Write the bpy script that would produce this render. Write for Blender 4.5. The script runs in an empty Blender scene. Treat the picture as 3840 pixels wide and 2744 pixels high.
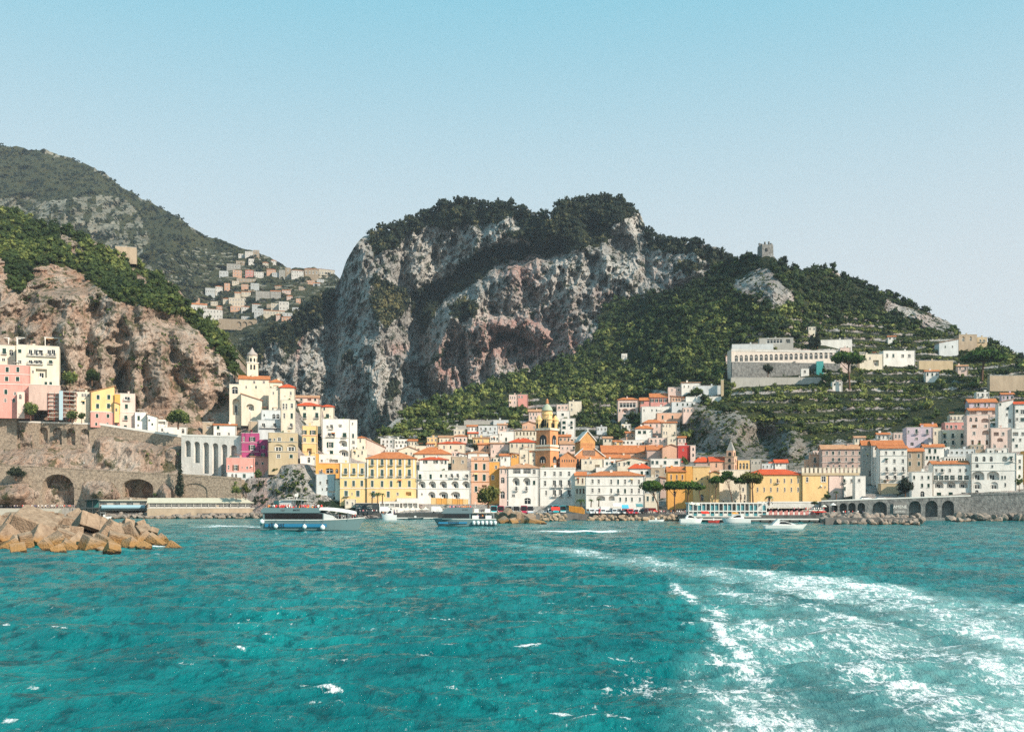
import bpy, math, random
import numpy as np
from mathutils import Vector, Matrix, Euler
from bpy.app import version as _bv

# ---------------------------------------------------------------- camera, light, exposure
SC = bpy.context.scene
COL = SC.collection
F = 3688.0            # focal length in photo pixels (photo is 3840 wide)
CU, HV = 1920.0, 1886.0
CAMZ = 7.0
cam_d = bpy.data.cameras.new('camera'); cam = bpy.data.objects.new('camera', cam_d); COL.objects.link(cam)
cam.location = (0, 0, CAMZ); cam.rotation_euler = (math.radians(90), 0, 0)
cam_d.sensor_width = 36; cam_d.lens = 36 * F / 3840
cam_d.shift_y = (HV - 1372) / 3840
cam_d.clip_start = 0.5; cam_d.clip_end = 60000
SC.camera = cam

SUN_AZ, SUN_EL = math.radians(52), math.radians(33)     # azimuth from straight behind the camera, towards the right
to_sun = Vector((math.sin(SUN_AZ) * math.cos(SUN_EL), -math.cos(SUN_AZ) * math.cos(SUN_EL), math.sin(SUN_EL)))
sd = bpy.data.lights.new('sun', 'SUN'); sd.energy = 5.0; sd.angle = math.radians(0.5); sd.color = (1.0, 0.87, 0.72)
sun = bpy.data.objects.new('sun', sd); COL.objects.link(sun); sun.location = (300, -300, 400)
sun.rotation_euler = (-to_sun).to_track_quat('-Z', 'Y').to_euler()

W = bpy.data.worlds.new('World'); SC.world = W; W.use_nodes = True
wn = W.node_tree; wn.nodes.clear()
sky = wn.nodes.new('ShaderNodeTexSky'); sky.sky_type = 'NISHITA'; sky.sun_disc = False
sky.sun_elevation = SUN_EL
sky.sun_rotation = math.atan2(to_sun.x, to_sun.y)
sky.air_density = 1.35; sky.dust_density = 1.6; sky.ozone_density = 3.0
bg = wn.nodes.new('ShaderNodeBackground'); bg.inputs['Strength'].default_value = 0.10
wo = wn.nodes.new('ShaderNodeOutputWorld')
# the sea haze lightens and greys the low sky all the way round
tc = wn.nodes.new('ShaderNodeTexCoord'); sp = wn.nodes.new('ShaderNodeSeparateXYZ')
mr = wn.nodes.new('ShaderNodeMapRange'); mr.interpolation_type = 'SMOOTHSTEP'
mr.inputs['From Min'].default_value = 0.16; mr.inputs['From Max'].default_value = 0.56
mx = wn.nodes.new('ShaderNodeMix'); mx.data_type = 'RGBA'; mx.blend_type = 'MIX'
gr = wn.nodes.new('ShaderNodeMix'); gr.data_type = 'RGBA'; gr.blend_type = 'MIX'
gr.inputs['A'].default_value = (5.6, 5.95, 6.1, 1); gr.inputs['B'].default_value = (1.25, 4.5, 5.75, 1)
mx.inputs['Factor'].default_value = 0.9
wn.links.new(tc.outputs['Generated'], sp.inputs[0]); wn.links.new(sp.outputs['Z'], mr.inputs['Value'])
wn.links.new(mr.outputs[0], gr.inputs['Factor'])
wn.links.new(sky.outputs[0], mx.inputs['A']); wn.links.new(gr.outputs['Result'], mx.inputs['B'])
wn.links.new(mx.outputs['Result'], bg.inputs['Color']); wn.links.new(bg.outputs[0], wo.inputs['Surface'])

SC.view_settings.view_transform = 'Standard'; SC.view_settings.look = 'None'
SC.view_settings.exposure = 0.45; SC.view_settings.gamma = 1.0; SC.view_settings.use_curve_mapping = False
SC.render.engine = 'CYCLES'
SC.cycles.use_denoising = False
SC.cycles.max_bounces = 4; SC.cycles.diffuse_bounces = 2; SC.cycles.glossy_bounces = 2
SC.cycles.transmission_bounces = 2; SC.cycles.volume_bounces = 0; SC.cycles.transparent_max_bounces = 4
SC.cycles.caustics_reflective = False; SC.cycles.caustics_refractive = False

RNG = np.random.default_rng(7); random.seed(7)
def P(u, v, Y):
    return Vector(((u - CU) / F * Y, Y, CAMZ - (v - HV) / F * Y))
def Zv(v, Y): return CAMZ - (v - HV) / F * Y

# ---------------------------------------------------------------- noise
_perm = np.random.default_rng(3).permutation(256); _perm = np.concatenate([_perm, _perm, _perm])
_grad = np.random.default_rng(4).normal(size=(256, 3)); _grad /= np.linalg.norm(_grad, axis=1)[:, None]
def perlin(x, y, z=0.0):
    x, y, z = np.broadcast_arrays(np.asarray(x, float), np.asarray(y, float), np.asarray(z, float))
    xi, yi, zi = np.floor(x).astype(int), np.floor(y).astype(int), np.floor(z).astype(int)
    xf, yf, zf = x - xi, y - yi, z - zi
    fade = lambda t: t * t * t * (t * (t * 6 - 15) + 10)
    a, b, c = fade(xf), fade(yf), fade(zf)
    xi &= 255; yi &= 255; zi &= 255
    def g(dx, dy, dz):
        h = _perm[_perm[_perm[xi + dx] + yi + dy] + zi + dz]
        q = _grad[h]
        return q[..., 0] * (xf - dx) + q[..., 1] * (yf - dy) + q[..., 2] * (zf - dz)
    l = lambda t, p, q: p + t * (q - p)
    return 1.6 * l(c, l(b, l(a, g(0,0,0), g(1,0,0)), l(a, g(0,1,0), g(1,1,0))),
                   l(b, l(a, g(0,0,1), g(1,0,1)), l(a, g(0,1,1), g(1,1,1))))
def fbm(x, y, z=0.0, o=4):
    s = 0; a = 1; f = 1
    for i in range(o):
        s = s + a * perlin(np.asarray(x) * f + 17 * i, np.asarray(y) * f + 5 * i, np.asarray(z) * f); a *= .5; f *= 2.03
    return s
def ridged(x, y, z=0.0, o=4):
    s = 0; a = 1; f = 1
    for i in range(o):
        s = s + a * (1 - 2 * np.abs(perlin(np.asarray(x) * f + 31 * i, np.asarray(y) * f, np.asarray(z) * f))); a *= .5; f *= 2.1
    return s
def in_poly(u, v, poly):
    inside = np.zeros(u.shape, bool); n = len(poly); j = n - 1
    for i in range(n):
        (xi, yi), (xj, yj) = poly[i], poly[j]
        if yi != yj:
            c = ((yi > v) != (yj > v)) & (u < (xj - xi) * (v - yi) / (yj - yi) + xi)
            inside ^= c
        j = i
    return inside
def line_dist(u, v, line):
    d = np.full(u.shape, 1e9)
    for (x0, y0), (x1, y1) in zip(line[:-1], line[1:]):
        dx, dy = x1 - x0, y1 - y0
        t = np.clip(((u - x0) * dx + (v - y0) * dy) / (dx * dx + dy * dy), 0, 1)
        d = np.minimum(d, np.hypot(u - x0 - t * dx, v - y0 - t * dy))
    return d
def blob(u, v, cu, cv, ru, rv): return np.exp(-(((u - cu) / ru) ** 2 + ((v - cv) / rv) ** 2))

# ---------------------------------------------------------------- materials
def mat(name, color, rough=.8, spec=.3, metal=0., noise=None, bump=None, emit=None, zs=.35):
    """plain procedural material: base colour varied by noise; noise=(scale, amount, dirt_color), bump=(scale, strength)"""
    m = bpy.data.materials.new(name); m.use_nodes = True
    nt = m.node_tree; b = nt.nodes['Principled BSDF']
    c = (*color, 1)
    b.inputs['Base Color'].default_value = c; b.inputs['Roughness'].default_value = rough
    b.inputs['Specular IOR Level'].default_value = spec; b.inputs['Metallic'].default_value = metal
    geo = nt.nodes.new('ShaderNodeNewGeometry')
    if noise:
        sc, am, dc = noise
        n = nt.nodes.new('ShaderNodeTexNoise'); n.inputs['Scale'].default_value = sc; n.inputs['Detail'].default_value = 5; n.inputs['Roughness'].default_value = .65
        mp = nt.nodes.new('ShaderNodeMapping'); mp.inputs['Scale'].default_value = (1, 1, zs)
        nt.links.new(geo.outputs['Position'], mp.inputs[0]); nt.links.new(mp.outputs[0], n.inputs['Vector'])
        r = nt.nodes.new('ShaderNodeMapRange'); r.inputs['From Min'].default_value = .38; r.inputs['From Max'].default_value = .72
        r.inputs['To Max'].default_value = am
        mi = nt.nodes.new('ShaderNodeMix'); mi.data_type = 'RGBA'
        mi.inputs['A'].default_value = c; mi.inputs['B'].default_value = (*dc, 1)
        nt.links.new(n.outputs[0], r.inputs[0]); nt.links.new(r.outputs[0], mi.inputs['Factor'])
        nt.links.new(mi.outputs['Result'], b.inputs['Base Color'])
    if bump:
        n2 = nt.nodes.new('ShaderNodeTexNoise'); n2.inputs['Scale'].default_value = bump[0]; n2.inputs['Detail'].default_value = 4
        nt.links.new(geo.outputs['Position'], n2.inputs['Vector'])
        bp = nt.nodes.new('ShaderNodeBump'); bp.inputs['Strength'].default_value = bump[1]; bp.inputs['Distance'].default_value = .3
        nt.links.new(n2.outputs[0], bp.inputs['Height']); nt.links.new(bp.outputs[0], b.inputs['Normal'])
    if emit:
        b.inputs['Emission Color'].default_value = (*emit, 1); b.inputs['Emission Strength'].default_value = 1
    return m

def node_mix(nt, a, b, fac):
    mi = nt.nodes.new('ShaderNodeMix'); mi.data_type = 'RGBA'
    for s, k in ((a, 'A'), (b, 'B')):
        if isinstance(s, tuple): mi.inputs[k].default_value = (*s, 1)
        else: nt.links.new(s, mi.inputs[k])
    if isinstance(fac, (int, float)): mi.inputs['Factor'].default_value = fac
    else: nt.links.new(fac, mi.inputs['Factor'])
    return mi.outputs['Result']
def node_range(nt, s, a, b, c=0., d=1., smooth=False):
    r = nt.nodes.new('ShaderNodeMapRange')
    if smooth: r.interpolation_type = 'SMOOTHSTEP'
    for k, x in zip(('From Min', 'From Max', 'To Min', 'To Max'), (a, b, c, d)): r.inputs[k].default_value = x
    nt.links.new(s, r.inputs['Value']); return r.outputs[0]
def node_noise(nt, vec, scale, detail=5, rough=.6, kind='noise', stretch=None, dist=0.):
    if stretch:
        mp = nt.nodes.new('ShaderNodeMapping'); mp.inputs['Scale'].default_value = stretch
        nt.links.new(vec, mp.inputs[0]); vec = mp.outputs[0]
    if kind == 'voronoi':
        n = nt.nodes.new('ShaderNodeTexVoronoi'); n.feature = 'DISTANCE_TO_EDGE'; n.inputs['Scale'].default_value = scale
        nt.links.new(vec, n.inputs['Vector']); return n.outputs['Distance']
    n = nt.nodes.new('ShaderNodeTexNoise'); n.inputs['Scale'].default_value = scale
    n.inputs['Detail'].default_value = detail; n.inputs['Roughness'].default_value = rough; n.inputs['Distortion'].default_value = dist
    nt.links.new(vec, n.inputs['Vector']); return n.outputs[0]
def node_attr(nt, name):
    a = nt.nodes.new('ShaderNodeAttribute'); a.attribute_name = name; return a.outputs['Fac']
def node_math(nt, op, a, b=None):
    m = nt.nodes.new('ShaderNodeMath'); m.operation = op
    for i, s in enumerate((a, b)):
        if s is None: continue
        if isinstance(s, (int, float)): m.inputs[i].default_value = s
        else: nt.links.new(s, m.inputs[i])
    return m.outputs[0]

def rock_material(name, light, midc, dark, pinkc, k=1.0, green=(.045, .06, .018)):
    m = bpy.data.materials.new(name); m.use_nodes = True; nt = m.node_tree; b = nt.nodes['Principled BSDF']
    b.inputs['Roughness'].default_value = .95; b.inputs['Specular IOR Level'].default_value = .1
    geo = nt.nodes.new('ShaderNodeNewGeometry'); pos = geo.outputs['Position']
    n1 = node_noise(nt, pos, .035 * k, 6, .62, stretch=(1, 1, .55))
    n2 = node_noise(nt, pos, .16 * k, 7, .72, stretch=(1, 1, .2), dist=.6)
    n3 = node_noise(nt, pos, .75 * k, 5, .7)
    c = node_mix(nt, midc, light, node_range(nt, n1, .4, .62))
    c = node_mix(nt, c, pinkc, node_math(nt, 'MULTIPLY', node_attr(nt, 'pink'), node_range(nt, n2, .36, .56, .15, 1)))
    c = node_mix(nt, c, dark, node_range(nt, n2, .55, .65, 0, .8))
    c = node_mix(nt, c, light, node_range(nt, n3, .56, .7, 0, .55))
    c = node_mix(nt, c, dark, node_range(nt, n3, .44, .35, 0, .9))
    # small plants in the joints
    g = node_noise(nt, pos, .12 * k, 6, .75)
    c = node_mix(nt, c, green, node_math(nt, 'MULTIPLY', node_range(nt, g, .53, .57), node_attr(nt, 'scrub')))
    c = node_mix(nt, c, node_mix(nt, green, (.1, .09, .035), node_range(nt, n3, .45, .7)), node_range(nt, node_attr(nt, 'veg'), .35, .6))
    nt.links.new(c, b.inputs['Base Color'])
    h = node_math(nt, 'ADD', node_math(nt, 'MULTIPLY', n2, 2.2), n3)
    bp = nt.nodes.new('ShaderNodeBump'); bp.inputs['Strength'].default_value = .9; bp.inputs['Distance'].default_value = 1.6 / k
    nt.links.new(h, bp.inputs['Height']); nt.links.new(bp.outputs[0], b.inputs['Normal'])
    return m

# ---------------------------------------------------------------- object helpers
def tag(o, label=None, cat=None, group=None, kind=None):
    if label: o['label'] = label
    if cat: o['category'] = cat
    if group: o['group'] = group
    if kind: o['kind'] = kind
    return o
def mesh_obj(name, verts, faces, mats, parent=None, mi=None, smooth=False, loc=None):
    me = bpy.data.meshes.new(name); me.from_pydata([tuple(v) for v in verts], [], faces)
    for m in (mats if isinstance(mats, (list, tuple)) else [mats]): me.materials.append(m)
    if mi is not None: me.polygons.foreach_set('material_index', np.asarray(mi, dtype=np.int32))
    if smooth: me.polygons.foreach_set('use_smooth', np.ones(len(me.polygons), bool))
    me.update()
    o = bpy.data.objects.new(name, me); COL.objects.link(o)
    if loc is not None: o.location = loc
    if parent: o.parent = parent
    return o
def np_mesh(name, V, T, mats, attrs=None, quads=False, mi=None, smooth=False, parent=None):
    """big mesh straight from numpy arrays (all faces with the same corner count)"""
    k = T.shape[1]; me = bpy.data.meshes.new(name)
    me.vertices.add(len(V)); me.vertices.foreach_set('co', V.astype(np.float32).ravel())
    me.loops.add(T.size); me.loops.foreach_set('vertex_index', T.astype(np.int32).ravel())
    me.polygons.add(len(T)); me.polygons.foreach_set('loop_start', np.arange(0, T.size, k, dtype=np.int32))
    me.polygons.foreach_set('loop_total', np.full(len(T), k, dtype=np.int32))
    for m in (mats if isinstance(mats, (list, tuple)) else [mats]): me.materials.append(m)
    if mi is not None: me.polygons.foreach_set('material_index', np.asarray(mi, dtype=np.int32))
    me.polygons.foreach_set('use_smooth', np.full(len(T), bool(smooth)))
    for an, av in (attrs or {}).items():
        a = me.attributes.new(an, 'FLOAT', 'POINT'); a.data.foreach_set('value', np.asarray(av, dtype=np.float32).ravel())
    me.update(calc_edges=True); me.validate()
    o = bpy.data.objects.new(name, me); COL.objects.link(o)
    if parent: o.parent = parent
    return o
def grid_faces(nr, nc):
    i = np.arange(nr - 1)[:, None] * nc + np.arange(nc - 1)[None, :]
    return np.stack([i, i + 1, i + nc + 1, i + nc], -1).reshape(-1, 4)
def empty(name, loc, rz=0., parent=None):
    o = bpy.data.objects.new(name, None); o.location = loc; o.rotation_euler = (0, 0, rz); COL.objects.link(o)
    o.empty_display_size = .5
    if parent: o.parent = parent
    return o
def copy_tree(o, parent=None):
    c = o.copy(); COL.objects.link(c)
    if parent: c.parent = parent
    for ch in list(o.children): copy_tree(ch, c)
    return c
class MB:
    """collects boxes, prisms, tubes, lathes; build() links them as one object"""
    def __init__(s): s.v = []; s.f = []; s.m = []
    def add(s, vs, fs, m=0):
        n = len(s.v); s.v += [tuple(x) for x in vs]; s.f += [tuple(i + n for i in f) for f in fs]; s.m += [m] * len(fs); return s
    def box(s, x0, x1, y0, y1, z0, z1, m=0):
        return s.add([(x0,y0,z0),(x1,y0,z0),(x1,y1,z0),(x0,y1,z0),(x0,y0,z1),(x1,y0,z1),(x1,y1,z1),(x0,y1,z1)],
                     [(0,3,2,1),(4,5,6,7),(0,1,5,4),(1,2,6,5),(2,3,7,6),(3,0,4,7)], m)
    def prism(s, pts, y0, y1, m=0):       # polygon in xz extruded along y
        n = len(pts); vs = [(x, y0, z) for x, z in pts] + [(x, y1, z) for x, z in pts]
        return s.add(vs, [tuple(range(n)), tuple(range(2 * n - 1, n - 1, -1))] + [(i, i + n, (i + 1) % n + n, (i + 1) % n) for i in range(n)], m)
    def slab(s, pts, z0, z1, m=0):        # polygon in xy extruded along z
        n = len(pts); vs = [(x, y, z0) for x, y in pts] + [(x, y, z1) for x, y in pts]
        return s.add(vs, [tuple(range(n - 1, -1, -1)), tuple(range(n, 2 * n))] + [(i, (i + 1) % n, (i + 1) % n + n, i + n) for i in range(n)], m)
    def tube(s, a, b, r0, r1=None, n=6, m=0):
        a, b = Vector(a), Vector(b); r1 = r0 if r1 is None else r1
        d = (b - a).normalized(); x = d.orthogonal().normalized(); y = d.cross(x)
        vs = []
        for p, r in ((a, r0), (b, r1)):
            for i in range(n):
                t = 2 * math.pi * i / n; vs.append(p + x * (r * math.cos(t)) + y * (r * math.sin(t)))
        return s.add(vs, [(i, (i + 1) % n, (i + 1) % n + n, i + n) for i in range(n)] + [tuple(range(n - 1, -1, -1)), tuple(range(n, 2 * n))], m)
    def lathe(s, prof, c=(0, 0, 0), n=12, m=0, rot=0.):
        vs = []; k = len(prof)
        for r, z in prof:
            for i in range(n):
                t = 2 * math.pi * i / n + rot; vs.append((c[0] + r * math.cos(t), c[1] + r * math.sin(t), c[2] + z))
        fs = [(j * n + i, j * n + (i + 1) % n, (j + 1) * n + (i + 1) % n, (j + 1) * n + i) for j in range(k - 1) for i in range(n)]
        fs += [tuple(range(n - 1, -1, -1)), tuple(range((k - 1) * n, k * n))]
        return s.add(vs, fs, m)
    def build(s, name, mats, parent=None, loc=None, smooth=False, rz=None):
        o = mesh_obj(name, s.v, s.f, mats, parent, s.m, smooth, loc)
        if rz is not None: o.rotation_euler = (0, 0, rz)
        return o
    def mesh(s, name, mats, smooth=False):
        me = bpy.data.meshes.new(name); me.from_pydata(s.v, [], s.f)
        for m in (mats if isinstance(mats, (list, tuple)) else [mats]): me.materials.append(m)
        me.polygons.foreach_set('material_index', np.asarray(s.m, dtype=np.int32))
        if smooth: me.polygons.foreach_set('use_smooth', np.ones(len(me.polygons), bool))
        me.update(); return me
def inst(name, me, parent=None, loc=(0, 0, 0), scale=None, rz=0.):
    o = bpy.data.objects.new(name, me); COL.objects.link(o); o.location = loc
    if scale: o.scale = scale
    if rz: o.rotation_euler = (0, 0, rz)
    if parent: o.parent = parent
    return o
# ================================================================ TERRAIN
def interp(pts):
    a = np.array(pts, float); return lambda u: np.interp(u, a[:, 0], a[:, 1])
FAR_TOP = interp([(-600,560),(0,546),(69,549),(126,563),(172,560),(246,586),(309,609),(389,649),(458,700),(515,735),(601,781),(664,809),(710,849),(767,884),(848,907),(916,935),(962,941),(1008,958),(1042,987),(1088,1004),(1180,1004),(1254,1027),(1271,1038),(1400,1080),(1500,1100)])
MTN_TOP = interp([(840,1480),(868,1400),(884,1335),(907,1300),(936,1277),(965,1257),(1007,1237),(1050,1217),(1093,1203),(1107,1174),(1122,1157),(1165,1132),(1193,1112),(1222,1094),(1253,1086),(1281,1025),(1300,974),(1325,930),(1364,888),(1395,876),(1415,862),(1459,862),(1485,850),(1517,845),(1529,828),(1574,820),(1600,805),(1638,790),(1663,768),(1753,762),(1816,775),(1848,783),(1868,775),(1919,775),(1938,790),(1982,785),(2014,812),(2046,815),(2062,822),(2072,785),(2123,772),(2212,755),(2289,750),(2327,765),(2371,775),(2397,796),(2419,840),(2422,866),(2463,910),(2503,915),(2557,918),(2591,916),(2652,918),(2693,935),(2720,968),(2760,1000),(2830,1040),(2900,1090)])
FRONT_TOP = interp([(-500,800),(0,790),(69,792),(126,822),(172,852),(195,838),(246,854),(321,888),(395,922),(430,958),(510,988),(550,1010),(601,1035),(659,1065),(676,1108),(699,1148),(745,1182),(802,1212),(836,1245),(868,1296),(878,1330),(884,1390),(905,1425),(1060,1450),(1110,1500),(1200,1540),(1260,1560),(1345,1640),(1395,1657),(1450,1600),(1529,1536),(1638,1485),(1727,1472),(1816,1434),(1925,1395),(1995,1395),(2084,1363),(2148,1325),(2212,1287),(2246,1242),(2250,1178),(2262,1150),(2308,1125),(2450,1112),(2560,1085),(2640,1040),(2700,1000),(2733,982),(2774,972),(2815,962),(2842,955),(2896,955),(2937,1000),(2984,1012),(3011,1022),(3059,1018),(3086,1008),(3130,1010),(3167,1042),(3248,1067),(3282,1088),(3343,1106),(3384,1129),(3452,1160),(3519,1187),(3574,1220),(3591,1250),(3600,1272),(3628,1276),(3700,1284),(3723,1292),(3757,1314),(3811,1320),(3840,1352),(4000,1420),(4400,1560)])
_FC = [(-500,[(780,780),(900,620),(1010,548),(1300,524),(1560,513),(1590,503),(1678,502),(1704,492),(1740,487),(1745,481),(1905,479),(1960,462)]),
       (0,[(780,780),(900,620),(1010,546),(1300,524),(1560,513),(1590,503),(1678,502),(1704,492),(1738,487),(1746,481),(1905,479),(1960,462)]),
       (350,[(880,675),(1010,615),(1110,552),(1300,530),(1560,518),(1592,503),(1678,502),(1704,492),(1756,488),(1764,481),(1905,479),(1960,462)]),
       (375,[(890,680),(1010,618),(1110,550),(1300,530),(1560,519),(1598,505),(1632,502),(1656,491),(1758,487),(1766,481),(1905,479),(1960,462)]),
       (560,[(1000,690),(1060,630),(1130,555),(1300,535),(1560,522),(1618,507),(1655,503),(1682,492),(1768,488),(1776,481),(1905,477),(1960,462)]),
       (850,[(1200,650),(1240,575),(1300,566),(1500,545),(1640,512),(1700,500),(1786,490),(1794,476),(1905,466),(1960,462)]),
       (1100,[(1300,560),(1450,530),(1500,515),(1600,497),(1735,478),(1742,466),(1880,455),(1960,448)]),
       (1400,[(1560,700),(1640,590),(1700,545),(1800,490),(1860,462),(1920,448),(1960,442)]),
       (1900,[(1300,1000),(1390,880),(1500,740),(1600,640),(1700,560),(1800,500),(1920,445),(1960,430)]),
       (2300,[(1080,1040),(1300,880),(1500,720),(1600,650),(1700,575),(1800,505),(1920,440),(1960,425)]),
       (2600,[(1000,930),(1300,740),(1450,640),(1540,590),(1690,566),(1740,515),(1800,480),(1920,425),(1960,415)]),
       (2900,[(950,830),(1150,745),(1300,700),(1400,650),(1480,600),(1600,556),(1720,530),(1800,480),(1920,415),(1960,405)]),
       (3300,[(1050,880),(1300,720),(1400,650),(1600,545),(1700,485),(1870,418),(1920,408),(1960,400)]),
       (3840,[(1200,900),(1300,740),(1450,600),(1600,510),(1700,462),(1850,402),(1875,390),(1960,384)]),
       (4400,[(1200,920),(1500,640),(1600,540),(1700,480),(1870,400),(1960,390)])]
_VS = np.arange(500, 2001, 5.0)
_FT = np.array([np.interp(_VS, [p[0] for p in c[1]], [p[1] for p in c[1]]) for c in _FC]); _FU = np.array([c[0] for c in _FC], float)
def YF(u, v):
    u = np.asarray(u, float); v = np.asarray(v, float)
    k = np.clip(np.searchsorted(_FU, u) - 1, 0, len(_FU) - 2); t = np.clip((u - _FU[k]) / (_FU[k + 1] - _FU[k]), 0, 1)
    t = t * t * (3 - 2 * t) * .5 + t * .5
    vi = np.clip((v - 500) / 5, 0, len(_VS) - 1.001); j = vi.astype(int); w = vi - j
    a = _FT[k, j] * (1 - w) + _FT[k, j + 1] * w; b = _FT[k + 1, j] * (1 - w) + _FT[k + 1, j + 1] * w
    return a * (1 - t) + b * t

def sheet(name, us, top, bot, rows, Yfun, attrf, m, jag=6, label=None, back=260):
    us = np.asarray(us, float); nc = len(us)
    tv = top(us) + jag * fbm(us / 33., 0.5, o=4)
    t = np.linspace(0, 1, rows)[:, None]
    V = tv[None, :] * (1 - t) + bot(us)[None, :] * t; U = np.broadcast_to(us[None, :], V.shape)
    Y = Yfun(U, V)
    X = (U - CU) / F * Y; Z = CAMZ - (V - HV) / F * Y
    at = attrf(U, V, X, Z)
    ex = []
    for dy, dz in ((back * 1.6, None), (back * .7, -.5), (back * .25, -.12)):   # the far side falls away behind the ridge
        zz = np.full(nc, -3.) if dz is None else Z[0] * (1 + dz)
        ex.append(np.stack([X[0], Y[0] + dy, zz], -1))
    G = np.concatenate([np.stack(ex, 0), np.stack([X, Y, Z], -1)], 0)
    A = {k: np.concatenate([np.repeat(a[:1], 3, 0), a], 0) for k, a in at.items()}
    o = np_mesh(name, G.reshape(-1, 3), grid_faces(rows + 3, nc)[:, ::-1], m, A, smooth=False)
    o['kind'] = 'structure'
    return dict(U=U, V=V, X=X, Y=Y, Z=Z, at=at, o=o)

# ---- front land: left headland, town slope, right terraced hill
F_VEG = [
 [(-500,760),(0,770),(200,820),(430,950),(600,1020),(680,1110),(800,1200),(870,1300),(884,1400),(905,1430),(870,1400),(840,1350),(800,1300),(740,1240),(680,1190),(600,1165),(520,1140),(460,1130),(420,1130),(380,1090),(330,1040),(260,1005),(200,990),(130,1000),(100,1060),(70,1100),(30,1080),(20,980),(0,960),(-500,960)],
 [(1340,1640),(1500,1540),(1700,1470),(1950,1390),(2150,1320),(2250,1240),(2250,1120),(2330,1075),(2560,1040),(2700,985),(2830,950),(2900,960),(3090,1005),(3200,1050),(3390,1130),(3590,1230),(3720,1290),(3860,1350),(4400,1560),(4400,1700),(3840,1560),(3600,1500),(3400,1600),(3250,1650),(3000,1640),(2900,1560),(2700,1540),(2600,1500),(2400,1450),(2250,1500),(2100,1560),(1900,1640),(1600,1680),(1400,1680)],
 [(1900,1640),(2100,1540),(2400,1440),(2460,1500),(2420,1560),(2470,1640),(2300,1700),(2000,1700)], [(2740,1560),(2900,1570),(3080,1640),(3090,1700),(2990,1730),(2900,1690),(2820,1720),(2740,1690),(2760,1620)], [(2560,1640),(2700,1650),(2720,1740),(2560,1740)],
 [(3300,1600),(3460,1500),(3640,1470),(3700,1500),(3600,1600),(3400,1660)],
]
F_ROCK = [
 [(2742,1095),(2750,1050),(2800,1030),(2850,1000),(2880,1010),(2930,1060),(2975,1100),(2980,1130),(2930,1165),(2900,1172),(2870,1140),(2830,1120),(2780,1115)],
 [(2580,1520),(2680,1535),(2760,1560),(2900,1590),(3080,1640),(3080,1740),(2580,1740)],
 [(3310,1120),(3400,1150),(3560,1215),(3585,1255),(3480,1240),(3400,1215),(3330,1170)],
 [(1380,1600),(1500,1560),(1560,1600),(1450,1660)],
 [(225,870),(300,920),(330,960),(280,955),(220,905)],[(490,1000),(560,1060),(600,1110),(560,1105),(510,1060)],
]
def warp(U, V, a=16, s=45.):
    return U + a * fbm(U / s, V / s, 1.3, o=4), V + a * fbm(U / s, V / s, 7.7, o=4)
def terr_mask(U, V):
    wu, wv = warp(U, V, 14, 60.)
    return (in_poly(wu, wv, [(2700,1300),(2780,1220),(2980,1160),(3330,1170),(3560,1265),(3900,1390),(4300,1560),(4300,1640),(3840,1500),(3480,1490),(3300,1640),(3050,1650),(2750,1540),(2720,1400)])
            | in_poly(wu, wv, [(1420,1640),(1560,1570),(2060,1470),(2330,1500),(2400,1600),(2300,1690),(1900,1650)]))
def terr_ph(X, Z): return (Z / 7.5 + .35 * fbm(X / 60., Z / 200., 3., o=2)) % 1.0
def front_attr(U, V, X, Z):
    wu, wv = warp(U, V, 11, 40.)
    veg = np.zeros(U.shape)
    for p in F_VEG: veg[in_poly(wu, wv, p)] = 1
    for p in F_ROCK: veg[in_poly(wu, wv, p)] = 0
    tm = terr_mask(U, V); ph = terr_ph(X, Z)
    veg[tm & (ph > .14) & (ph < .44) & (fbm(X / 30., Z / 9., 4., o=2) > -.35)] = 0; veg[tm & ((ph >= .44) | (ph <= .14))] = 1
    scr = np.where(U < 900, .75, 1.) * np.ones(U.shape)
    pink = .5 + .5 * fbm(U / 90., V / 120., 3.1, o=3) - .3 * (U > 1000)
    pink = np.clip(pink, 0, 1)
    return dict(veg=veg, pink=pink, scrub=scr)
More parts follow.
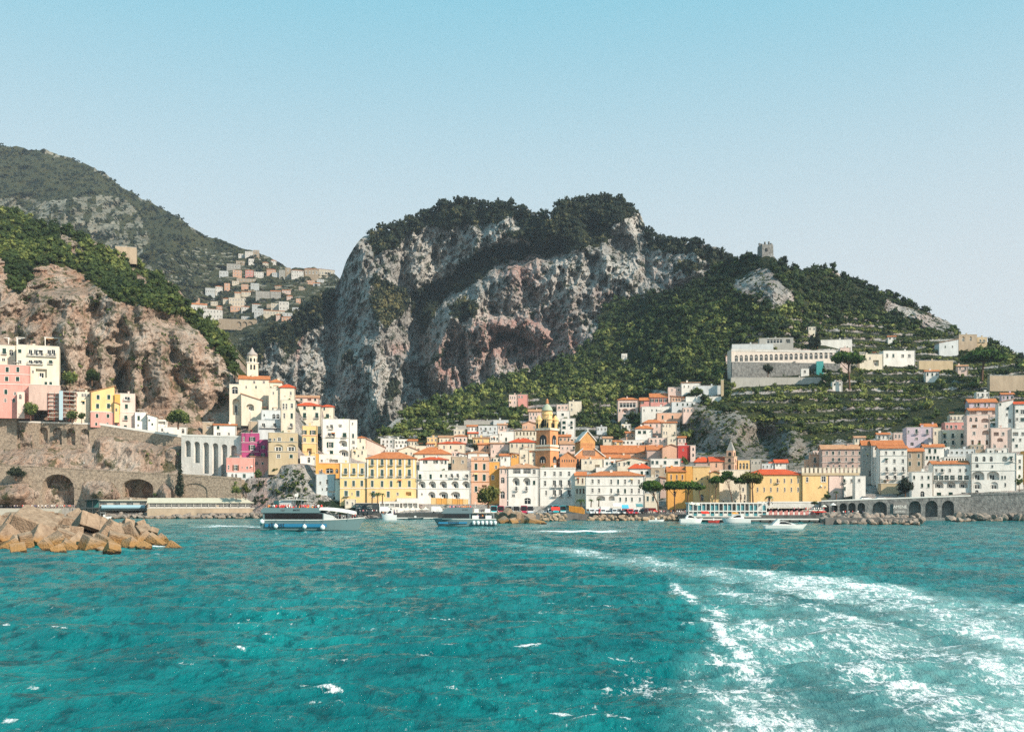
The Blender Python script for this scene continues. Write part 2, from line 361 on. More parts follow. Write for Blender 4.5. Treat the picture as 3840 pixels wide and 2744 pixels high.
def front_Y(U, V):
    Y = YF(U, V)
    X = (U - CU) / F * Y; Z = CAMZ - (V - HV) / F * Y
    # how strongly the rock is broken up: cliffs yes, town floor no
    left = 1 / (1 + np.exp((U - 900) / 12.))
    cliff = left * np.clip((1545 - V) / 90, .12, 1) * (1 - .85 * blob(U, V, 130, 1400, 125, 95)) * (V < 1600) + left * .42 * (V > 1600) * (V < 1900)
    cr = np.clip(1 - np.maximum(np.abs(U - 2830) / 260, 0) , 0, 1) * np.exp(-((V - 1650) / 75.) ** 2)
    r2 = np.exp(-((U - 2860) / 110.) ** 2 - ((V - 1090) / 70.) ** 2) + np.exp(-((U - 3450) / 120.) ** 2 - ((V - 1190) / 60.) ** 2)
    bl = blob(U, V, 1090, 1820, 110, 75) + blob(U, V, 2620, 1600, 60, 70)
    k = cliff + .8 * cr + .8 * r2 + .45 * bl
    hill = (U > 1350) * np.clip((1640 - V) / 150, 0, 1)
    d = k * (-13 * ridged(X / 62., Z / 95., 2.2, o=3) * .5 - 6.5 * ridged(X / 17., Z / 30., 5.1, o=4) + 4.4 * fbm(X / 6., Z / 7., 9.1, o=3))
    d += hill * (-26 * fbm(X / 150., Z / 130., 1.7, o=3) + 4 * fbm(X / 22., Z / 22., 3., o=3))
    d += 1.0 * fbm(X / 9., Z / 9., 4., o=2) * (V < 1880) - 21 * (blob(U, V, 20, 1858, 130, 58) + blob(U, V, 370, 1850, 72, 52) + .8 * blob(U, V, 622, 1855, 34, 46)) * np.clip((V - 1765) / 30, 0, 1) + .35 * k * fbm(X / 1.9, Z / 2.3, 4., o=2)
    # gullies and buttresses read off the photograph
    for line, w, a in (
        ([(300,1010),(330,1150),(330,1400),(370,1550)], 26, 9), ([(470,1180),(520,1300),(505,1480)], 20, -8), ([(600,1180),(640,1300),(655,1450)], 26, 8),
        ([(120,1010),(70,1200),(60,1280)], 30, 10), ([(235,1230),(270,1400)], 20, -11), ([(700,1290),(760,1450),(800,1560)], 28, -7), ([(830,1500),(760,1590)], 30, 8),
        ([(430,1330),(470,1550)], 34, 11)):
        d += a * np.exp(-(line_dist(U, V, line) / w) ** 2)
    # a dry-stone terrace every 7 m or so on the cultivated ground
    terr = terr_mask(U, V).astype(float)
    d += (2670 - U) * .22 * blob(U, V, 2670, 1620, 120, 90) + 34 * blob(U, V, 2850, 1640, 80, 62) - 16 * blob(U, V, 2960, 1660, 40, 60)
    Y2 = Y + d
    Z2 = CAMZ - (V - HV) / F * Y2
    ph = terr_ph(X, Z2)
    Y2 = Y2 + terr * ((ph < .5) * (.5 - ph) * 9.0)
    return Y2
# ---- central limestone mountain
M_VEG = [
 [(1395,880),(1500,830),(1640,770),(1760,745),(1930,770),(2010,800),(2060,815),(2080,760),(2290,730),(2375,768),(2380,800),(2330,830),(2290,850),(2270,915),(2230,925),(2150,935),(2060,925),(1950,905),(1900,885),(1965,850),(1920,810),(1860,835),(1800,850),(1750,835),(1680,860),(1600,850),(1530,875),(1500,930),(1440,935),(1400,970),(1385,920)],
 [(2180,935),(2080,960),(1970,960),(1880,990),(1800,1040),(1740,1090),(1670,1110),(1625,1180),(1600,1260),(1575,1240),(1545,1180),(1540,1110),(1580,1070),(1650,1060),(1710,1020),(1760,970),(1850,915),(1960,915)],
 [(1400,1030),(1450,1060),(1520,1090),(1530,1140),(1500,1190),(1450,1220),(1400,1180),(1390,1100)],
 [(1680,1150),(1740,1120),(1800,1150),(1780,1200),(1720,1210)],
 [(850,1420),(900,1290),(1000,1230),(1095,1195),(1120,1150),(1215,1090),(1262,1080),(1258,1140),(1240,1200),(1170,1240),(1120,1260),(1090,1340),(1040,1280),(990,1300),(960,1380),(930,1330),(900,1400)],
 [(2420,870),(2500,905),(2600,915),(2690,930),(2740,975),(2800,1000),(2700,1000),(2600,955),(2500,955),(2440,930)], [(2520,1015),(2570,980),(2620,1000),(2600,1030)],
 [(1440,1430),(1490,1420),(1500,1480),(1460,1500)],[(1740,1260),(1590,1390),(1600,1450),(1640,1500),(1580,1480),(1560,1400)],
 [(1285,1330),(1320,1310),(1330,1360),(1300,1370)],

]
M_PINK = [(1950,1010,70,80,1.),(1830,1290,90,110,.9),(2010,1290,120,90,1.),(1660,1330,70,80,.9),(1310,1480,50,90,.8),(1700,1420,90,60,.7),(2050,1180,90,110,.55),(1120,1300,12,90,1.),(1900,1240,120,40,1.2),(2150,1300,60,60,.8),(2280,1130,90,60,.5),(1490,1310,40,25,.9),(2500,1000,90,60,.4)]
def mtn_attr(U, V, X, Z):
    wu, wv = warp(U, V, 15, 42.)
    veg = np.zeros(U.shape)
    for p in M_VEG: veg[in_poly(wu, wv, p)] = 1
    pink = np.zeros(U.shape)
    for cu, cv, ru, rv, a in M_PINK: pink += a * blob(wu, wv, cu, cv, ru, rv)
    return dict(veg=veg, pink=np.clip(pink, 0, 1), scrub=.95 * np.ones(U.shape))
def mtn_Y(U, V):
    base = 1290 - (U - 1050) * .155 + np.maximum(0, (U - 2200)) * .05 - np.maximum(0, 1250 - U) * .25
    base = base + np.clip((1300 - V), -200, 600) * .16
    base += 110 * np.exp(-((U - 1120) / 70.) ** 2) * 0
    X = (U - CU) / F * base; Z = CAMZ - (V - HV) / F * base
    d = -46 * (ridged(X / 155., Z / 260., 8.2, o=2) - .5) - 16 * ridged(X / 44., Z / 85., 1.1, o=3) - 8.5 * ridged(X / 14., Z / 24., 4.4, o=4) + 7 * fbm(X / 6.5, Z / 8., 2.2, o=3)
    for line, w, a in (
        ([(2100,930),(1850,960),(1720,1060),(1570,1130),(1570,1250),(1580,1400),(1660,1490)], 42, 62), ([(1350,920),(1400,1080),(1400,1250),(1420,1500)], 60, -38),
        ([(1270,1040),(1250,1200),(1245,1450)], 26, 45), ([(1530,900),(1500,1050)], 30, 25), ([(1830,1340),(1840,1300),(1880,1262),(1930,1262),(1975,1290)], 15, 26),
        ([(1930,1330),(1985,1345)], 40, 10), ([(1700,1200),(1650,1280),(1620,1400),(1690,1480)], 35, -30), ([(2200,850),(2330,930)], 40, 25), ([(1960,960),(1950,1060),(2000,1120)], 28, 16),
        ([(2420,900),(2440,1050)], 30, 18), ([(1740,1260),(1745,1440)], 16, 22), ([(1760,1250),(1850,1215),(1960,1215),(2050,1260)], 30, -26)):
        d += a * np.exp(-(line_dist(U, V, line) / w) ** 2)
    return base + d
# ---- far ridge with the hill villages
R_VEG = [[(-600,500),(0,540),(250,590),(460,700),(600,780),(770,880),(960,940),(1040,990),(1280,1030),(1500,1100),(1500,1450),(1000,1400),(700,1300),(560,1000),(520,960),(560,900),(530,800),(470,745),(400,730),(300,740),(180,750),(60,740),(-600,760)]]
def far_attr(U, V, X, Z):
    wu, wv = warp(U, V, 18, 60.)
    veg = np.zeros(U.shape)
    for p in R_VEG: veg[in_poly(wu, wv, p)] = 1
    tm = in_poly(wu, wv, [(600,960),(760,930),(900,960),(1080,1010),(1300,1030),(1300,1330),(860,1330),(700,1150),(600,1060)]); ph = (Z / 11. + .3 * fbm(X / 80., Z / 200., 3., o=2)) % 1.0
    veg[tm & (ph < .45)] = 0; veg[tm & (fbm(U / 50., V / 26., 8.8, o=3) > .25)] = 1
    veg[(veg == 0) & (fbm(U / 28., V / 34., 2.8, o=4) > .12)] = 1
    return dict(veg=veg, pink=.15 * np.ones(U.shape), scrub=np.ones(U.shape))
def far_Y(U, V):
    vt = FAR_TOP(U)
    base = 1420 + np.clip((1330 - V), 0, 900) * 1.0 + 120 * np.clip(1 - (V - vt) / 200., 0, 1)
    X = (U - CU) / F * base; Z = CAMZ - (V - HV) / F * base
    cl = in_poly(U, V, [(-600,760),(180,745),(400,725),(480,745),(560,900),(560,1050),(300,900),(-600,850)]).astype(float)
    d = -60 * ridged(X / 240., Z / 260., 6.6, o=3) - 18 * ridged(X / 70., Z / 90., 3.6, o=3) - cl * 20 * ridged(X / 50., Z / 90., 1.4, o=4) + 7 * fbm(X / 25., Z / 30., 2., o=3)
    terr = in_poly(U, V, [(600,960),(1300,1000),(1300,1330),(800,1330),(640,1120)]).astype(float)
    Z2 = CAMZ - (V - HV) / F * (base + d); ph = (Z2 / 11.0) % 1.0
    return base + d + terr * (ph < .5) * (.5 - ph) * 22
ROCK_WARM = rock_material('warm limestone', (.53,.45,.38), (.285,.235,.195), (.045,.042,.04), (.46,.27,.18), 1.0, (.04,.055,.015))
ROCK_GREY = rock_material('grey limestone', (.54,.51,.47), (.31,.30,.285), (.05,.055,.055), (.45,.26,.225), .62, (.022,.036,.02))
ROCK_DARK = rock_material('shaded tufa cliff', (.31,.30,.28), (.165,.16,.15), (.035,.038,.038), (.28,.19,.12), 1.0, (.03,.045,.018))  # darker rock whose colour also carries the cliff's shade
ROCK_FAR = rock_material('far limestone', (.30,.29,.23), (.17,.165,.125), (.06,.065,.055), (.34,.24,.2), .5, (.045,.05,.028))
us_f = np.concatenate([np.arange(-480, 860, 4.), np.arange(860, 900, 2.), np.arange(900, 4380, 5.)])
FS = sheet('hillside', us_f, FRONT_TOP, lambda u: np.full(np.shape(u), 1962.), 260, front_Y, front_attr, ROCK_WARM, jag=5)
MS = sheet('mountain', np.arange(842, 2900, 4.), MTN_TOP, lambda u: np.full(np.shape(u), 1720.), 240, mtn_Y, mtn_attr, ROCK_GREY, jag=8)
RS = sheet('far_ridge', np.arange(-580, 1490, 8.), FAR_TOP, lambda u: np.full(np.shape(u), 1500.), 130, far_Y, far_attr, ROCK_FAR, jag=7, back=900)
# right part of the front sheet is grey limestone: a second slot chosen by column
FS['o'].data.materials.append(ROCK_GREY)
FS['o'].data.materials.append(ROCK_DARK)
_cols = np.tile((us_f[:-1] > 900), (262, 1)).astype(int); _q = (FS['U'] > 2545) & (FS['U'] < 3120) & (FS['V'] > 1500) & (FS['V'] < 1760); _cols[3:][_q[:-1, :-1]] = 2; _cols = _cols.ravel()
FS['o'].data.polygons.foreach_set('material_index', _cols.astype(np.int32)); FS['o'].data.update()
def ground(u, v):
    """front-land depth under photo pixel (u, v)"""
    i = int(np.argmin(np.abs(us_f - u))); col = FS['V'][:, i]; j = int(np.clip(np.searchsorted(col, v), 0, len(col) - 1))
    return float(FS['Y'][j, i])

# ---------------------------------------------------------------- foliage
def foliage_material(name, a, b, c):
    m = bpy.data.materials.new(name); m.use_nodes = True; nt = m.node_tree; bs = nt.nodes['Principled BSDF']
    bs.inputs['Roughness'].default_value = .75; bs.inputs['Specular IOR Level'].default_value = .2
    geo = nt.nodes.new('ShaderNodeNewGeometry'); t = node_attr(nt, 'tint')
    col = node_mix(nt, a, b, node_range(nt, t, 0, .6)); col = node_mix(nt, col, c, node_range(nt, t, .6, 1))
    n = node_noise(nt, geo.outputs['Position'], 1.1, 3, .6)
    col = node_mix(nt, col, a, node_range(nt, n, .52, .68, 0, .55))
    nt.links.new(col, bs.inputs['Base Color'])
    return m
FOL_LIT = foliage_material('hill foliage', (.014,.028,.010), (.06,.088,.022), (.26,.28,.08))  # palest tint puts sunlight on the crowns into the colour
FOL_DARK = foliage_material('pine foliage', (.010,.018,.012), (.034,.044,.022), (.17,.15,.065))
_t = (1 + 5 ** .5) / 2
_ico = np.array([(-1,_t,0),(1,_t,0),(-1,-_t,0),(1,-_t,0),(0,-1,_t),(0,1,_t),(0,-1,-_t),(0,1,-_t),(_t,0,-1),(_t,0,1),(-_t,0,-1),(-_t,0,1)]) / math.hypot(1, _t)
_icf = np.array([(0,11,5),(0,5,1),(0,1,7),(0,7,10),(0,10,11),(1,5,9),(5,11,4),(11,10,2),(10,7,6),(7,1,8),(3,9,4),(3,4,2),(3,2,6),(3,6,8),(3,8,9),(4,9,5),(2,4,11),(6,2,10),(8,6,7),(9,8,1)])
def crown_proto(rng, lobes, leaves, flat=1.0, spread=.62, lobe_r=.42, leaf=.22):
    """unit crown: jittered lobes clothed in loose leaf-clump triangles; base at z=0, about 1 wide each way"""
    Vs, Ts = [], []; n = 0; C = []
    for i in range(lobes):
        a = rng.uniform(0, 2 * math.pi); r = spread * math.sqrt(rng.uniform(0, 1)); z = rng.uniform(.25, 1.0)
        rr = lobe_r * rng.uniform(.7, 1.15) * (1.15 - .45 * z)
        c = np.array([r * math.cos(a) * (1.25 - .75 * z), r * math.sin(a) * (1.25 - .75 * z), z * flat]); C.append((c, rr))
        v = _ico * (rr * rng.uniform(.75, 1.25, (12, 1))) * np.array([1, 1, .8]) + c
        Vs.append(v); Ts.append(_icf + n); n += 12
    for i in range(leaves):
        c, rr = C[rng.integers(lobes)]
        d = rng.normal(size=3); d /= np.linalg.norm(d); d[2] = abs(d[2]) * .9 - .1
        p = c + d * rr * rng.uniform(.95, 1.3); q = rng.normal(size=(3, 3)) * leaf * .55
        Vs.append(p + q); Ts.append(np.array([[n, n + 1, n + 2]])); n += 3
    return np.concatenate(Vs), np.concatenate(Ts)
_pr = np.random.default_rng(11)
CR_ROUND = [crown_proto(_pr, 5, 46) for _ in range(8)]
CR_LOW = [crown_proto(_pr, 3, 22, flat=.55, spread=.75, lobe_r=.38) for _ in range(6)]
CR_PINE = [crown_proto(_pr, 5, 40, flat=.75, spread=.85, lobe_r=.36, leaf=.2) for _ in range(6)]
def scatter_mesh(name, pts, sizes, tints, protos, m, hfac=1.1, seed=5, trunk=0.):
    rng = np.random.default_rng(seed); Vs, Ts, Ti = [], [], []; n = 0
    order = rng.integers(len(protos), size=len(pts))
    for k, (pv, pt) in enumerate(protos):
        idx = np.where(order == k)[0]
        if not len(idx): continue
        an = rng.uniform(0, 2 * math.pi, len(idx)); c, s = np.cos(an), np.sin(an)
        S = sizes[idx][:, None]; hf = hfac * rng.uniform(.8, 1.25, len(idx))[:, None]
        x = (pv[None, :, 0] * c[:, None] - pv[None, :, 1] * s[:, None]) * S + pts[idx, 0][:, None]
        y = (pv[None, :, 0] * s[:, None] + pv[None, :, 1] * c[:, None]) * S + pts[idx, 1][:, None]
        z = (pv[None, :, 2] * hf - .18 + trunk) * S + pts[idx, 2][:, None]
        Vs.append(np.stack([x, y, z], -1).reshape(-1, 3))
        T = pt[None] + (np.arange(len(idx)) * len(pv))[:, None, None] + n
        Ts.append(T.reshape(-1, 3)); n += len(idx) * len(pv)
        jt = tints[idx][:, None] + rng.normal(0, .08, (len(idx), len(pv)))
        Ti.append(np.clip(jt, 0, 1).ravel())
    return np_mesh(name, np.concatenate(Vs), np.concatenate(Ts), m, {'tint': np.concatenate(Ti)})
def pick(S, n, w, seed):
    """n random cells of a sheet, weighted by w and by the size they show"""
    rng = np.random.default_rng(seed); w = (w * 1.0).ravel(); w = w / w.sum()
    idx = rng.choice(len(w), n, p=w); X = S['X'].ravel()[idx]; Y = S['Y'].ravel()[idx]; Z = S['Z'].ravel()[idx]
    return np.stack([X + rng.normal(0, .8, n), Y + rng.normal(0, .8, n), Z], -1), idx, rng
# ================================================================ BUILDINGS
def wallmat(n, c, dirt=None, am=.55):
    dirt = dirt or tuple(x * .62 for x in c)
    m = mat(n + ' plaster', c, .9, .15, noise=(.35, am, dirt), bump=(1.5, .25)); nt = m.node_tree; bs = nt.nodes['Principled BSDF']
    prev = bs.inputs['Base Color'].links[0].from_socket; geo = nt.nodes.new('ShaderNodeNewGeometry')
    st = node_noise(nt, geo.outputs['Position'], 1.3, 5, .75, stretch=(1, 1, .16))          # rain streaks down the plaster
    nt.links.new(node_mix(nt, prev, tuple(x * .5 for x in c), node_range(nt, st, .56, .74, 0, .6)), bs.inputs['Base Color']); return m
WALL = dict(
 W=wallmat('white', (.83,.79,.73)), N=wallmat('cool white', (.63,.65,.65)), C=wallmat('cream', (.76,.67,.535)), Y=wallmat('yellow', (.84,.57,.27)),  # N also puts shade on white walls into a bluish grey colour
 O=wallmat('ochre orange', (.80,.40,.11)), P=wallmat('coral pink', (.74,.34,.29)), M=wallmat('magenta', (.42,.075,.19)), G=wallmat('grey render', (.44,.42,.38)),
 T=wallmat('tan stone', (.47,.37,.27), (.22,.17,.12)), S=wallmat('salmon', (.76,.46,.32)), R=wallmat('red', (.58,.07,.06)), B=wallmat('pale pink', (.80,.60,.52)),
 L=wallmat('lilac', (.66,.54,.60)), D=wallmat('dusty rose', (.58,.42,.36)), K=wallmat('brick', (.66,.30,.14), (.34,.16,.08)), Q=wallmat('shaded tan', (.55,.43,.28)))  # Q is a plain yellowish tan
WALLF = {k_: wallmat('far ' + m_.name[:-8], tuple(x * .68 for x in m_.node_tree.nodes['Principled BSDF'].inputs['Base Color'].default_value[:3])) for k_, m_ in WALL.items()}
TRIM = mat('white trim', (.76,.73,.68), .85, .2, noise=(.6, .3, (.5,.46,.4)))
DARK = mat('dark interior', (.02,.024,.026), .5, .3)
GLASS = mat('window glass', (.012,.02,.024), .25, .35)
GREEN = mat('green shutter', (.010,.05,.038), .6, .3)
TEAL = mat('blue grey shutter', (.055,.10,.095), .6, .3)
BROWN = mat('brown shutter', (.13,.065,.035), .6, .3)
IRON = mat('iron railing', (.05,.055,.06), .5, .4)
STONE = mat('masonry', (.42,.335,.255), .95, .1, noise=(1.1, 1., (.13,.105,.085)), bump=(2.2, .9), zs=1.2)
STONE_G = mat('grey masonry', (.27,.265,.25), .95, .1, noise=(.8, 1., (.09,.09,.09)), bump=(2.0, .9), zs=.8)
STONE_W = mat('limewashed masonry', (.68,.66,.62), .95, .1, noise=(.3, .6, (.36,.34,.3)), bump=(1.2, .5))
METAL = mat('galvanised metal', (.45,.47,.48), .4, .5, .6)
def tile_material(name, a, b, c):
    m = bpy.data.materials.new(name); m.use_nodes = True; nt = m.node_tree; bs = nt.nodes['Principled BSDF']
    bs.inputs['Roughness'].default_value = .85; bs.inputs['Specular IOR Level'].default_value = .15
    tc = nt.nodes.new('ShaderNodeTexCoord'); geo = nt.nodes.new('ShaderNodeNewGeometry')
    n = node_noise(nt, geo.outputs['Position'], .5, 5, .7); n2 = node_noise(nt, geo.outputs['Position'], 3.2, 3, .7)
    col = node_mix(nt, a, b, node_range(nt, n, .38, .62)); col = node_mix(nt, col, c, node_range(nt, n2, .52, .68, 0, .75))
    nt.links.new(col, bs.inputs['Base Color'])
    w = nt.nodes.new('ShaderNodeTexWave'); w.inputs['Scale'].default_value = 1.1; w.inputs['Distortion'].default_value = .4
    nt.links.new(tc.outputs['Object'], w.inputs['Vector'])
    bp = nt.nodes.new('ShaderNodeBump'); bp.inputs['Strength'].default_value = .55; bp.inputs['Distance'].default_value = .25
    nt.links.new(w.outputs[0], bp.inputs['Height']); nt.links.new(bp.outputs[0], bs.inputs['Normal'])
    return m
TILES = {'o': tile_material('orange roof tiles', (.66,.235,.09), (.50,.16,.06), (.34,.17,.10)),
         'r': tile_material('red roof tiles', (.72,.12,.04), (.58,.09,.035), (.42,.12,.07)),
         'p': tile_material('weathered roof tiles', (.64,.35,.20), (.52,.26,.14), (.36,.25,.18))}

# ---- shared window meshes, 1 m wide, 1 m high, foot at the origin, set back in the wall
def _win_mesh(kind, shut):
    b = MB(); Fm, Gl, Sh = 0, 1, 2
    if kind == 'w':
        b.box(-.5, .5, .2, .26, 0, 1, Gl)
        for x0, x1 in ((-.5, -.42), (.42, .5), (-.04, .04)): b.box(x0, x1, .14, .2, 0, 1, Fm)
        for z0, z1 in ((0, .05), (.95, 1), (.55, .6)): b.box(-.42, -.04, .15, .2, z0, z1, Fm); b.box(.04, .42, .15, .2, z0, z1, Fm)
    elif kind == 'c':
        for s in (-1, 1):
            b.box(min(s * .03, s * .49), max(s * .03, s * .49), .06, .12, .01, .99, Sh)
            for k in range(5): z = .08 + k * .18; b.box(min(s * .08, s * .44), max(s * .08, s * .44), .03, .06, z, z + .1, Sh)
        b.box(-.5, .5, .12, .2, 0, 1, Gl)
    elif kind == 'd':
        b.box(-.5, .5, .22, .28, 0, 1, Gl)
        for x0, x1 in ((-.5, -.43), (.43, .5), (-.03, .03)): b.box(x0, x1, .16, .22, 0, 1, Fm)
        b.box(-.43, -.03, .17, .22, 0, .3, Fm); b.box(.03, .43, .17, .22, .93, 1, Fm)
    elif kind == 'a':
        pts = [(-.5, 0), (.5, 0), (.5, .68)] + [(.5 * math.cos(t), .68 + .32 * math.sin(t)) for t in (.4, .8, 1.2, 1.57, 1.94, 2.34, 2.74)] + [(-.5, .68)]
        b.prism(pts, .3, .36, Gl)
        b.box(-.03, .03, .24, .3, 0, .98, Fm); b.box(-.5, -.03, .24, .3, .64, .69, Fm); b.box(.03, .5, .24, .3, .64, .69, Fm)
        b.box(-.5, -.44, .24, .3, 0, .64, Fm); b.box(.44, .5, .24, .3, 0, .64, Fm)
    elif kind == 'W':
        b.box(-.5, .5, .2, .26, 0, 1, Gl)
        for k in range(6): x = -.5 + k * .194; b.box(x, x + .03, .12, .2, 0, 1, Fm)
        b.box(-.5, .5, .1, .12, .68, .73, Fm); b.box(-.5, .5, .1, .12, 0, .12, Fm)
    if kind in 'wcd':
        b.box(-.62, -.5, -.05, -.004, -.02, 1.07, Fm); b.box(.5, .62, -.05, -.004, -.02, 1.07, Fm); b.box(-.5, .5, -.06, -.004, 1.0, 1.07, Fm); b.box(-.68, .68, -.18, -.004, -.08, -.02, Fm)
    return b.mesh('window', [TRIM, GLASS, shut])
WMESH = {(k, s): _win_mesh(k, m) for k in 'wcdaW' for s, m in (('g', GREEN), ('t', TEAL), ('b', BROWN)) if not (k in 'daW' and s != 'g')}
def _shutter(m):
    b = MB(); b.box(-.5, .5, -.09, -.03, 0, 1, 0)
    for k in range(4): b.box(-.36, .36, -.12, -.09, .08 + k * .23, .2 + k * .23, 0)
    return b.mesh('shutter', [m])
SHUT = {'g': _shutter(GREEN), 't': _shutter(TEAL), 'b': _shutter(BROWN)}
def _balcony():
    b = MB(); b.box(-.5, .5, -.95, 0, -.16, 0, 0)
    b.box(-.5, .5, -.95, -.9, .9, .97, 1)
    for k in range(9): x = -.49 + k * .1195; b.box(x, x + .03, -.94, -.91, 0, .9, 1)
    for s in (-.5, .47): b.box(s, s + .03, -.9, 0, .9, .96, 1)
    b.prism([(-.4, -.16), (-.3, -.16), (-.35, -.5)], -.7, 0, 0); b.prism([(.3, -.16), (.4, -.16), (.35, -.5)], -.7, 0, 0)
    return b.mesh('balcony', [TRIM, IRON])
BALC = _balcony()

DPIPE = mat('downpipe', (.16,.14,.12), .5, .4); ROOFPL = mat('terrace plants', (.05,.09,.02), .8, .2)
def facade(mb, L, z0, z1, ops, y=0., m=0):
    """front wall in the plane y with real openings; ops = (x0, x1, za, zb, kind, depth)"""
    xs = sorted({0., L} | {o[0] for o in ops} | {o[1] for o in ops}); zs = sorted({z0, z1} | {o[2] for o in ops} | {o[3] for o in ops})
    vid = {}
    def vert(x, z):
        k = (round(x, 4), round(z, 4))
        if k not in vid: vid[k] = len(mb.v); mb.v.append((x, y, z))
        return vid[k]
    for i in range(len(xs) - 1):
        for j in range(len(zs) - 1):
            cx, cz = (xs[i] + xs[i + 1]) / 2, (zs[j] + zs[j + 1]) / 2
            if any(o[0] < cx < o[1] and o[2] < cz < o[3] for o in ops): continue
            mb.f.append((vert(xs[i], zs[j]), vert(xs[i + 1], zs[j]), vert(xs[i + 1], zs[j + 1]), vert(xs[i], zs[j + 1]))); mb.m.append(m)
    for x0, x1, za, zb, k, d in ops:
        w = x1 - x0
        if k in 'aOA':
            rise = min(w / 2, (zb - za) * .45) if k != 'a' else (zb - za) * .32; zc = zb - rise; cx = (x0 + x1) / 2
            arc = [(cx + w / 2 * math.cos(t), zc + rise * math.sin(t)) for t in [math.pi * i / 8 for i in range(9)]]
            mb.add([(x1, y, zb)] + [(p[0], y, p[1]) for p in arc[:5]], [tuple(range(6))], m)
            mb.add([(x0, y, zb)] + [(p[0], y, p[1]) for p in arc[4:]], [tuple(range(6))], m)
            n = len(mb.v); mb.v += [(p[0], y, p[1]) for p in arc] + [(p[0], y + d, p[1]) for p in arc]
            for i in range(8): mb.f.append((n + i, n + i + 1, n + i + 10, n + i + 9)); mb.m.append(m)
            top = zc
        else:
            top = zb; mb.add([(x0, y, zb), (x1, y, zb), (x1, y + d, zb), (x0, y + d, zb)], [(0, 1, 2, 3)], m)
        mb.add([(x0, y, za), (x0, y, top), (x0, y + d, top), (x0, y + d, za)], [(0, 1, 2, 3)], m)
        mb.add([(x1, y, za), (x1, y, top), (x1, y + d, top), (x1, y + d, za)], [(3, 2, 1, 0)], m)
        mb.add([(x0, y, za), (x1, y, za), (x1, y + d, za), (x0, y + d, za)], [(3, 2, 1, 0)], m)
        if k in 'oOA': mb.add([(x0, y + d, za), (x1, y + d, za), (x1, y + d, zb), (x0, y + d, zb)], [(0, 1, 2, 3)], m)

def roof_mesh(kind, L, D, z, h, ov=.55, th=.22):
    b = MB(); x0, x1, y0, y1 = -ov, L + ov, -ov, D + ov
    if kind == 'h':
        r = min((x1 - x0), (y1 - y0)) / 2 * .98
        if x1 - x0 >= y1 - y0: A, Bp = (x0 + r, (y0 + y1) / 2, z + h), (x1 - r, (y0 + y1) / 2, z + h)
        else: A, Bp = ((x0 + x1) / 2, y0 + r, z + h), ((x0 + x1) / 2, y1 - r, z + h)
        e = [(x0, y0, z), (x1, y0, z), (x1, y1, z), (x0, y1, z)]; eb = [(p[0], p[1], z - th) for p in e]
        vs = e + [A, Bp] + eb
        if x1 - x0 >= y1 - y0: fs = [(0, 1, 5, 4), (1, 2, 5), (2, 3, 4, 5), (3, 0, 4)]
        else: fs = [(0, 1, 4), (1, 2, 5, 4), (2, 3, 5), (3, 0, 4, 5)]
        b.add(vs, fs + [(0, 6, 7, 1), (1, 7, 8, 2), (2, 8, 9, 3), (3, 9, 6, 0), (9, 8, 7, 6)])
    elif kind == 'g':       # ridge parallel to the street
        my = (y0 + y1) / 2
        vs = [(x0, y0, z), (x1, y0, z), (x1, my, z + h), (x0, my, z + h), (x1, y1, z), (x0, y1, z)]; vs += [(p[0], p[1], p[2] - th) for p in vs]
        b.add(vs, [(0, 1, 2, 3), (3, 2, 4, 5), (0, 6, 7, 1), (1, 7, 8, 2), (2, 8, 10, 4), (4, 10, 11, 5), (5, 11, 9, 3), (3, 9, 6, 0), (9, 8, 7, 6), (11, 10, 8, 9)])
    elif kind == 'G':       # gable faces the sea
        mx = (x0 + x1) / 2
        vs = [(x0, y0, z), (mx, y0, z + h), (x1, y0, z), (x0, y1, z), (mx, y1, z + h), (x1, y1, z)]; vs += [(p[0], p[1], p[2] - th) for p in vs]
        b.add(vs, [(0, 1, 4, 3), (1, 2, 5, 4), (0, 6, 7, 1), (1, 7, 8, 2), (3, 4, 10, 9), (4, 5, 11, 10), (0, 3, 9, 6), (2, 8, 11, 5), (6, 9, 10, 7), (7, 10, 11, 8)])
    elif kind in ('mr', 'ml'):
        a, c = (z, z + h) if kind == 'mr' else (z + h, z)
        vs = [(x0, y0, a), (x1, y0, c), (x1, y1, c), (x0, y1, a)]; vs += [(p[0], p[1], p[2] - th) for p in vs]
        b.add(vs, [(0, 1, 2, 3), (0, 4, 5, 1), (1, 5, 6, 2), (2, 6, 7, 3), (3, 7, 4, 0), (7, 6, 5, 4)])
    return b

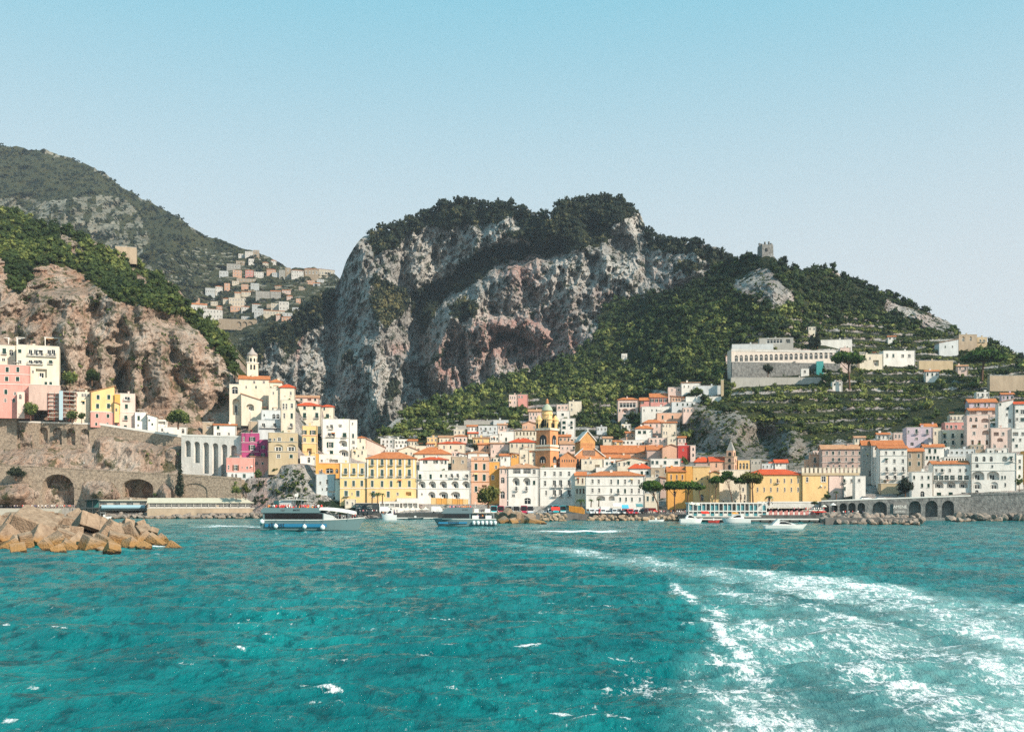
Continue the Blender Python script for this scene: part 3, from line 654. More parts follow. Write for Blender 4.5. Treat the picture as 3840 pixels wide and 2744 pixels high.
def H(label, u0, vt, u1, vb, col, roof='f', rh=12, rows=(), name='house', cat='house', sh='g', tile='o', D=None, k=None, ext=5., Y=None,
      pil=(), band=(), far=False, group=None, trim=True):
    um = (u0 + u1) / 2
    if Y is None: Y = (groundR(um, vb) if far else ground(um, vb)) - (1.0 if far else 2.0)
    SITES.append((u0 - 4, vt - (rh if roof != 'f' else 0) - 4, u1 + 4, vb))
    phi = math.atan((um - CU) / F); k = (.85 if um < 1900 else .45) if k is None else k
    p = phi * k; dx, dy = math.cos(p), -math.sin(p); M = Vector(((um - CU) / F * Y, Y))
    def S(u):
        a = (u - CU) / F; s = (a * M.y - M.x) / (dx - a * dy); return s, M.y + s * dy
    s0, Ya = S(u0); s1, _ = S(u1); L = s1 - s0
    zb = Zv(vb, Y) - ext; zt = Zv(vt, Y) - zb
    if D is None: D = max(5., min(11., L * .8)) if um < 2300 else max(4.5, min(8., L * .6))
    e = empty(name, (M.x + s0 * dx, M.y + s0 * dy, zb), -p); tag(e, label, cat, group)
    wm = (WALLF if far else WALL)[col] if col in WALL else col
    ops = []; wins = []
    for row in rows:
        kd, v0, v1, w, cs = row[:5]; opt = row[5] if len(row) > 5 else ''
        if isinstance(cs, int): cs = (cs, u0, u1)
        if isinstance(cs, tuple): n, ua, ub = cs; cs = [ua + (ub - ua) * (i + .5) / n for i in range(n)]
        xsb = []
        for c in cs:
            s, Yc = S(c); x = s - s0; hw = w / F * Yc / 2; za, zz = Zv(v1, Yc) - zb, Zv(v0, Yc) - zb
            if x - hw < .15 or x + hw > L - .15 or zz > zt - .15 or za < .1: continue
            if any(x - hw < o[1] + .08 and x + hw > o[0] - .08 and za < o[3] + .08 and zz > o[2] - .08 for o in ops): continue
            dep = {'o': 1.6, 'O': 1.7, 'A': .5}.get(kd, .26)
            ops.append((x - hw, x + hw, za, zz, kd, dep)); xsb.append(x)
            wins.append((kd, x, hw * 2, za, zz - za, dep, opt))
    b = MB(); hm = rh / F * Y
    tw = zt
    facade(b, L, 0, tw, ops)
    back = [(0, 0, 0), (L, 0, 0), (L, D, 0), (0, D, 0), (0, 0, tw), (L, 0, tw), (L, D, tw), (0, D, tw)]
    b.add(back, [(1, 2, 6, 5), (2, 3, 7, 6), (3, 0, 4, 7)])
    if roof == 'G': b.add([(0, 0, tw), (L, 0, tw), (L / 2, 0, tw + hm * L / (L + 1.1)), (0, D, tw), (L, D, tw), (L / 2, D, tw + hm * L / (L + 1.1))], [(0, 1, 2), (5, 4, 3)])
    if roof == 'g': b.add([(0, 0, tw), (0, D, tw), (0, D / 2, tw + hm * .9), (L, 0, tw), (L, D, tw), (L, D / 2, tw + hm * .9)], [(2, 1, 0), (3, 4, 5)])
    if roof == 'mr': b.add([(0, 0, tw), (L, 0, tw), (L, 0, tw + hm), (L, D, tw + hm), (L, D, tw), (0, D, tw)], [(0, 1, 2), (1, 4, 3, 2), (5, 3, 4)])
    if roof == 'ml': b.add([(0, 0, tw), (L, 0, tw), (0, 0, tw + hm), (0, D, tw + hm), (L, D, tw), (0, D, tw)], [(0, 1, 2), (0, 2, 3, 5), (5, 3, 4)])
    if roof == 'f':
        b.add([(0, 0, tw - .7), (L, 0, tw - .7), (L, D, tw - .7), (0, D, tw - .7)], [(0, 1, 2, 3)])
        b.box(.02, L - .02, .02, .28, tw - .7, tw - .003); b.box(.02, .28, .28, D - .02, tw - .7, tw - .003); b.box(L - .28, L - .02, .28, D - .02, tw - .7, tw - .003)
    b.build('wall', [wm], e)
    if roof == 'f':
        if trim and not far:
            MB().box(-.12, L + .12, -.14, .3, tw, tw + .16).build('coping', [TRIM], e)
    else:
        roof_mesh(roof, L, D, tw + .003, hm).build('roof', [TILES[tile]], e)
    rr = random.Random(int(u0 * 7 + vt))
    if not far and L > 6 and roof in 'hgf' and rr.random() < .65:
        cx = rr.uniform(.2, .8) * L; cw = rr.uniform(.35, .6); cz = tw - .7 if roof == 'f' else tw + hm * .25
        MB().box(cx - cw, cx + cw, D * .35, D * .35 + .9, cz, tw + (1.3 if roof == 'f' else hm * .6 + 1.2)).box(cx - cw - .1, cx + cw + .1, D * .35 - .1, D * .35 + 1., tw + (1.3 if roof == 'f' else hm * .6 + 1.2), tw + (1.45 if roof == 'f' else hm * .6 + 1.35)).build('chimney', [wm], e)
    if not far and L > 5 and name in ('house', 'hotel', 'palace', 'villa', 'mansion', 'apartment_house', 'convent', 'monastery', 'arcade_house'):
        for xp in ([.25, L - .25] if rr.random() < .5 else [rr.choice((.25, L - .25))]):
            MB().tube((xp, -.12, 0), (xp, -.12, tw - .1), .09, n=5).build('downpipe', [DPIPE], e)
        if roof == 'f':
            for _ in range(rr.randint(1, 3)):
                xa = rr.uniform(.1, .8) * L; ya = rr.uniform(.2, .6) * D; kd2 = rr.random(); zt2 = tw - .7
                if kd2 < .3: MB().tube((xa, ya, zt2), (xa, ya, tw + 2.4), .05, n=4).box(xa - .7, xa + .7, ya - .03, ya + .03, tw + 1.9, tw + 2.0).box(xa - .45, xa + .45, ya - .03, ya + .03, tw + 2.2, tw + 2.28).build('antenna', [IRON], e)
                elif kd2 < .5: MB().lathe([(.1, 0), (.8, .1), (.85, 1.1), (.4, 1.35), (.02, 1.4)], (xa, ya, zt2), 8).build('water_tank', [METAL], e)
                elif kd2 < .75: q = MB().box(xa - .5, xa + .5, .4, 1.0, zt2, tw + .1, 0); v_, t_ = CR_LOW[rr.randrange(6)]; q.add([(p[0] * 1.3 + xa, p[1] * .8 + .7, p[2] * 1.4 + tw) for p in v_], [tuple(t) for t in t_], 1); q.build('roof_plant', [TILES['p'], ROOFPL], e)
                else: MB().box(xa - 1.3, xa + 1.3, .6, 2.8, tw + 1.5, tw + 1.6, 0).box(xa - 1.25, xa - 1.15, .7, .8, zt2, tw + 1.5, 1).box(xa + 1.15, xa + 1.25, .7, .8, zt2, tw + 1.5, 1).build('roof_awning', [rr.choice([TRIM, TILES['o'], GREEN]), IRON], e)
    for kd, x, w, za, h, dep, opt in wins:
        h *= rr.uniform(.93, 1.); w *= rr.uniform(.94, 1.)
        if kd == 'w' and not far and rr.random() < .28: kd = 'c'; opt = opt + rr.choice('gtb')
        if not far and kd in 'wcd' and rr.random() < .05: q = MB().prism([(-w * .7, h), (w * .7, h), (w * .7, h + .1), (-w * .7, h + .1)], -.9, -.01); q.v = [(px, py, pz + py * .5 + .3) for px, py, pz in q.v]; a_ = q.build('awning', [rr.choice([TRIM, TILES['o'], WALL['Y'], GREEN])], e, (x, -.02, za))
        kk = {'s': 'w', 'o': None, 'O': 'd', 'A': 'a', 'D': 'c'}.get(kd, kd)
        if kd in 'oO' and far: continue
        if kd in 'oO':
            if h < 2.2: continue
            wo = inst('window', WMESH['d', 'g'], e, (x, dep - .3, za), (w * .42, 1, h * .62)); continue
        if kd == 'A':
            wo = inst('window', WMESH['w', 'g'], e, (x, dep - .29, za), (w * .7, 1, h * .6)); continue
        s2 = next((c_ for c_ in opt if c_ in 'gt'), sh) if kd == 'c' else sh; key = (kk, s2 if (kk, s2) in WMESH else 'g')
        wo = inst('window', WMESH[key], e, (x, 0, za), (w, 1, h))
        if kd == 's':
            for sg in (-1, 1):
                inst('shutter', SHUT[sh], wo, (sg * .78, 0, 0), (.5, 1, 1))
        if kd in 'dD' or 'b' in opt: inst('balcony', BALC, e, (x, 0, za - .02), (w + .9, 1, 1))
    for row in rows:      # long balconies: option 'B'
        if len(row) > 5 and 'B' in row[5]:
            cs = row[4]; cs = [cs[1], cs[2]] if isinstance(cs, tuple) else [min(cs) - row[3], max(cs) + row[3]]
            sa, Yy = S(max(cs[0], u0 + 1)); sb2, _ = S(min(cs[1], u1 - 1)); xa, xb = sa - s0, sb2 - s0; z = Zv(row[2], Yy) - zb - .02
            q = MB(); q.box(xa, xb, -1.0, -.01, z - .16, z); q.box(xa, xb, -.99, -.93, z + .88, z + .95, 1)
            nb = int((xb - xa) / .35) + 1
            for i in range(nb + 1): xx = xa + (xb - xa - .04) * i / nb; q.box(xx, xx + .035, -.98, -.94, z, z + .88, 1)
            q.build('balcony', [TRIM, IRON], e)
    for (u, v0, v1, w) in pil:
        s, Yc = S(u); x = s - s0; hw = w / F * Yc / 2
        MB().box(x - hw, x + hw, -.14, -.004, Zv(v1, Yc) - zb, Zv(v0, Yc) - zb).build('pilaster', [TRIM], e)
    for bd in band:
        v, th = bd[:2]; z = Zv(v, Y) - zb; t = th / F * Y / 2
        MB().box(-.1, L + .1, -.2, -.004, z - t, z + t).build('cornice', [TRIM if len(bd) < 3 else bd[2]], e)
    return e, dict(L=L, D=D, top=tw, zb=zb, S=S, s0=s0, Y=Y)
def groundR(u, v):
    i = int(np.argmin(np.abs(RS['U'][0] - u))); col = RS['V'][:, i]; j = int(np.clip(np.searchsorted(col, v), 0, len(col) - 1)); return float(RS['Y'][j, i])
SITES = []
# ---- the town, house by house (u0, v_top, u1, v_bottom are read off the photograph and turned into metres at each house's own distance)
# far left, above the coast road
H('cream apartment block with roof pergolas and long balconies, above the pink house', 62, 1296, 222, 1447, 'C', 'f', rows=[('c',1309,1323,12,[74]),('d',1311,1333,13,[114,134,153,184,200],'B'),('w',1350,1363,12,[74]),('d',1350,1364,13,[114,134,150],'B'),('c',1350,1364,13,[190],'b'),('w',1389,1399,7,[123]),('o',1383,1416,38,[155,197]),('c',1431,1442,10,[172,190])], name='apartment_block', cat='apartment block', Y=496)
H('cream wing with one arched window, left of the pergola block', -60, 1294, 60, 1366, 'C', rows=[('c',1306,1328,13,[16],'b'),('a',1311,1332,14,[42]),('w',1343,1354,12,[13])], Y=497)
H('coral pink house with green windows at the far left cliff foot', -70, 1368, 112, 1530, 'P', rows=[('c',1376,1395,11,[27,67]),('c',1412,1429,12,[25,66]),('c',1460,1478,11,[22]),('w',1469,1481,8,[56]),('w',1494,1508,8,[20,52])], band=[(1402,2),(1440,2)], k=.6, Y=490)
H('small pink porch with pointed arch beside the pink house', 64, 1470, 92, 1530, 'B', rows=[('a',1479,1496,9,[76])], name='porch', cat='porch', Y=488)
H('pink retaining wall below the cream apartment block', 108, 1443, 226, 1500, 'D', name='retaining_wall', cat='wall', D=5, Y=492)
H('low cream cottage tucked between steel scaffold and yellow house', 278, 1470, 339, 1560, 'C', rows=[('w',1476,1487,8,[287]),('w',1476,1487,8,(3,304,336)),('w',1503,1515,9,[284,313])], Y=498.5, ext=8)
H('yellow house with a steep single-slope roof on the coast road', 340, 1470, 428, 1546, 'Y', 'mr', 26, rows=[('c',1480,1497,11,[368,408]),('c',1513,1531,11,[366,407])], tile='p', ext=2, band=[(1543,2)], Y=498)
H('coral lower house joined under the yellow single-slope house', 338, 1547, 449, 1600, 'P', rows=[('c',1550,1566,10,[364,405]),('a',1552,1562,7,[436]),('w',1584,1595,8,[361,403]),('a',1586,1599,9,[436])], Y=497.6, ext=.3)
H('small ochre annex with one arched window beside the yellow house', 429, 1514, 447, 1547, 'Y', 'ml', 10, rows=[('a',1530,1542,7,[436])], tile='p', Y=498)
H('orange box-shaped house behind the pink tower house', 430, 1477, 450, 1514, 'O', Y=499)
H('narrow pale pink tower house on the coast road', 449, 1476, 506, 1610, 'B', rows=[('d',1487,1501,19,[477]),('c',1515,1532,11,[474]),('c',1557,1574,11,[472],'b'),('w',1593,1604,11,[470])], band=[(1545,2)], name='tower_house')
H('white house stepping down the cliff road next to pink tower house', 506, 1546, 552, 1616, 'W', rows=[('c',1558,1576,9,[520]),('w',1590,1598,7,[518])])
H('low white house with a small round terrace, stepping down the road', 552, 1562, 592, 1622, 'W', 'ml', 12, rows=[('w',1572,1578,7,[560]),('w',1586,1594,6,[571]),('w',1598,1608,9,[555])], tile='p')
H('white house with an open laundry loggia under a pink flat roof', 587, 1574, 627, 1602, 'W', rows=[('o',1578,1592,26,[607])])
H('long low white roadside house with an arched brown door', 590, 1602, 702, 1634, 'W', rows=[('a',1606,1617,8,[608]),('c',1602,1620,8,[661]),('a',1606,1624,10,[686])], sh='b')
H('tan stone outbuilding with an arch above the white arcade', 760, 1583, 800, 1624, 'T', rows=[('A',1592,1608,18,[783])])
H('small white cottage with thin terracotta roof above the white arcade', 801, 1593, 886, 1640, 'W', 'g', 7, rows=[('c',1597,1609,10,[818]),('c',1594,1608,17,[852]),('w',1621,1632,14,[820]),('w',1622,1631,7,[858])])
# church quarter
H('cream parish wing with a small square window right of the church', 1008, 1455, 1052, 1530, 'C', rows=[('w',1469,1478,6,[1025])])
H('cream house with bright red roof beside the domed church', 1048, 1452, 1106, 1500, 'C', 'h', 14, rows=[('w',1468,1480,7,[1090])], tile='r')
H('pale pink terrace house on top of the hillside cluster', 1106, 1490, 1196, 1512, 'B', 'g', 12, rows=[('o',1493,1503,14,[1160]),('w',1494,1503,8,[1130,1182])], tile='p')
H('tall cream house with narrow windows left of the red-roofed villa', 1052, 1500, 1106, 1622, 'C', rows=[('w',1512,1535,7,[1063,1074]),('w',1512,1530,9,[1094]),('c',1548,1569,9,[1094]),('w',1548,1569,7,[1066]),('d',1586,1602,10,[1092])])
H('cream villa with red hipped roof at the crown of the cluster', 1104, 1520, 1204, 1590, 'C', 'h', 15, rows=[('w',1523,1535,10,[1142,1179]),('c',1547,1568,12,[1142,1188],'b')], tile='r', name='villa', cat='villa')
H('small cream annex with red roof right of the hipped villa', 1205, 1524, 1253, 1575, 'C', 'h', 9, rows=[('w',1527,1538,7,[1216]),('c',1551,1568,12,[1228])], tile='r')
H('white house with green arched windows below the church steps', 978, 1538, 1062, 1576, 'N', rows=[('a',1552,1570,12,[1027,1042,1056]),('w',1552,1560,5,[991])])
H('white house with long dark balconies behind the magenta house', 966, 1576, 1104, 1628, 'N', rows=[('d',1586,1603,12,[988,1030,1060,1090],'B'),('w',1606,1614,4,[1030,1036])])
H('brown brick block under the church stairway', 932, 1580, 965, 1628, 'T')
H('magenta house with green shutters at the end of the arcade', 904, 1623, 972, 1722, 'M', rows=[('w',1638,1654,5,[914]),('s',1638,1654,11,[946]),('s',1668,1687,12,[945]),('s',1700,1713,9,[944])], band=[(1659,1.2),(1693,1.2)], Y=477)
H('lower magenta wing with a roof terrace', 973, 1648, 1004, 1722, 'M', rows=[('s',1670,1682,8,[987]),('s',1699,1711,8,[986])], Y=477)
H('bright pink villa on the rock, its windows with brown shutters', 849, 1716, 953, 1770, 'P', 'f', rows=[('w',1743,1760,6,[857]),('s',1743,1764,12,[884]),('w',1749,1754,4,[908]),('w',1748,1758,8,[927]),('w',1748,1756,5,[944])], sh='b', Y=471)
H('rounded pink wing behind the pink villa', 940, 1713, 1008, 1760, 'P', 'ml', 4, rows=[('a',1731,1742,12,[962]),('w',1733,1741,6,[985])], tile='p', Y=473)
H('white base storey with arched windows under the pink villa', 850, 1771, 955, 1818, 'N', rows=[('a',1776,1793,8,[871,885]),('c',1775,1791,11,[916]),('w',1786,1793,6,[944])], sh='t', Y=470.5)
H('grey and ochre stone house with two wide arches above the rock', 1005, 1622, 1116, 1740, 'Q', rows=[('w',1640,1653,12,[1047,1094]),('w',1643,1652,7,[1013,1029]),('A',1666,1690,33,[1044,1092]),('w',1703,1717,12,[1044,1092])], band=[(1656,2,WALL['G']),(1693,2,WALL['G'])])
H('tall yellow house with red trim above the rocks', 1132, 1596, 1190, 1708, 'Y', rows=[('s',1612,1628,9,[1141]),('s',1612,1629,11,[1173]),('w',1641,1656,10,[1142,1173]),('o',1681,1703,17,[1160])], band=[(1632,3,WALL['S']),(1662,1.5)])
H('white base house with an arched doorway under the tall yellow house', 1126, 1709, 1184, 1738, 'W', rows=[('a',1713,1734,10,[1158]),('w',1716,1722,6,[1177])])
H('narrow rust orange wall tower beside the orange terrace house', 1184, 1700, 1194, 1805, 'O', name='tower_house')
H('big white stepped apartment house with two arched loggias', 1207, 1571, 1312, 1722, 'W', rows=[('d',1592,1608,11,[1243]),('w',1595,1604,8,[1228]),('A',1590,1602,16,[1275]),('d',1623,1637,11,[1234,1250]),('w',1622,1640,14,[1292]),('s',1657,1678,12,[1238]),('O',1650,1674,31,[1286]),('c',1688,1707,13,[1243]),('O',1686,1710,36,[1288])], name='apartment_house', cat='apartment house', band=[(1641,1.5)])
H('white right wing of the stepped apartment house, with a round window', 1313, 1574, 1339, 1700, 'W', rows=[('w',1584,1592,5,[1322]),('w',1625,1642,8,[1324]),('w',1652,1664,10,[1325]),('w',1675,1687,8,[1326])])
H('white terrace house with red awning above the orange house', 1194, 1703, 1274, 1738, 'W', rows=[('w',1722,1732,8,[1206]),('o',1722,1734,32,[1251])])
H('small cream house with a tile cap right of the stepped apartments', 1340, 1640, 1371, 1704, 'C', 'h', 6, rows=[('w',1645,1659,7,[1351]),('w',1672,1684,6,[1362])])
H('jumbled cream terrace behind the yellow palace', 1316, 1684, 1376, 1722, 'C', rows=[('w',1690,1703,5,[1331,1358]),('w',1705,1712,6,[1344])])
H('pink warehouse with a long single-slope roof above the yellow palace', 1373, 1676, 1444, 1702, 'B', 'ml', 36, tile='p', name='warehouse', cat='warehouse', D=14)
_yr = [1396,1433,1467,1500,1535]
H('tall yellow palace with orange hipped roof and white pilasters', 1374, 1718, 1561, 1880, 'Y', 'h', 27, rows=[('D',1722,1744,10,_yr),('D',1759,1785,11,_yr),('c',1801,1825,10,_yr),('c',1840,1864,11,[1400,1456]),('w',1846,1857,8,[1491]),('o',1844,1858,20,[1532])], sh='t', name='palace', cat='palace', D=16,
  pil=[(u,1720,1789,5) for u in (1379,1415,1450,1484,1518,1552)], band=[(1719.5,2.2),(1791,2.6),(1830,2.2)])
H('lower yellow palace wing with roof terrace and pilasters', 1275, 1736, 1373, 1882, 'Y', 'f', rows=[('D',1754,1776,11,[1296,1327,1358]),('c',1801,1823,10,[1296,1326,1357]),('c',1838,1861,13,[1298,1342]),('w',1846,1856,4,[1320])], sh='t', name='palace_wing', cat='palace',
  pil=[(u,1738,1789,5) for u in (1279,1311,1343,1370)], band=[(1791,2.6),(1830,2.2)])
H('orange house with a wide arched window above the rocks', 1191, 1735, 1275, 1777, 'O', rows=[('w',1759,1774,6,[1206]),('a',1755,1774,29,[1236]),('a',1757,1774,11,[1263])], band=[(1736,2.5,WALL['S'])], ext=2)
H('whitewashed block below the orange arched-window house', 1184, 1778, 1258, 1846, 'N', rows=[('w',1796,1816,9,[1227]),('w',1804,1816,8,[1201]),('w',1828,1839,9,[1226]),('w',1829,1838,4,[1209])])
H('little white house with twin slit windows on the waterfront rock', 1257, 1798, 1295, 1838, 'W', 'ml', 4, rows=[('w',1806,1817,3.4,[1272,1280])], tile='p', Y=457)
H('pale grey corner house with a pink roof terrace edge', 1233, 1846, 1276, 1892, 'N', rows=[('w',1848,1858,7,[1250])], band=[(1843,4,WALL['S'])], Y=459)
# behind the palace
H('distant grey white apartment house under the dark slope', 1427, 1644, 1475, 1686, 'N', rows=[('w',1650,1660,7,(3,1430,1474)),('w',1666,1675,6,(3,1430,1474))])
H('distant white block with dark windows right of its grey neighbour', 1478, 1647, 1528, 1680, 'W', rows=[('w',1653,1662,8,(4,1480,1527)),('w',1667,1675,7,(3,1480,1527))])
H('cream gabled house behind the palace roof', 1492, 1688, 1572, 1710, 'C', 'G', 16, rows=[('w',1696,1704,5,(4,1495,1570))], tile='p')
H('cream long house with flat roof behind the palace roof', 1556, 1672, 1602, 1700, 'C', rows=[('w',1680,1690,8,[1569])])
H('small distant pink house among trees above the centre', 1600, 1663, 1629, 1676, 'B', 'g', 3, rows=[('w',1666,1673,5,(3,1601,1628))])
H('wide house under a big orange hipped roof in the old centre', 1552, 1701, 1691, 1730, 'C', 'h', 27, rows=[('w',1706,1714,6,[1590,1640])], D=15)
H('white house with red roof front and green shutters above the arcade house', 1571, 1722, 1680, 1764, 'W', 'h', 11, rows=[('s',1725,1737,8,[1595,1634]),('A',1724,1739,12,[1656]),('w',1725,1739,7,[1671])], tile='r')
H('white waterfront house with two storeys of arches', 1564, 1764, 1765, 1882, 'W', rows=[('c',1777,1796,11,[1575],'b'),('c',1777,1796,9,[1615]),('w',1778,1789,8,[1654,1673]),('d',1775,1791,9,[1694,1716]),('d',1777,1791,11,[1750]),('O',1803,1829,27,[1582,1621,1662,1706,1747]),('O',1843,1868,27,[1619]),('O',1843,1868,35,[1663,1708]),('w',1848,1856,6,[1582])], name='arcade_house', cat='house', band=[(1798,1.5),(1832,1.8)])
H('narrow reddish palazzo with dark red pilasters', 1767, 1712, 1834, 1884, 'S', rows=[('w',1717,1723,4,[1781,1787,1813]),('c',1737,1761,10,[1785,1816]),('c',1777,1802,11,[1785,1816]),('c',1822,1843,10,[1785]),('o',1818,1826,18,[1816])], name='palazzo', cat='palace', band=[(1727,2.5,WALL['K']),(1767,2.5,WALL['K']),(1806,2.5,WALL['K'])])
H('white terrace storey on top behind the reddish palazzo', 1753, 1697, 1831, 1716, 'W', 'h', 8, tile='p')
H('orange house squeezed between palazzo and cream mansion', 1835, 1731, 1873, 1884, 'O', rows=[('w',1782,1798,9,[1848]),('w',1745,1757,8,[1860])])
H('cream mansion with low hipped roof and round balconied arches', 1904, 1753, 2021, 1892, 'W', 'h', 18, rows=[('W',1758,1777,28,[1938,1976]),('w',1760,1777,11,[2003]),('O',1790,1819,27,[1935,1975]),('c',1801,1817,9,[2003]),('w',1824,1839,8,[1936,1974],'b'),('a',1866,1889,25,[1978]),('w',1852,1862,12,[1925])], name='mansion', cat='mansion', band=[(1786,1.5)], tile='p')
H('narrow rose wing with pointed arch at the mansion side', 1873, 1754, 1904, 1892, 'B', 'h', 10, rows=[('w',1761,1774,5,[1880,1896]),('a',1789,1811,14,[1885]),('a',1841,1868,16,[1885])], tile='p')
H('white four-storey hotel with pediment windows and roof balustrade', 2023, 1753, 2158, 1892, 'W', rows=[('w',1766,1783,8,[2044]),('w',1801,1821,9,[2044]),('w',1838,1856,6,[2048]),('w',1767,1784,9,[2079,2102,2134]),('d',1799,1826,12,[2079,2102,2134]),('d',1835,1861,12,[2079,2102,2134])], name='hotel', cat='hotel', band=[(1756,2),(1792,1.6),(1829,1.6)], sh='t')
H('ochre side house between the two white hotels', 2157, 1782, 2197, 1892, 'C', 'g', 15, rows=[('c',1792,1812,6,[2168,2185]),('c',1830,1850,6,[2164,2176,2188])], sh='b')
H('long white hotel with orange hipped roof on the promenade', 2198, 1782, 2417, 1895, 'W', 'h', 18, rows=[('w',1796,1812,8,[2222,2245]),('w',1830,1846,8,[2222,2247]),('w',1797,1815,7,[2292,2318,2344,2369,2396]),('w',1831,1849,7,[2292,2318,2344,2369,2396]),('O',1858,1876,32,[2253]),('O',1858,1876,22,[2294]),('c',1864,1879,6,[2326,2348,2370,2400])], name='hotel', cat='hotel', sh='t', D=14, band=[(1783,2.5),(1819,2),(1854,2)], Y=434)
H('cream low block with two shutters at the end of the long hotel', 2418, 1850, 2470, 1902, 'C', rows=[('c',1860,1878,8,[2429,2449])], sh='t', Y=433)
H('white pavilion under a small bright red hipped roof', 2358, 1755, 2440, 1800, 'W', 'h', 18, rows=[('c',1766,1779,9,[2407,2428])], tile='r')
# cathedral quarter, upper rows
H('coral house alone among the trees above the bell tower', 1909, 1480, 1940, 1530, 'B', rows=[('w',1487,1495,4,[1914,1922,1930]),('w',1505,1513,4,[1914,1930])])
H('coral red house wing among the trees above the bell tower', 1941, 1479, 1980, 1527, 'P', rows=[('w',1484,1492,6,[1947,1957])])
H('pale pink house with orange roof up behind the bell tower', 1982, 1543, 2033, 1578, 'B', 'g', 11, rows=[('w',1548,1557,4,[1989,2001,2012]),('w',1562,1571,6,(3,1984,2030))], tile='p')
H('salmon house with low gable left of the bell tower', 1957, 1590, 2014, 1622, 'S', 'G', 12, rows=[('w',1597,1606,4,[1965,1974,2003])], tile='p')
H('cream terraced house with three doors left of the bell tower', 1929, 1613, 2013, 1652, 'C', 'g', 3, rows=[('o',1619,1632,5,(6,1932,2010)),('w',1640,1649,5,(4,1935,2008))], tile='p')
H('bright white house with one green door in the upper centre', 1873, 1618, 1930, 1662, 'W', rows=[('c',1640,1654,7,[1898]),('w',1626,1632,5,[1880])])
H('tall white house with green shutters right of the bell tower', 2103, 1569, 2158, 1640, 'W', rows=[('c',1578,1590,13,[2115]),('c',1578,1590,8,[2143],'b'),('c',1597,1608,13,[2115]),('c',1598,1607,10,[2143]),('c',1616,1629,9,[2112])])
H('white top house behind the tall green-shuttered house', 2086, 1541, 2138, 1576, 'W', rows=[('w',1549,1558,9,[2110])])
H('plain cream tower house with two windows on the upper slope', 2133, 1505, 2181, 1555, 'C', rows=[('w',1513,1522,5,[2144]),('w',1531,1540,5,[2144])], name='tower_house')
H('low pinkish ruin wall left of the cream tower house', 2086, 1517, 2132, 1542, 'B', rows=[('w',1524,1531,6,(3,2090,2130))])
H('cream house with two red hipped roofs left of the bell tower', 1909, 1657, 2008, 1694, 'C', 'h', 17, rows=[('w',1664,1677,5,[1920,1938,1960,1982,1994])], tile='r')
H('pale yellow house with terrace in the tight old centre', 1946, 1686, 1984, 1742, 'C', rows=[('w',1704,1712,5,[1966]),('w',1722,1730,6,[1968])])
H('small cream house touching the bell tower', 1985, 1692, 2009, 1742, 'C', 'g', 4, rows=[('w',1703,1711,5,[1999]),('w',1722,1730,6,[2000])])
H('orange box house with two dark windows in the old centre', 1916, 1703, 1945, 1742, 'O', 'ml', 4, rows=[('w',1707,1716,5,[1922,1935])])
H('white house with orange gable left of the orange box house', 1874, 1708, 1914, 1742, 'W', 'g', 9, rows=[('w',1716,1729,7,[1895]),('w',1712,1720,4,[1883])])
H('salmon house corner with one window above the mansion roof', 1838, 1712, 1873, 1738, 'S', rows=[('w',1716,1728,7,[1846,1862])])
H('cream house with red roof left in the upper centre', 1642, 1662, 1746, 1706, 'C', 'h', 10, rows=[('w',1670,1682,6,[1665,1690,1728]),('o',1686,1696,12,[1710])], tile='r')
H('tan and yellow house with one tall window behind the arcade house', 1692, 1712, 1752, 1758, 'T', 'f', rows=[('w',1722,1737,6,[1700]),('w',1725,1737,8,[1735])])
H('yellow house with three windows in the upper centre', 1773, 1641, 1834, 1676, 'Y', 'g', 4, rows=[('w',1648,1660,4,[1780,1795,1811])], tile='p')
H('salmon narrow house under the yellow three-window house', 1792, 1666, 1837, 1702, 'S', 'g', 7, rows=[('w',1672,1682,5,[1818,1828]),('w',1686,1696,4,[1819])])
H('pale pink stepped house in the middle of the old centre', 1838, 1662, 1908, 1712, 'B', 'g', 6, rows=[('w',1668,1678,5,[1845,1878]),('w',1688,1697,5,[1850,1890])], tile='p')
H('blue-white house near the top of the old centre', 1792, 1596, 1868, 1630, 'N', rows=[('w',1603,1612,6,(4,1795,1865)),('w',1617,1626,6,(3,1795,1865))])
H('low cream house with weathered roof at the left edge of the old centre', 1645, 1638, 1700, 1664, 'C', 'g', 7, rows=[('w',1646,1655,5,(3,1648,1698))], tile='p')
H('pale pink house right of the low weathered-roof house', 1702, 1634, 1752, 1662, 'B', 'h', 6, rows=[('w',1643,1652,5,(3,1704,1750))])
H('cream house with small red roof above the yellow three-window house', 1755, 1624, 1792, 1644, 'C', 'g', 6, rows=[('w',1629,1637,5,(2,1757,1790))], tile='r')
H('white house with flat terrace below the blue-white house', 1836, 1632, 1872, 1662, 'W', rows=[('w',1640,1650,5,(3,1838,1870))])
H('grey glasshouse terrace under the dark cliff slope', 1660, 1596, 1755, 1606, 'G', D=4, name='terrace_house')
H('grey stone terrace wall above the glasshouse terrace', 1740, 1578, 1850, 1588, 'G', D=3, name='terrace_wall', cat='wall')
H('long pale terrace wall below the coral house', 1850, 1575, 1912, 1590, 'N', D=3, name='terrace_wall', cat='wall')
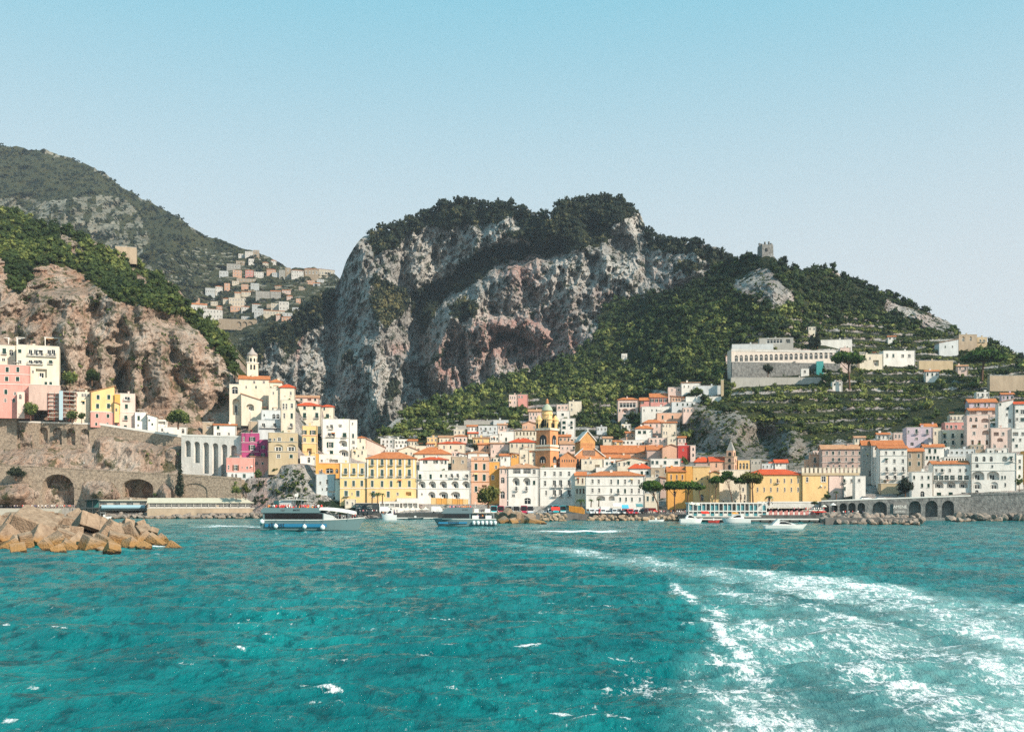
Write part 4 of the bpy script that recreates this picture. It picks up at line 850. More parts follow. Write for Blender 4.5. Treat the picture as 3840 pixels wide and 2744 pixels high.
# cathedral hall, right of the bell tower
H('cathedral nave with long orange tiled roof and small square windows', 2258, 1697, 2440, 1716, 'S', 'g', 31, rows=[('w',1699,1704,5,(8,2262,2436))], name='cathedral_nave', cat='church', D=15, k=0)
H('cathedral aisle under a lower orange roof', 2262, 1716, 2362, 1742, 'C', 'g', 15, rows=[('w',1722,1732,6,[2290,2330])], name='cathedral_aisle', cat='church', D=8, k=0)
H('salmon hall with a plain broad gable facing the sea', 2484, 1677, 2550, 1722, 'S', 'G', 13, name='hall', cat='hall', D=18)
H('long orange-roofed range joined to the salmon hall', 2427, 1686, 2486, 1722, 'D', 'g', 21, name='hall_range', cat='hall', D=14)
H('pinkish house with flat weathered roof between tower and cathedral', 2100, 1664, 2176, 1698, 'B', 'g', 14, rows=[('w',1672,1684,7,[2152]),('w',1676,1684,5,[2110,2128])], tile='p')
H('cream terrace house in front of the cathedral portico', 2180, 1722, 2262, 1758, 'C', rows=[('w',1728,1738,8,[2196,2215]),('o',1742,1752,18,[2240])])
H('white house with roof terrace right of the cathedral portico', 2264, 1722, 2312, 1760, 'W', rows=[('c',1731,1743,8,[2276,2296])], sh='t')
H('white long parapet terrace above the long hotel roof', 2235, 1752, 2330, 1768, 'W', name='terrace_house')
H('cream gable-fronted house with green windows above the long hotel', 2313, 1728, 2436, 1765, 'C', 'G', 14, rows=[('w',1733,1746,7,[2322,2341]),('c',1731,1743,8,[2358]),('c',1733,1744,9,[2402,2424])])
H('white house with plants on its roof and grey shutters', 2438, 1720, 2554, 1752, 'W', rows=[('c',1727,1740,10,[2447,2464,2494]),('c',1728,1740,14,[2536])], sh='t')
H('tan house with a dark arched window under the planted roof house', 2441, 1753, 2520, 1790, 'T', rows=[('A',1762,1773,16,[2464]),('w',1777,1788,12,[2464]),('w',1760,1774,7,[2496])])
H('cream plain house front behind the quay pines', 2418, 1790, 2476, 1858, 'C', rows=[('w',1800,1812,8,[2432,2458]),('w',1825,1838,8,[2434])])
H('small brown house wedged left of the orange church', 2476, 1792, 2504, 1860, 'D', 'ml', 6, rows=[('w',1800,1812,5,[2490])])
H('orange church hall with slit windows and tiled roof', 2504, 1767, 2571, 1895, 'O', 'g', 20, rows=[('c',1779,1797,5,[2517,2538,2559]),('a',1840,1862,9,[2530])], name='church_hall', cat='church', sh='b', D=9, Y=433)
H('orange side tower of the church hall', 2572, 1747, 2598, 1895, 'O', name='church_tower_block', cat='church', Y=432.5)
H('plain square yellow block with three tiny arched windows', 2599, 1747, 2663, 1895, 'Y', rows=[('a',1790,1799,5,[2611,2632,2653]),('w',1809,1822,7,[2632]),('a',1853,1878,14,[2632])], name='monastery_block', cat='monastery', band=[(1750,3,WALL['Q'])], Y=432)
H('low gabled yellow block behind the pines', 2664, 1772, 2697, 1895, 'Y', 'G', 8, name='monastery_block', cat='monastery', Y=425)
H('cream monastery wall behind the two tallest pines', 2698, 1762, 2812, 1895, 'C', rows=[('w',1828,1842,7,[2787]),('a',1853,1873,6,[2778,2793]),('w',1875,1884,5,[2712,2730,2758,2792])], name='monastery_wing', cat='monastery', Y=430, k=0)
H('long yellow monastery with red hipped roof on the promenade', 2813, 1778, 3009, 1895, 'Y', 'h', 21, rows=[('w',1794,1810,5,[2891,2916,2942,2968,2993]),('w',1827,1843,5,[2841,2866,2891,2916,2943,2968,2993]),('c',1862,1877,9,[2884])], name='monastery', cat='monastery', tile='r', D=12, sh='b', Y=429, k=0)
H('ochre loggia with three tall arches beside the spired tower', 2768, 1725, 2811, 1775, 'Y', rows=[('a',1735,1758,8,[2776.5,2789,2801.5])], name='loggia', cat='loggia')
H('brick nave of the spired church under a red roof', 2662, 1729, 2719, 1775, 'S', 'g', 19, rows=[('a',1736,1752,6,[2686])], tile='r', name='church_nave', cat='church', D=10)
H('low red-roofed range left of the spired church', 2606, 1731, 2662, 1752, 'D', 'h', 19, tile='r')
H('bright red house wall below the cliff', 2541, 1670, 2588, 1728, 'R', rows=[('w',1682,1690,4,[2562])])
H('pink house side with arched niches right of the red house', 2589, 1670, 2608, 1728, 'B', rows=[('a',1678,1690,7,[2599]),('a',1700,1712,7,[2599])])
# slope above the cathedral
H('two-storey villa with glazed veranda and two red arches', 2316, 1498, 2393, 1568, 'B', 'h', 10, rows=[('W',1510,1529,64,[2354]),('O',1532,1548,22,[2344,2374]),('c',1553,1562,13,[2322,2343]),('w',1533,1543,5,[2324]),('A',1553,1566,20,[2374])], name='villa', cat='villa')
H('red house with small tiled roof left of the long red house', 2400, 1501, 2437, 1530, 'P', 'g', 12, rows=[('s',1503,1514,6,[2408])])
H('long red house with orange roof and green shutters on the slope', 2438, 1489, 2515, 1522, 'P', 'g', 17, rows=[('s',1495,1507,6,[2446,2462,2478,2494,2508])])
H('orange annex with arches at the end of the long red house', 2516, 1489, 2566, 1506, 'S', 'ml', 6, rows=[('A',1493,1503,7,(4,2520,2562))])
H('plain white block under the long red house', 2405, 1524, 2512, 1558, 'W', rows=[('w',1534,1542,4,[2415,2445,2462,2500])])
H('salmon house with two green windows above the orange rock', 2462, 1548, 2560, 1588, 'S', rows=[('c',1557,1571,6,[2485,2522])])
H('pale green annex houses on the cliff edge', 2520, 1507, 2610, 1528, 'N', rows=[('c',1511,1521,6,[2540,2561,2578,2596])])
H('pale house with orange hipped roof in the middle slope', 2413, 1584, 2481, 1640, 'B', 'h', 13, rows=[('w',1590,1602,6,[2440,2463]),('w',1615,1622,6,[2463])])
H('bright cream tall house with many small windows in the middle slope', 2482, 1584, 2538, 1648, 'C', 'g', 5, rows=[('w',1592,1600,4,[2489,2500,2512]),('w',1618,1628,4,[2490,2500,2530])])
H('white house with a small orange roof and two dark windows', 2383, 1606, 2448, 1660, 'W', 'h', 13, rows=[('c',1614,1626,12,[2398,2417])])
H('white rooftop terrace house behind the cathedral nave', 2333, 1650, 2430, 1674, 'W', rows=[('o',1655,1664,7,(6,2336,2380)),('w',1660,1668,6,(4,2385,2428))])
H('pale pink terrace house behind the salmon hall', 2431, 1642, 2502, 1674, 'B', rows=[('w',1648,1658,6,(4,2434,2500))])
H('cream cube house with two slim windows above the salmon hall', 2503, 1636, 2540, 1674, 'C', rows=[('w',1646,1656,4,[2517,2527])])
H('white house with red roof railing at the top of the slope', 2556, 1434, 2626, 1464, 'W', 'g', 4, rows=[('w',1445,1453,4,[2566,2582])], tile='p')
H('stepped pinkish white house below the top white house', 2506, 1452, 2600, 1480, 'B', rows=[('w',1458,1466,4,[2520,2545])])
H('grey terrace block with balustrade above the white cliff wall', 2602, 1446, 2704, 1480, 'N', rows=[], name='terrace_house')
H('long white cliff-edge wall with scalloped top', 2572, 1487, 2705, 1504, 'W', name='cliff_wall', cat='wall', D=3)
H('tall thin stone pillar at the end of the white cliff wall', 2704, 1424, 2714, 1478, 'Q', name='stone_pillar', cat='pillar', D=2.5)
H('tiny white house alone in the woods', 2331, 1326, 2352, 1358, 'W', rows=[('w',1332,1340,3,[2336,2344])])
# right of the monastery
H('grey flat-roofed house behind the monastery roof', 2813, 1722, 2857, 1765, 'G', rows=[('w',1730,1738,5,(3,2815,2855))])
H('pale blue-white domed terrace house behind the monastery roof', 2852, 1738, 2904, 1765, 'N', rows=[('w',1745,1753,5,(3,2855,2900))])
H('white house with bright red roof and two windows behind the monastery', 2906, 1734, 2953, 1765, 'W', 'g', 13, rows=[('w',1737,1745,5,[2914,2928])], tile='r')
H('small white house with red roof left of its taller neighbour', 2883, 1739, 2905, 1752, 'W', 'g', 8, rows=[('w',1742,1749,4,[2892])], tile='r')
H('ochre crenellated tower behind the terrace of merlons', 3038, 1704, 3077, 1770, 'S', rows=[('w',1715,1734,7,[3056]),('w',1742,1752,7,[3055])], name='crenellated_tower', cat='tower')
H('low ochre step wing of the crenellated tower', 3020, 1723, 3037, 1770, 'S', rows=[('w',1744,1753,4,[3030])])
H('small pale pink house behind the crenellated tower', 3049, 1689, 3079, 1704, 'B', rows=[('w',1693,1701,6,[3058,3073])])
H('big dusty rose convent block with three rows of windows', 3081, 1683, 3232, 1765, 'D', 'g', 18, rows=[('w',1691,1704,8,[3101,3124,3147,3173,3199,3224]),('w',1716,1729,7,[3124,3147,3173,3197,3222]),('w',1742,1751,6,[3105,3126,3148,3173,3198,3223])], name='convent', cat='convent', band=[(1708,1.2),(1733,1.2)], tile='p')
H('cream bastion with one wide window under the merlon terrace', 3010, 1777, 3105, 1900, 'Y', rows=[('w',1788,1807,8,[3027]),('w',1785,1806,17,[3088]),('w',1822,1829,4,[3079,3094])], name='bastion', cat='house', k=0, Y=428)
H('pale pink house below the merlon terrace', 3106, 1779, 3160, 1900, 'B', rows=[('w',1784,1788,3,[3150])], k=0, Y=428)
H('white house with scattered small windows below the merlon terrace', 3161, 1779, 3206, 1900, 'W', rows=[('w',1795,1809,7,[3167,3193]),('w',1824,1838,7,[3168])], k=0, Y=428)
H('white corner house with palm-patterned wall beside the rock', 3207, 1785, 3246, 1870, 'W', rows=[('w',1795,1807,9,[3222])], k=.2)
H('grey tall house at the left of the long orange roof', 3233, 1668, 3270, 1810, 'G', 'g', 19, rows=[('w',1680,1692,7,[3246]),('w',1703,1714,5,[3240,3253]),('w',1726,1736,5,[3240]),('a',1764,1785,8,[3262])])
H('tall white house with long orange roof in shade', 3271, 1668, 3388, 1810, 'W', 'g', 20, rows=[('w',1680,1695,8,[3290]),('w',1708,1722,6,[3288]),('w',1735,1750,6,[3288])])
H('tall white seafront block with four floors of dark windows', 3297, 1680, 3402, 1815, 'W', 'g', 12, rows=[('w',1691,1703,7,[3323,3353,3385]),('w',1720,1736,8,[3324,3354,3386]),('d',1750,1769,8,[3325,3355,3387]),('d',1781,1797,10,[3326,3356,3387])], Y=428, band=[(1707,1)], sh='t')
H('tan stone house with orange roof beside the four-floor white block', 3403, 1691, 3463, 1760, 'T', 'g', 13, rows=[('w',1700,1716,8,[3412,3445]),('c',1730,1746,8,[3412,3446])])
H('white house with green ground-floor shutters and flat orange roof', 3464, 1675, 3540, 1735, 'W', 'g', 12, rows=[('c',1682,1699,9,[3486,3507]),('c',1709,1722,8,[3476,3490,3503,3517])], tile='o')
H('long white seafront hotel with orange roof and balconies', 3497, 1738, 3638, 1872, 'W', 'g', 13, rows=[('w',1757,1769,8,[3511,3533,3562,3600,3622]),('s',1781,1800,7,[3510,3530,3550,3572,3601,3624],'B'),('O',1806,1829,31,[3522,3567,3613]),('c',1845,1864,15,[3521,3565,3613])], name='hotel', cat='hotel', Y=413)
H('left white wing of the seafront hotel with a dark arched door', 3419, 1769, 3496, 1872, 'W', rows=[('w',1783,1796,7,[3428,3458]),('w',1783,1796,7,[3482]),('c',1812,1827,8,[3458,3482]),('a',1841,1866,15,[3459])], name='hotel_wing', cat='hotel', Y=413)
H('white terrace level with a row of pergola openings', 3541, 1712, 3640, 1740, 'W', rows=[('o',1717,1728,6,(9,3545,3637))], name='terrace_house')
H('large white villa with round arched loggias on the sea wall', 3640, 1699, 3812, 1862, 'W', rows=[('a',1711,1730,11,[3662,3690,3717]),('O',1710,1730,18,[3768]),('w',1713,1728,7,[3792]),('a',1739,1753,11,[3664]),('w',1743,1753,7,[3721]),('O',1766,1799,44,[3668,3724]),('c',1783,1796,6,[3758,3769]),('A',1806,1832,28,[3665,3728]),('w',1810,1824,6,[3770]),('a',1837,1860,12,[3663])], name='villa', cat='villa', Y=409, band=[(1734,1.2),(1763,1.2)], sh='t')
H('white right wing of the large sea wall villa', 3813, 1705, 3836, 1862, 'W', rows=[('w',1722,1736,8,[3824]),('w',1745,1758,8,[3824]),('w',1800,1815,6,[3822])], Y=409)
H('white roof lounge above the large sea wall villa', 3702, 1681, 3782, 1706, 'W', rows=[('w',1688,1697,5,[3715,3740,3760])])
H('turquoise tinted terrace house between villa and ochre house', 3556, 1684, 3658, 1712, 'N', rows=[('w',1692,1700,7,(5,3560,3655))])
H('lilac house with satellite dish and small balcony', 3397, 1602, 3498, 1675, 'L', rows=[('w',1613,1624,6,[3407]),('w',1608,1625,8,[3437,3477],'b'),('w',1640,1648,10,[3437,3485]),('a',1658,1670,12,[3420,3460])])
H('little house with orange roof on top of the lilac house', 3456, 1600, 3512, 1620, 'L', 'g', 14, rows=[('w',1604,1612,6,[3478])])
H('narrow cream house beside the lilac house', 3500, 1604, 3529, 1668, 'C', rows=[('w',1618,1630,6,[3508]),('w',1640,1650,6,[3524])])
H('pink rooftop house with four dark windows', 3541, 1583, 3627, 1612, 'P', rows=[('w',1594,1606,8,[3552,3567,3585,3612])])
H('ochre house with seven green balcony windows', 3530, 1612, 3624, 1682, 'C', rows=[('c',1624,1643,9,[3542,3573,3607],'b'),('c',1651,1667,9,[3543,3574,3608],'b')])
H('white arched house stack right of the ochre house', 3626, 1556, 3712, 1690, 'B', rows=[('a',1565,1581,9,[3640,3661]),('O',1568,1584,26,[3694]),('c',1592,1603,17,[3654]),('w',1592,1602,10,[3697]),('w',1618,1630,9,[3653]),('O',1613,1630,24,[3696]),('c',1649,1667,9,[3647,3673,3701])], sh='b')
H('pale pink house with veranda under an orange strip roof', 3634, 1538, 3756, 1560, 'B', 'g', 12, rows=[('o',1541,1553,22,[3650,3692,3732])])
H('lilac house with orange roof at the top of the right cluster', 3632, 1508, 3738, 1535, 'L', 'g', 16, rows=[('w',1511,1524,7,[3657,3669,3694,3709])])
H('white house with a one-sided gable at the upper right', 3741, 1508, 3799, 1602, 'W', 'mr', 13, rows=[('w',1512,1520,7,[3751]),('w',1526,1537,9,[3779]),('w',1549,1559,6,[3776]),('w',1570,1584,10,[3787])], tile='p')
H('white house with red roof at the right edge of the photograph', 3804, 1513, 3900, 1602, 'W', 'g', 11, rows=[('w',1535,1546,9,[3814]),('w',1535,1552,14,[3834]),('w',1566,1576,8,[3814]),('w',1566,1580,14,[3834])], tile='r')
H('pale terraced house with dark openings below the one-sided gable house', 3714, 1604, 3790, 1690, 'B', rows=[('o',1620,1634,18,[3736]),('w',1620,1632,9,[3762]),('O',1642,1656,20,[3750]),('w',1668,1678,8,[3730,3770])])
H('white house with red awning at the right edge', 3791, 1606, 3900, 1690, 'W', rows=[('o',1620,1634,20,[3808]),('w',1620,1632,9,[3835]),('w',1643,1654,8,[3800,3826]),('w',1665,1677,9,[3812])])
H('orange and white shops at the far right edge', 3838, 1690, 3900, 1850, 'O', rows=[('w',1740,1755,8,[3846])], Y=415)
H('pale rounded rock-side house below the four-floor block', 3300, 1812, 3372, 1850, 'Q', 'f', rows=[], Y=424, D=5)
# on the terraced hill
H('pale wall house with greenhouse frames above the arcaded convent', 2846, 1268, 2975, 1298, 'G', rows=[('W',1273,1288,60,[2905]),('o',1272,1286,16,[2955])], D=5)
H('white garden wall above the left end of the arcaded convent', 2745, 1290, 2900, 1312, 'N', name='garden_wall', cat='wall', D=3)
H('white garden wall above the right end of the arcaded convent', 3078, 1274, 3195, 1302, 'W', name='garden_wall', cat='wall', D=3)
_ar = []; WALL_CONV = wallmat('faded convent', (.70,.61,.53), (.42,.36,.32))
for i in range(21):
    u = 2761 + i * 18.7; v = 1332 - i * .6; _ar.append(('a', v, v + 23.5, 12.5, [u]))
H('long arcaded convent with twenty one arches on the terraced hill', 2743, 1313, 3150, 1392, WALL_CONV, rows=_ar, name='arcaded_convent', cat='convent', band=[(1317,5,STONE_W),(1359,1.5,STONE_W)], k=-.35, D=9)
H('weathered grey base wall under the twenty one arches', 2745, 1361, 3150, 1394, STONE_G, name='base_wall', cat='wall', D=2, k=-.35, Y=ground(2946, 1392) - 4.2, trim=False)
H('plain end block right of the twenty one arches', 3151, 1303, 3190, 1390, 'B', rows=[('A',1318,1328,12,[3163])], D=8)
H('teal glass lift tower in front of the arcaded convent', 3062, 1354, 3088, 1402, mat('teal glass', (.07,.34,.32), .2, .6), name='lift_tower', cat='lift tower', D=4)
H('low white service hut beside the teal lift tower', 3004, 1382, 3034, 1403, 'W', D=3, name='hut', cat='hut', rows=[('w',1388,1398,8,[3018])])
H('small white gatehouse at the left end of the arcaded convent', 2722, 1336, 2744, 1360, 'B', 'G', 6, rows=[('w',1346,1354,4,[2733])], tile='p', name='gatehouse')
H('cream farmhouse ruin right of the umbrella pine', 3224, 1328, 3312, 1382, 'C', rows=[('w',1338,1348,6,[3240,3262]),('o',1350,1372,22,[3285])], k=0)
H('white farmhouse with flat roof on the right hill', 3313, 1315, 3432, 1368, 'W', rows=[('w',1326,1340,8,[3327,3350]),('w',1328,1340,10,[3385,3410])], k=0)
H('roofless stone ruin on the right ridge', 3596, 1254, 3664, 1312, 'T', rows=[('A',1262,1280,10,[3612]),('A',1262,1278,8,[3640])], name='ruin', cat='ruin', k=0)
H('tan chapel with an orange cornice on the right ridge', 3665, 1264, 3702, 1304, 'Q', rows=[('w',1272,1282,5,[3676,3690])], name='chapel', cat='chapel', k=0)
H('whitewashed ruin wall left of the roofless stone ruin', 3522, 1284, 3594, 1334, 'N', 'mr', 14, rows=[('w',1296,1304,5,[3545,3572])], name='ruin', cat='ruin', tile='p', k=0)
H('stone retaining wall beside the white farmhouse', 3446, 1352, 3574, 1388, 'Q', name='retaining_wall', cat='wall', D=3, k=0)
H('tall brown retaining wall at the right edge of the hill', 3712, 1408, 3900, 1464, 'T', name='retaining_wall', cat='wall', D=3, k=0)
H('low grey terrace wall below the arcaded convent', 2742, 1416, 3080, 1434, 'G', name='terrace_wall', cat='wall', D=2.5, k=0)
H('round fort wall on the left headland', 432, 926, 512, 960, 'T', name='fort', cat='fort', D=8)
# far hill villages
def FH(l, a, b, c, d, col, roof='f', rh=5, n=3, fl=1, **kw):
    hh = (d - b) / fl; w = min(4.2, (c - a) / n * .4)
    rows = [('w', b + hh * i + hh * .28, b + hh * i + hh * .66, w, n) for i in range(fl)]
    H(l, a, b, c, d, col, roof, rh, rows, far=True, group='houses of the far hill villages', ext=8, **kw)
for a in [
 ('white far house at the very top of the village',919,943,949,962,'W','f',5,4,2),('tan far tower house at the top of the village',950,938,972,961,'T','f',5,2,2),('low white far house left of the topmost houses',894,952,918,964,'W','f',4,3,1),
 ('white far villa just below the topmost houses',932,971,977,990,'W','f',4,5,1),('tiny white far house near the cypress on the skyline',1016,977,1036,988,'W','h',4,3,1),('grey flat far block above the coral far house',850,989,902,1012,'G','f',4,4,1),
 ('terracotta far house under the grey flat block',873,1013,906,1036,'S','f',4,3,2),('coral pink far house with red roof',920,1013,950,1036,'P','h',4,3,2,),('white far house right of the coral pink far house',953,1020,988,1041,'W','f',4,4,2),
 ('blue-white far house left of the terracotta far house',822,1016,856,1034,'N','f',4,3,1),('tan far tower on the village spur',1070,1004,1090,1045,'T','f',4,1,2),('grey far house beside the tan tower',1046,1012,1069,1042,'G','f',4,2,2),
 ('white far house right of the tan tower',1093,1014,1138,1040,'W','h',4,5,2),('stone far monastery on the skyline',1142,1008,1194,1037,'T','h',4,4,1),('cream far monastery wing with brown roof',1195,1013,1254,1036,'C','ml',5,6,1),
 ('pale far shed below the monastery',1188,1047,1215,1056,'N','f',4,3,1),('tan far terrace house below the coral far house',887,1044,959,1058,'T','f',4,6,1),('columned grey far villa',770,1080,806,1106,'N','f',4,5,1),
 ('white far house right of the columned villa',808,1074,834,1101,'W','h',4,3,2),('salmon far tower house',841,1062,862,1088,'S','f',4,1,2),('large grey far hospital-like block',959,1092,1012,1128,'G','f',4,6,2),
 ('grey far block with red roof',1014,1092,1053,1120,'G','g',5,4,2),('cream far mansion in the middle village',858,1117,922,1148,'C','f',4,6,2),('white far villa with red roof at the lower left',713,1142,776,1170,'W','g',7,6,1),
 ('long white far house with arches, lowest left',762,1160,834,1196,'W','ml',4,6,2),('ochre far house beside the white cubes',1016,1137,1045,1162,'C','f',4,3,2),('white far cube house',1046,1131,1083,1165,'W','f',4,3,2),
 ('blue-white far house at the dark spur edge',1096,1153,1122,1170,'N','f',4,3,1),('blue-grey far chapel above the three-arch viaduct',953,1156,987,1182,'N','f',4,3,2),('long cream far terrace houses',988,1165,1067,1182,'C','g',4,7,1),
 ('salmon far house below the cream mansion',864,1148,899,1168,'S','f',4,3,1),('salmon far house lowest on the right',1056,1188,1096,1202,'S','h',4,3,1),('pale far house above the lowest salmon house',1059,1173,1096,1186,'N','f',4,3,1),
 ('small white far house under the far mansion',905,1150,935,1163,'W','g',4,3,1),('pinkish far house between the grey blocks',1058,1088,1090,1100,'B','g',4,3,1),('cream far cottage left of the grey hospital block',905,1094,940,1108,'C','g',4,3,1)]:
    FH(*a)
_r = random.Random(77)
for i, (cx, cy) in enumerate([(728,1118),(742,1190),(790,1130),(812,1148),(836,1120),(880,1098),(930,1088),(945,1140),(1000,1140),(1075,1110),(1110,1120),(1120,1075),(1030,1072),(905,1066),(870,1054),(1150,1052),(1175,1062),(1000,1010),(1020,1022),(985,985),(885,978),(905,1186),(1035,1180),(940,1062)]):
    c = _r.choice('NCTGTBS'); nm = {'W': 'white', 'C': 'cream', 'N': 'blue-white', 'T': 'tan', 'B': 'pink', 'G': 'grey', 'S': 'salmon'}[c]; w = _r.uniform(16, 34); h = _r.uniform(9, 15); rf = _r.choice('ffgh')
    H(f'small {nm} far village house with {"flat" if rf == "f" else "tiled"} roof', cx, cy, cx + w, cy + h, c, rf, 4, [('w', cy + h * .3, cy + h * .65, 3.2, max(2, int(w / 7)))], far=True, group='houses of the far hill villages', ext=8)
H('stone viaduct with three arches below the far village', 820, 1198, 1012, 1226, 'T', rows=[('O',1206,1224,17,[896,917.5,939])], name='viaduct', cat='viaduct', far=True, D=6)
# ================================================================ CHURCHES, TOWERS
def local(label, name, cat, u, vb, Y, rz=0.):
    p = P(u, vb, Y); e = empty(name, p, rz); tag(e, label, cat); return e, F / Y     # px per metre
def arch_panel(b, cx, w, z0, z1, y, m=0, n=8, pointed=False, th=.06):
    r = w / 2; zc = z1 - (r * 1.3 if pointed else r)
    arc = [(cx + r * math.cos(t), zc + (r * 1.3 if pointed else r) * (math.sin(t) if not pointed else math.sin(t) ** .8)) for t in [math.pi * i / n for i in range(n + 1)]]
    b.prism([(cx - r, z0), (cx + r, z0)] + arc, y, y + th, m)

# cathedral bell tower: square brick stages, round lantern with four turrets, tiled dome
Yb = ground(2055, 1742) - 3
e, k = local('tall orange brick cathedral bell tower with tiled domed lantern', 'bell_tower', 'bell tower', 2052, 1745, Yb, math.radians(-33))
z = lambda v: (1745 - v) / k
W2 = 32 / k
b = MB()
for s, z0, z1 in ((1.0, -6, z(1690)), (.93, z(1682), z(1614))):
    w = W2 * s; b.box(-w, w, -w, w, z0, z1)
b.build('shaft', [WALL['K']], e)
for zz, s in ((z(1690), 1.07), (z(1676), 1.02), (z(1614), 1.05)):
    w = W2 * s; MB().box(-w, w, -w, w, zz - .1, zz + 1.1).build('cornice', [WALL['C']], e)
for (ang, nm) in ((0, 'a'), (90, 'b'), (180, 'c'), (270, 'd')):
    R = Matrix.Rotation(math.radians(ang), 4, 'Z')
    for z0, z1, wd, d in ((z(1675), z(1627), 5.6, W2 * .93), (z(1738), z(1706), 5.0, W2)):
        q = MB(); arch_panel(q, 0, wd, z0, z1, -d - .08, 0, th=.1); arch_panel(q, 0, wd * .78, z0 + .4, z1 - .7, -d - .14, 1, th=.1)
        for sx in (-.16, .16): q.box(sx * wd - .13, sx * wd + .13, -d - .32, -d - .14, z0, z1 - wd * .55, 2)
        q.lathe([(.7, 0), (.7, .01)], (0, 0, 0), 4, 1)
        q.v = [tuple(R @ Vector(v)) for v in q.v]; q.build('bell_opening', [WALL['K'], DARK, TRIM], e)
r0 = W2 * .60
MB().lathe([(r0, z(1613)), (r0, z(1558)), (r0 * 1.12, z(1556)), (r0 * 1.12, z(1550)), (r0, z(1549)), (r0, z(1541))], n=16).build('lantern', [WALL['Y']], e)
q = MB()
for i in range(8):
    t = math.pi / 4 * i + .39; R = Matrix.Rotation(t, 4, 'Z'); q2 = MB(); arch_panel(q2, 0, 1.9, z(1600), z(1572), -r0 - .1, 0, pointed=True, th=.2)
    q.add([tuple(R @ Vector(v)) for v in q2.v], q2.f)
q.build('lantern_windows', [DARK], e)
MB().lathe([(r0 * 1.18, z(1541)), (r0 * 1.05, z(1537)), (r0 * .9, z(1529)), (r0 * .55, z(1520)), (.5, z(1514)), (.01, z(1513))], n=16).build('dome', [mat('dome tiles', (.33,.40,.33), .6, .3, noise=(1.5, .9, (.5,.45,.25)))], e, smooth=True)
MB().lathe([(.5, z(1515)), (.95, z(1509)), (.5, z(1505)), (.8, z(1501)), (.35, z(1498)), (.01, z(1493))], n=8).build('finial', [WALL['K']], e)
for sx in (-1, 1):
    for sy in (-1, 1):
        c = (sx * W2 * .70, sy * W2 * .70, 0)
        t = MB().lathe([(1.7, z(1613)), (1.7, z(1578)), (2.0, z(1577)), (2.0, z(1573)), (1.5, z(1571)), (1.0, z(1563)), (.02, z(1556))], c, 10).build('turret', [WALL['Y']], e)
        q = MB()
        for a in range(4):
            R = Matrix.Rotation(a * math.pi / 2, 4, 'Z'); q2 = MB(); arch_panel(q2, 0, 1.0, z(1606), z(1588), -1.78, 0, th=.2)
            q.add([tuple(Vector(c) + (R @ Vector(v))) for v in q2.v], q2.f)
        q.build('turret_window', [DARK], t)

# cathedral front: striped gable over a latticed narthex
Yc = ground(2200, 1745) - 2
e, k = local('striped orange cathedral front with pointed gable and mosaic', 'cathedral', 'church', 2204, 1745, Yc, .12)
z = lambda v: (1745 - v) / k; x = lambda u: (u - 2204) / k
MB().prism([(x(2176), z(1745) - 4), (x(2232), z(1745) - 4), (x(2232), z(1650)), (x(2204), z(1618)), (x(2176), z(1650))], 0, 16).build('wall', [mat('mosaic plaster', (.72,.40,.15), .8, .2, noise=(2.5, .9, (.32,.15,.06)))], e)
q = MB(); t = 2.0 / k
for (ua, va, ub, vb) in ((2171, 1655, 2204, 1617), (2204, 1617, 2237, 1655)):
    a, c = Vector((x(ua), -.5, z(va))), Vector((x(ub), -.5, z(vb)))
    q.add([a, c, c + Vector((0, 17, 0)), a + Vector((0, 17, 0)), a + Vector((0, 0, .6)), c + Vector((0, 0, .6)), c + Vector((0, 17, .6)), a + Vector((0, 17, .6))], [(0, 3, 2, 1), (4, 5, 6, 7), (0, 1, 5, 4), (1, 2, 6, 5), (2, 3, 7, 6), (3, 0, 4, 7)])
q.build('roof', [TRIM], e)
for vv in (1661, 1672):
    for i in range(9):
        uu = 2181 + i * 5.6; q = MB(); arch_panel(q, x(uu), 3.4 / k, z(vv + 8), z(vv - 1), -.12, 0, th=.1); q.build('blind_arch', [WALL['K']], e)
MB().tube((x(2204), 0, z(1617)), (x(2204), 0, z(1606)), .18).box(x(2204) - .8, x(2204) + .8, -.12, .12, z(1611), z(1611) + .25).build('cross', [TRIM], e)
MB().prism([(x(2150), z(1713)), (x(2262), z(1713)), (x(2226), z(1686)), (x(2181), z(1686))], -4, -.05).build('narthex', [WALL['K']], e)
q = MB(); q.box(x(2181), x(2227), -4.2, -4.05, z(1708), z(1690), 0)
for i in range(12): uu = 2181 + i * 4.05; q.box(x(uu), x(uu) + .12, -4.35, -4.2, z(1708), z(1690), 1)
for i in range(5): q.box(x(2181), x(2227), -4.35, -4.2, z(1708 - i * 4.4), z(1708 - i * 4.4) + .12, 1)
q.build('lattice_window', [DARK, WALL['S']], e)
q = MB()
for (ua, va, ub, vb) in ((2146, 1715, 2181, 1684), (2226, 1684, 2266, 1715)):
    a, c = Vector((x(ua), -4.6, z(va))), Vector((x(ub), -4.6, z(vb)))
    q.add([a, c, c + Vector((0, 4.5, 0)), a + Vector((0, 4.5, 0)), a + Vector((0, 0, .5)), c + Vector((0, 0, .5)), c + Vector((0, 4.5, .5)), a + Vector((0, 4.5, .5))], [(0, 3, 2, 1), (4, 5, 6, 7), (0, 1, 5, 4), (1, 2, 6, 5), (2, 3, 7, 6), (3, 0, 4, 7)])
q.build('narthex_roof', [TRIM], e)
MB().box(x(2150), x(2262), -5, -.06, z(1745), z(1714)).build('portico', [WALL['K']], e)
q = MB()
for i in range(9): arch_panel(q, x(2160 + i * 11.6), 7 / k, z(1745), z(1721), -5.1, 0, th=.08)
q.build('portico_arch', [DARK], e)
SITES.append((2140, 1600, 2270, 1745)); SITES.append((1995, 1490, 2105, 1745))
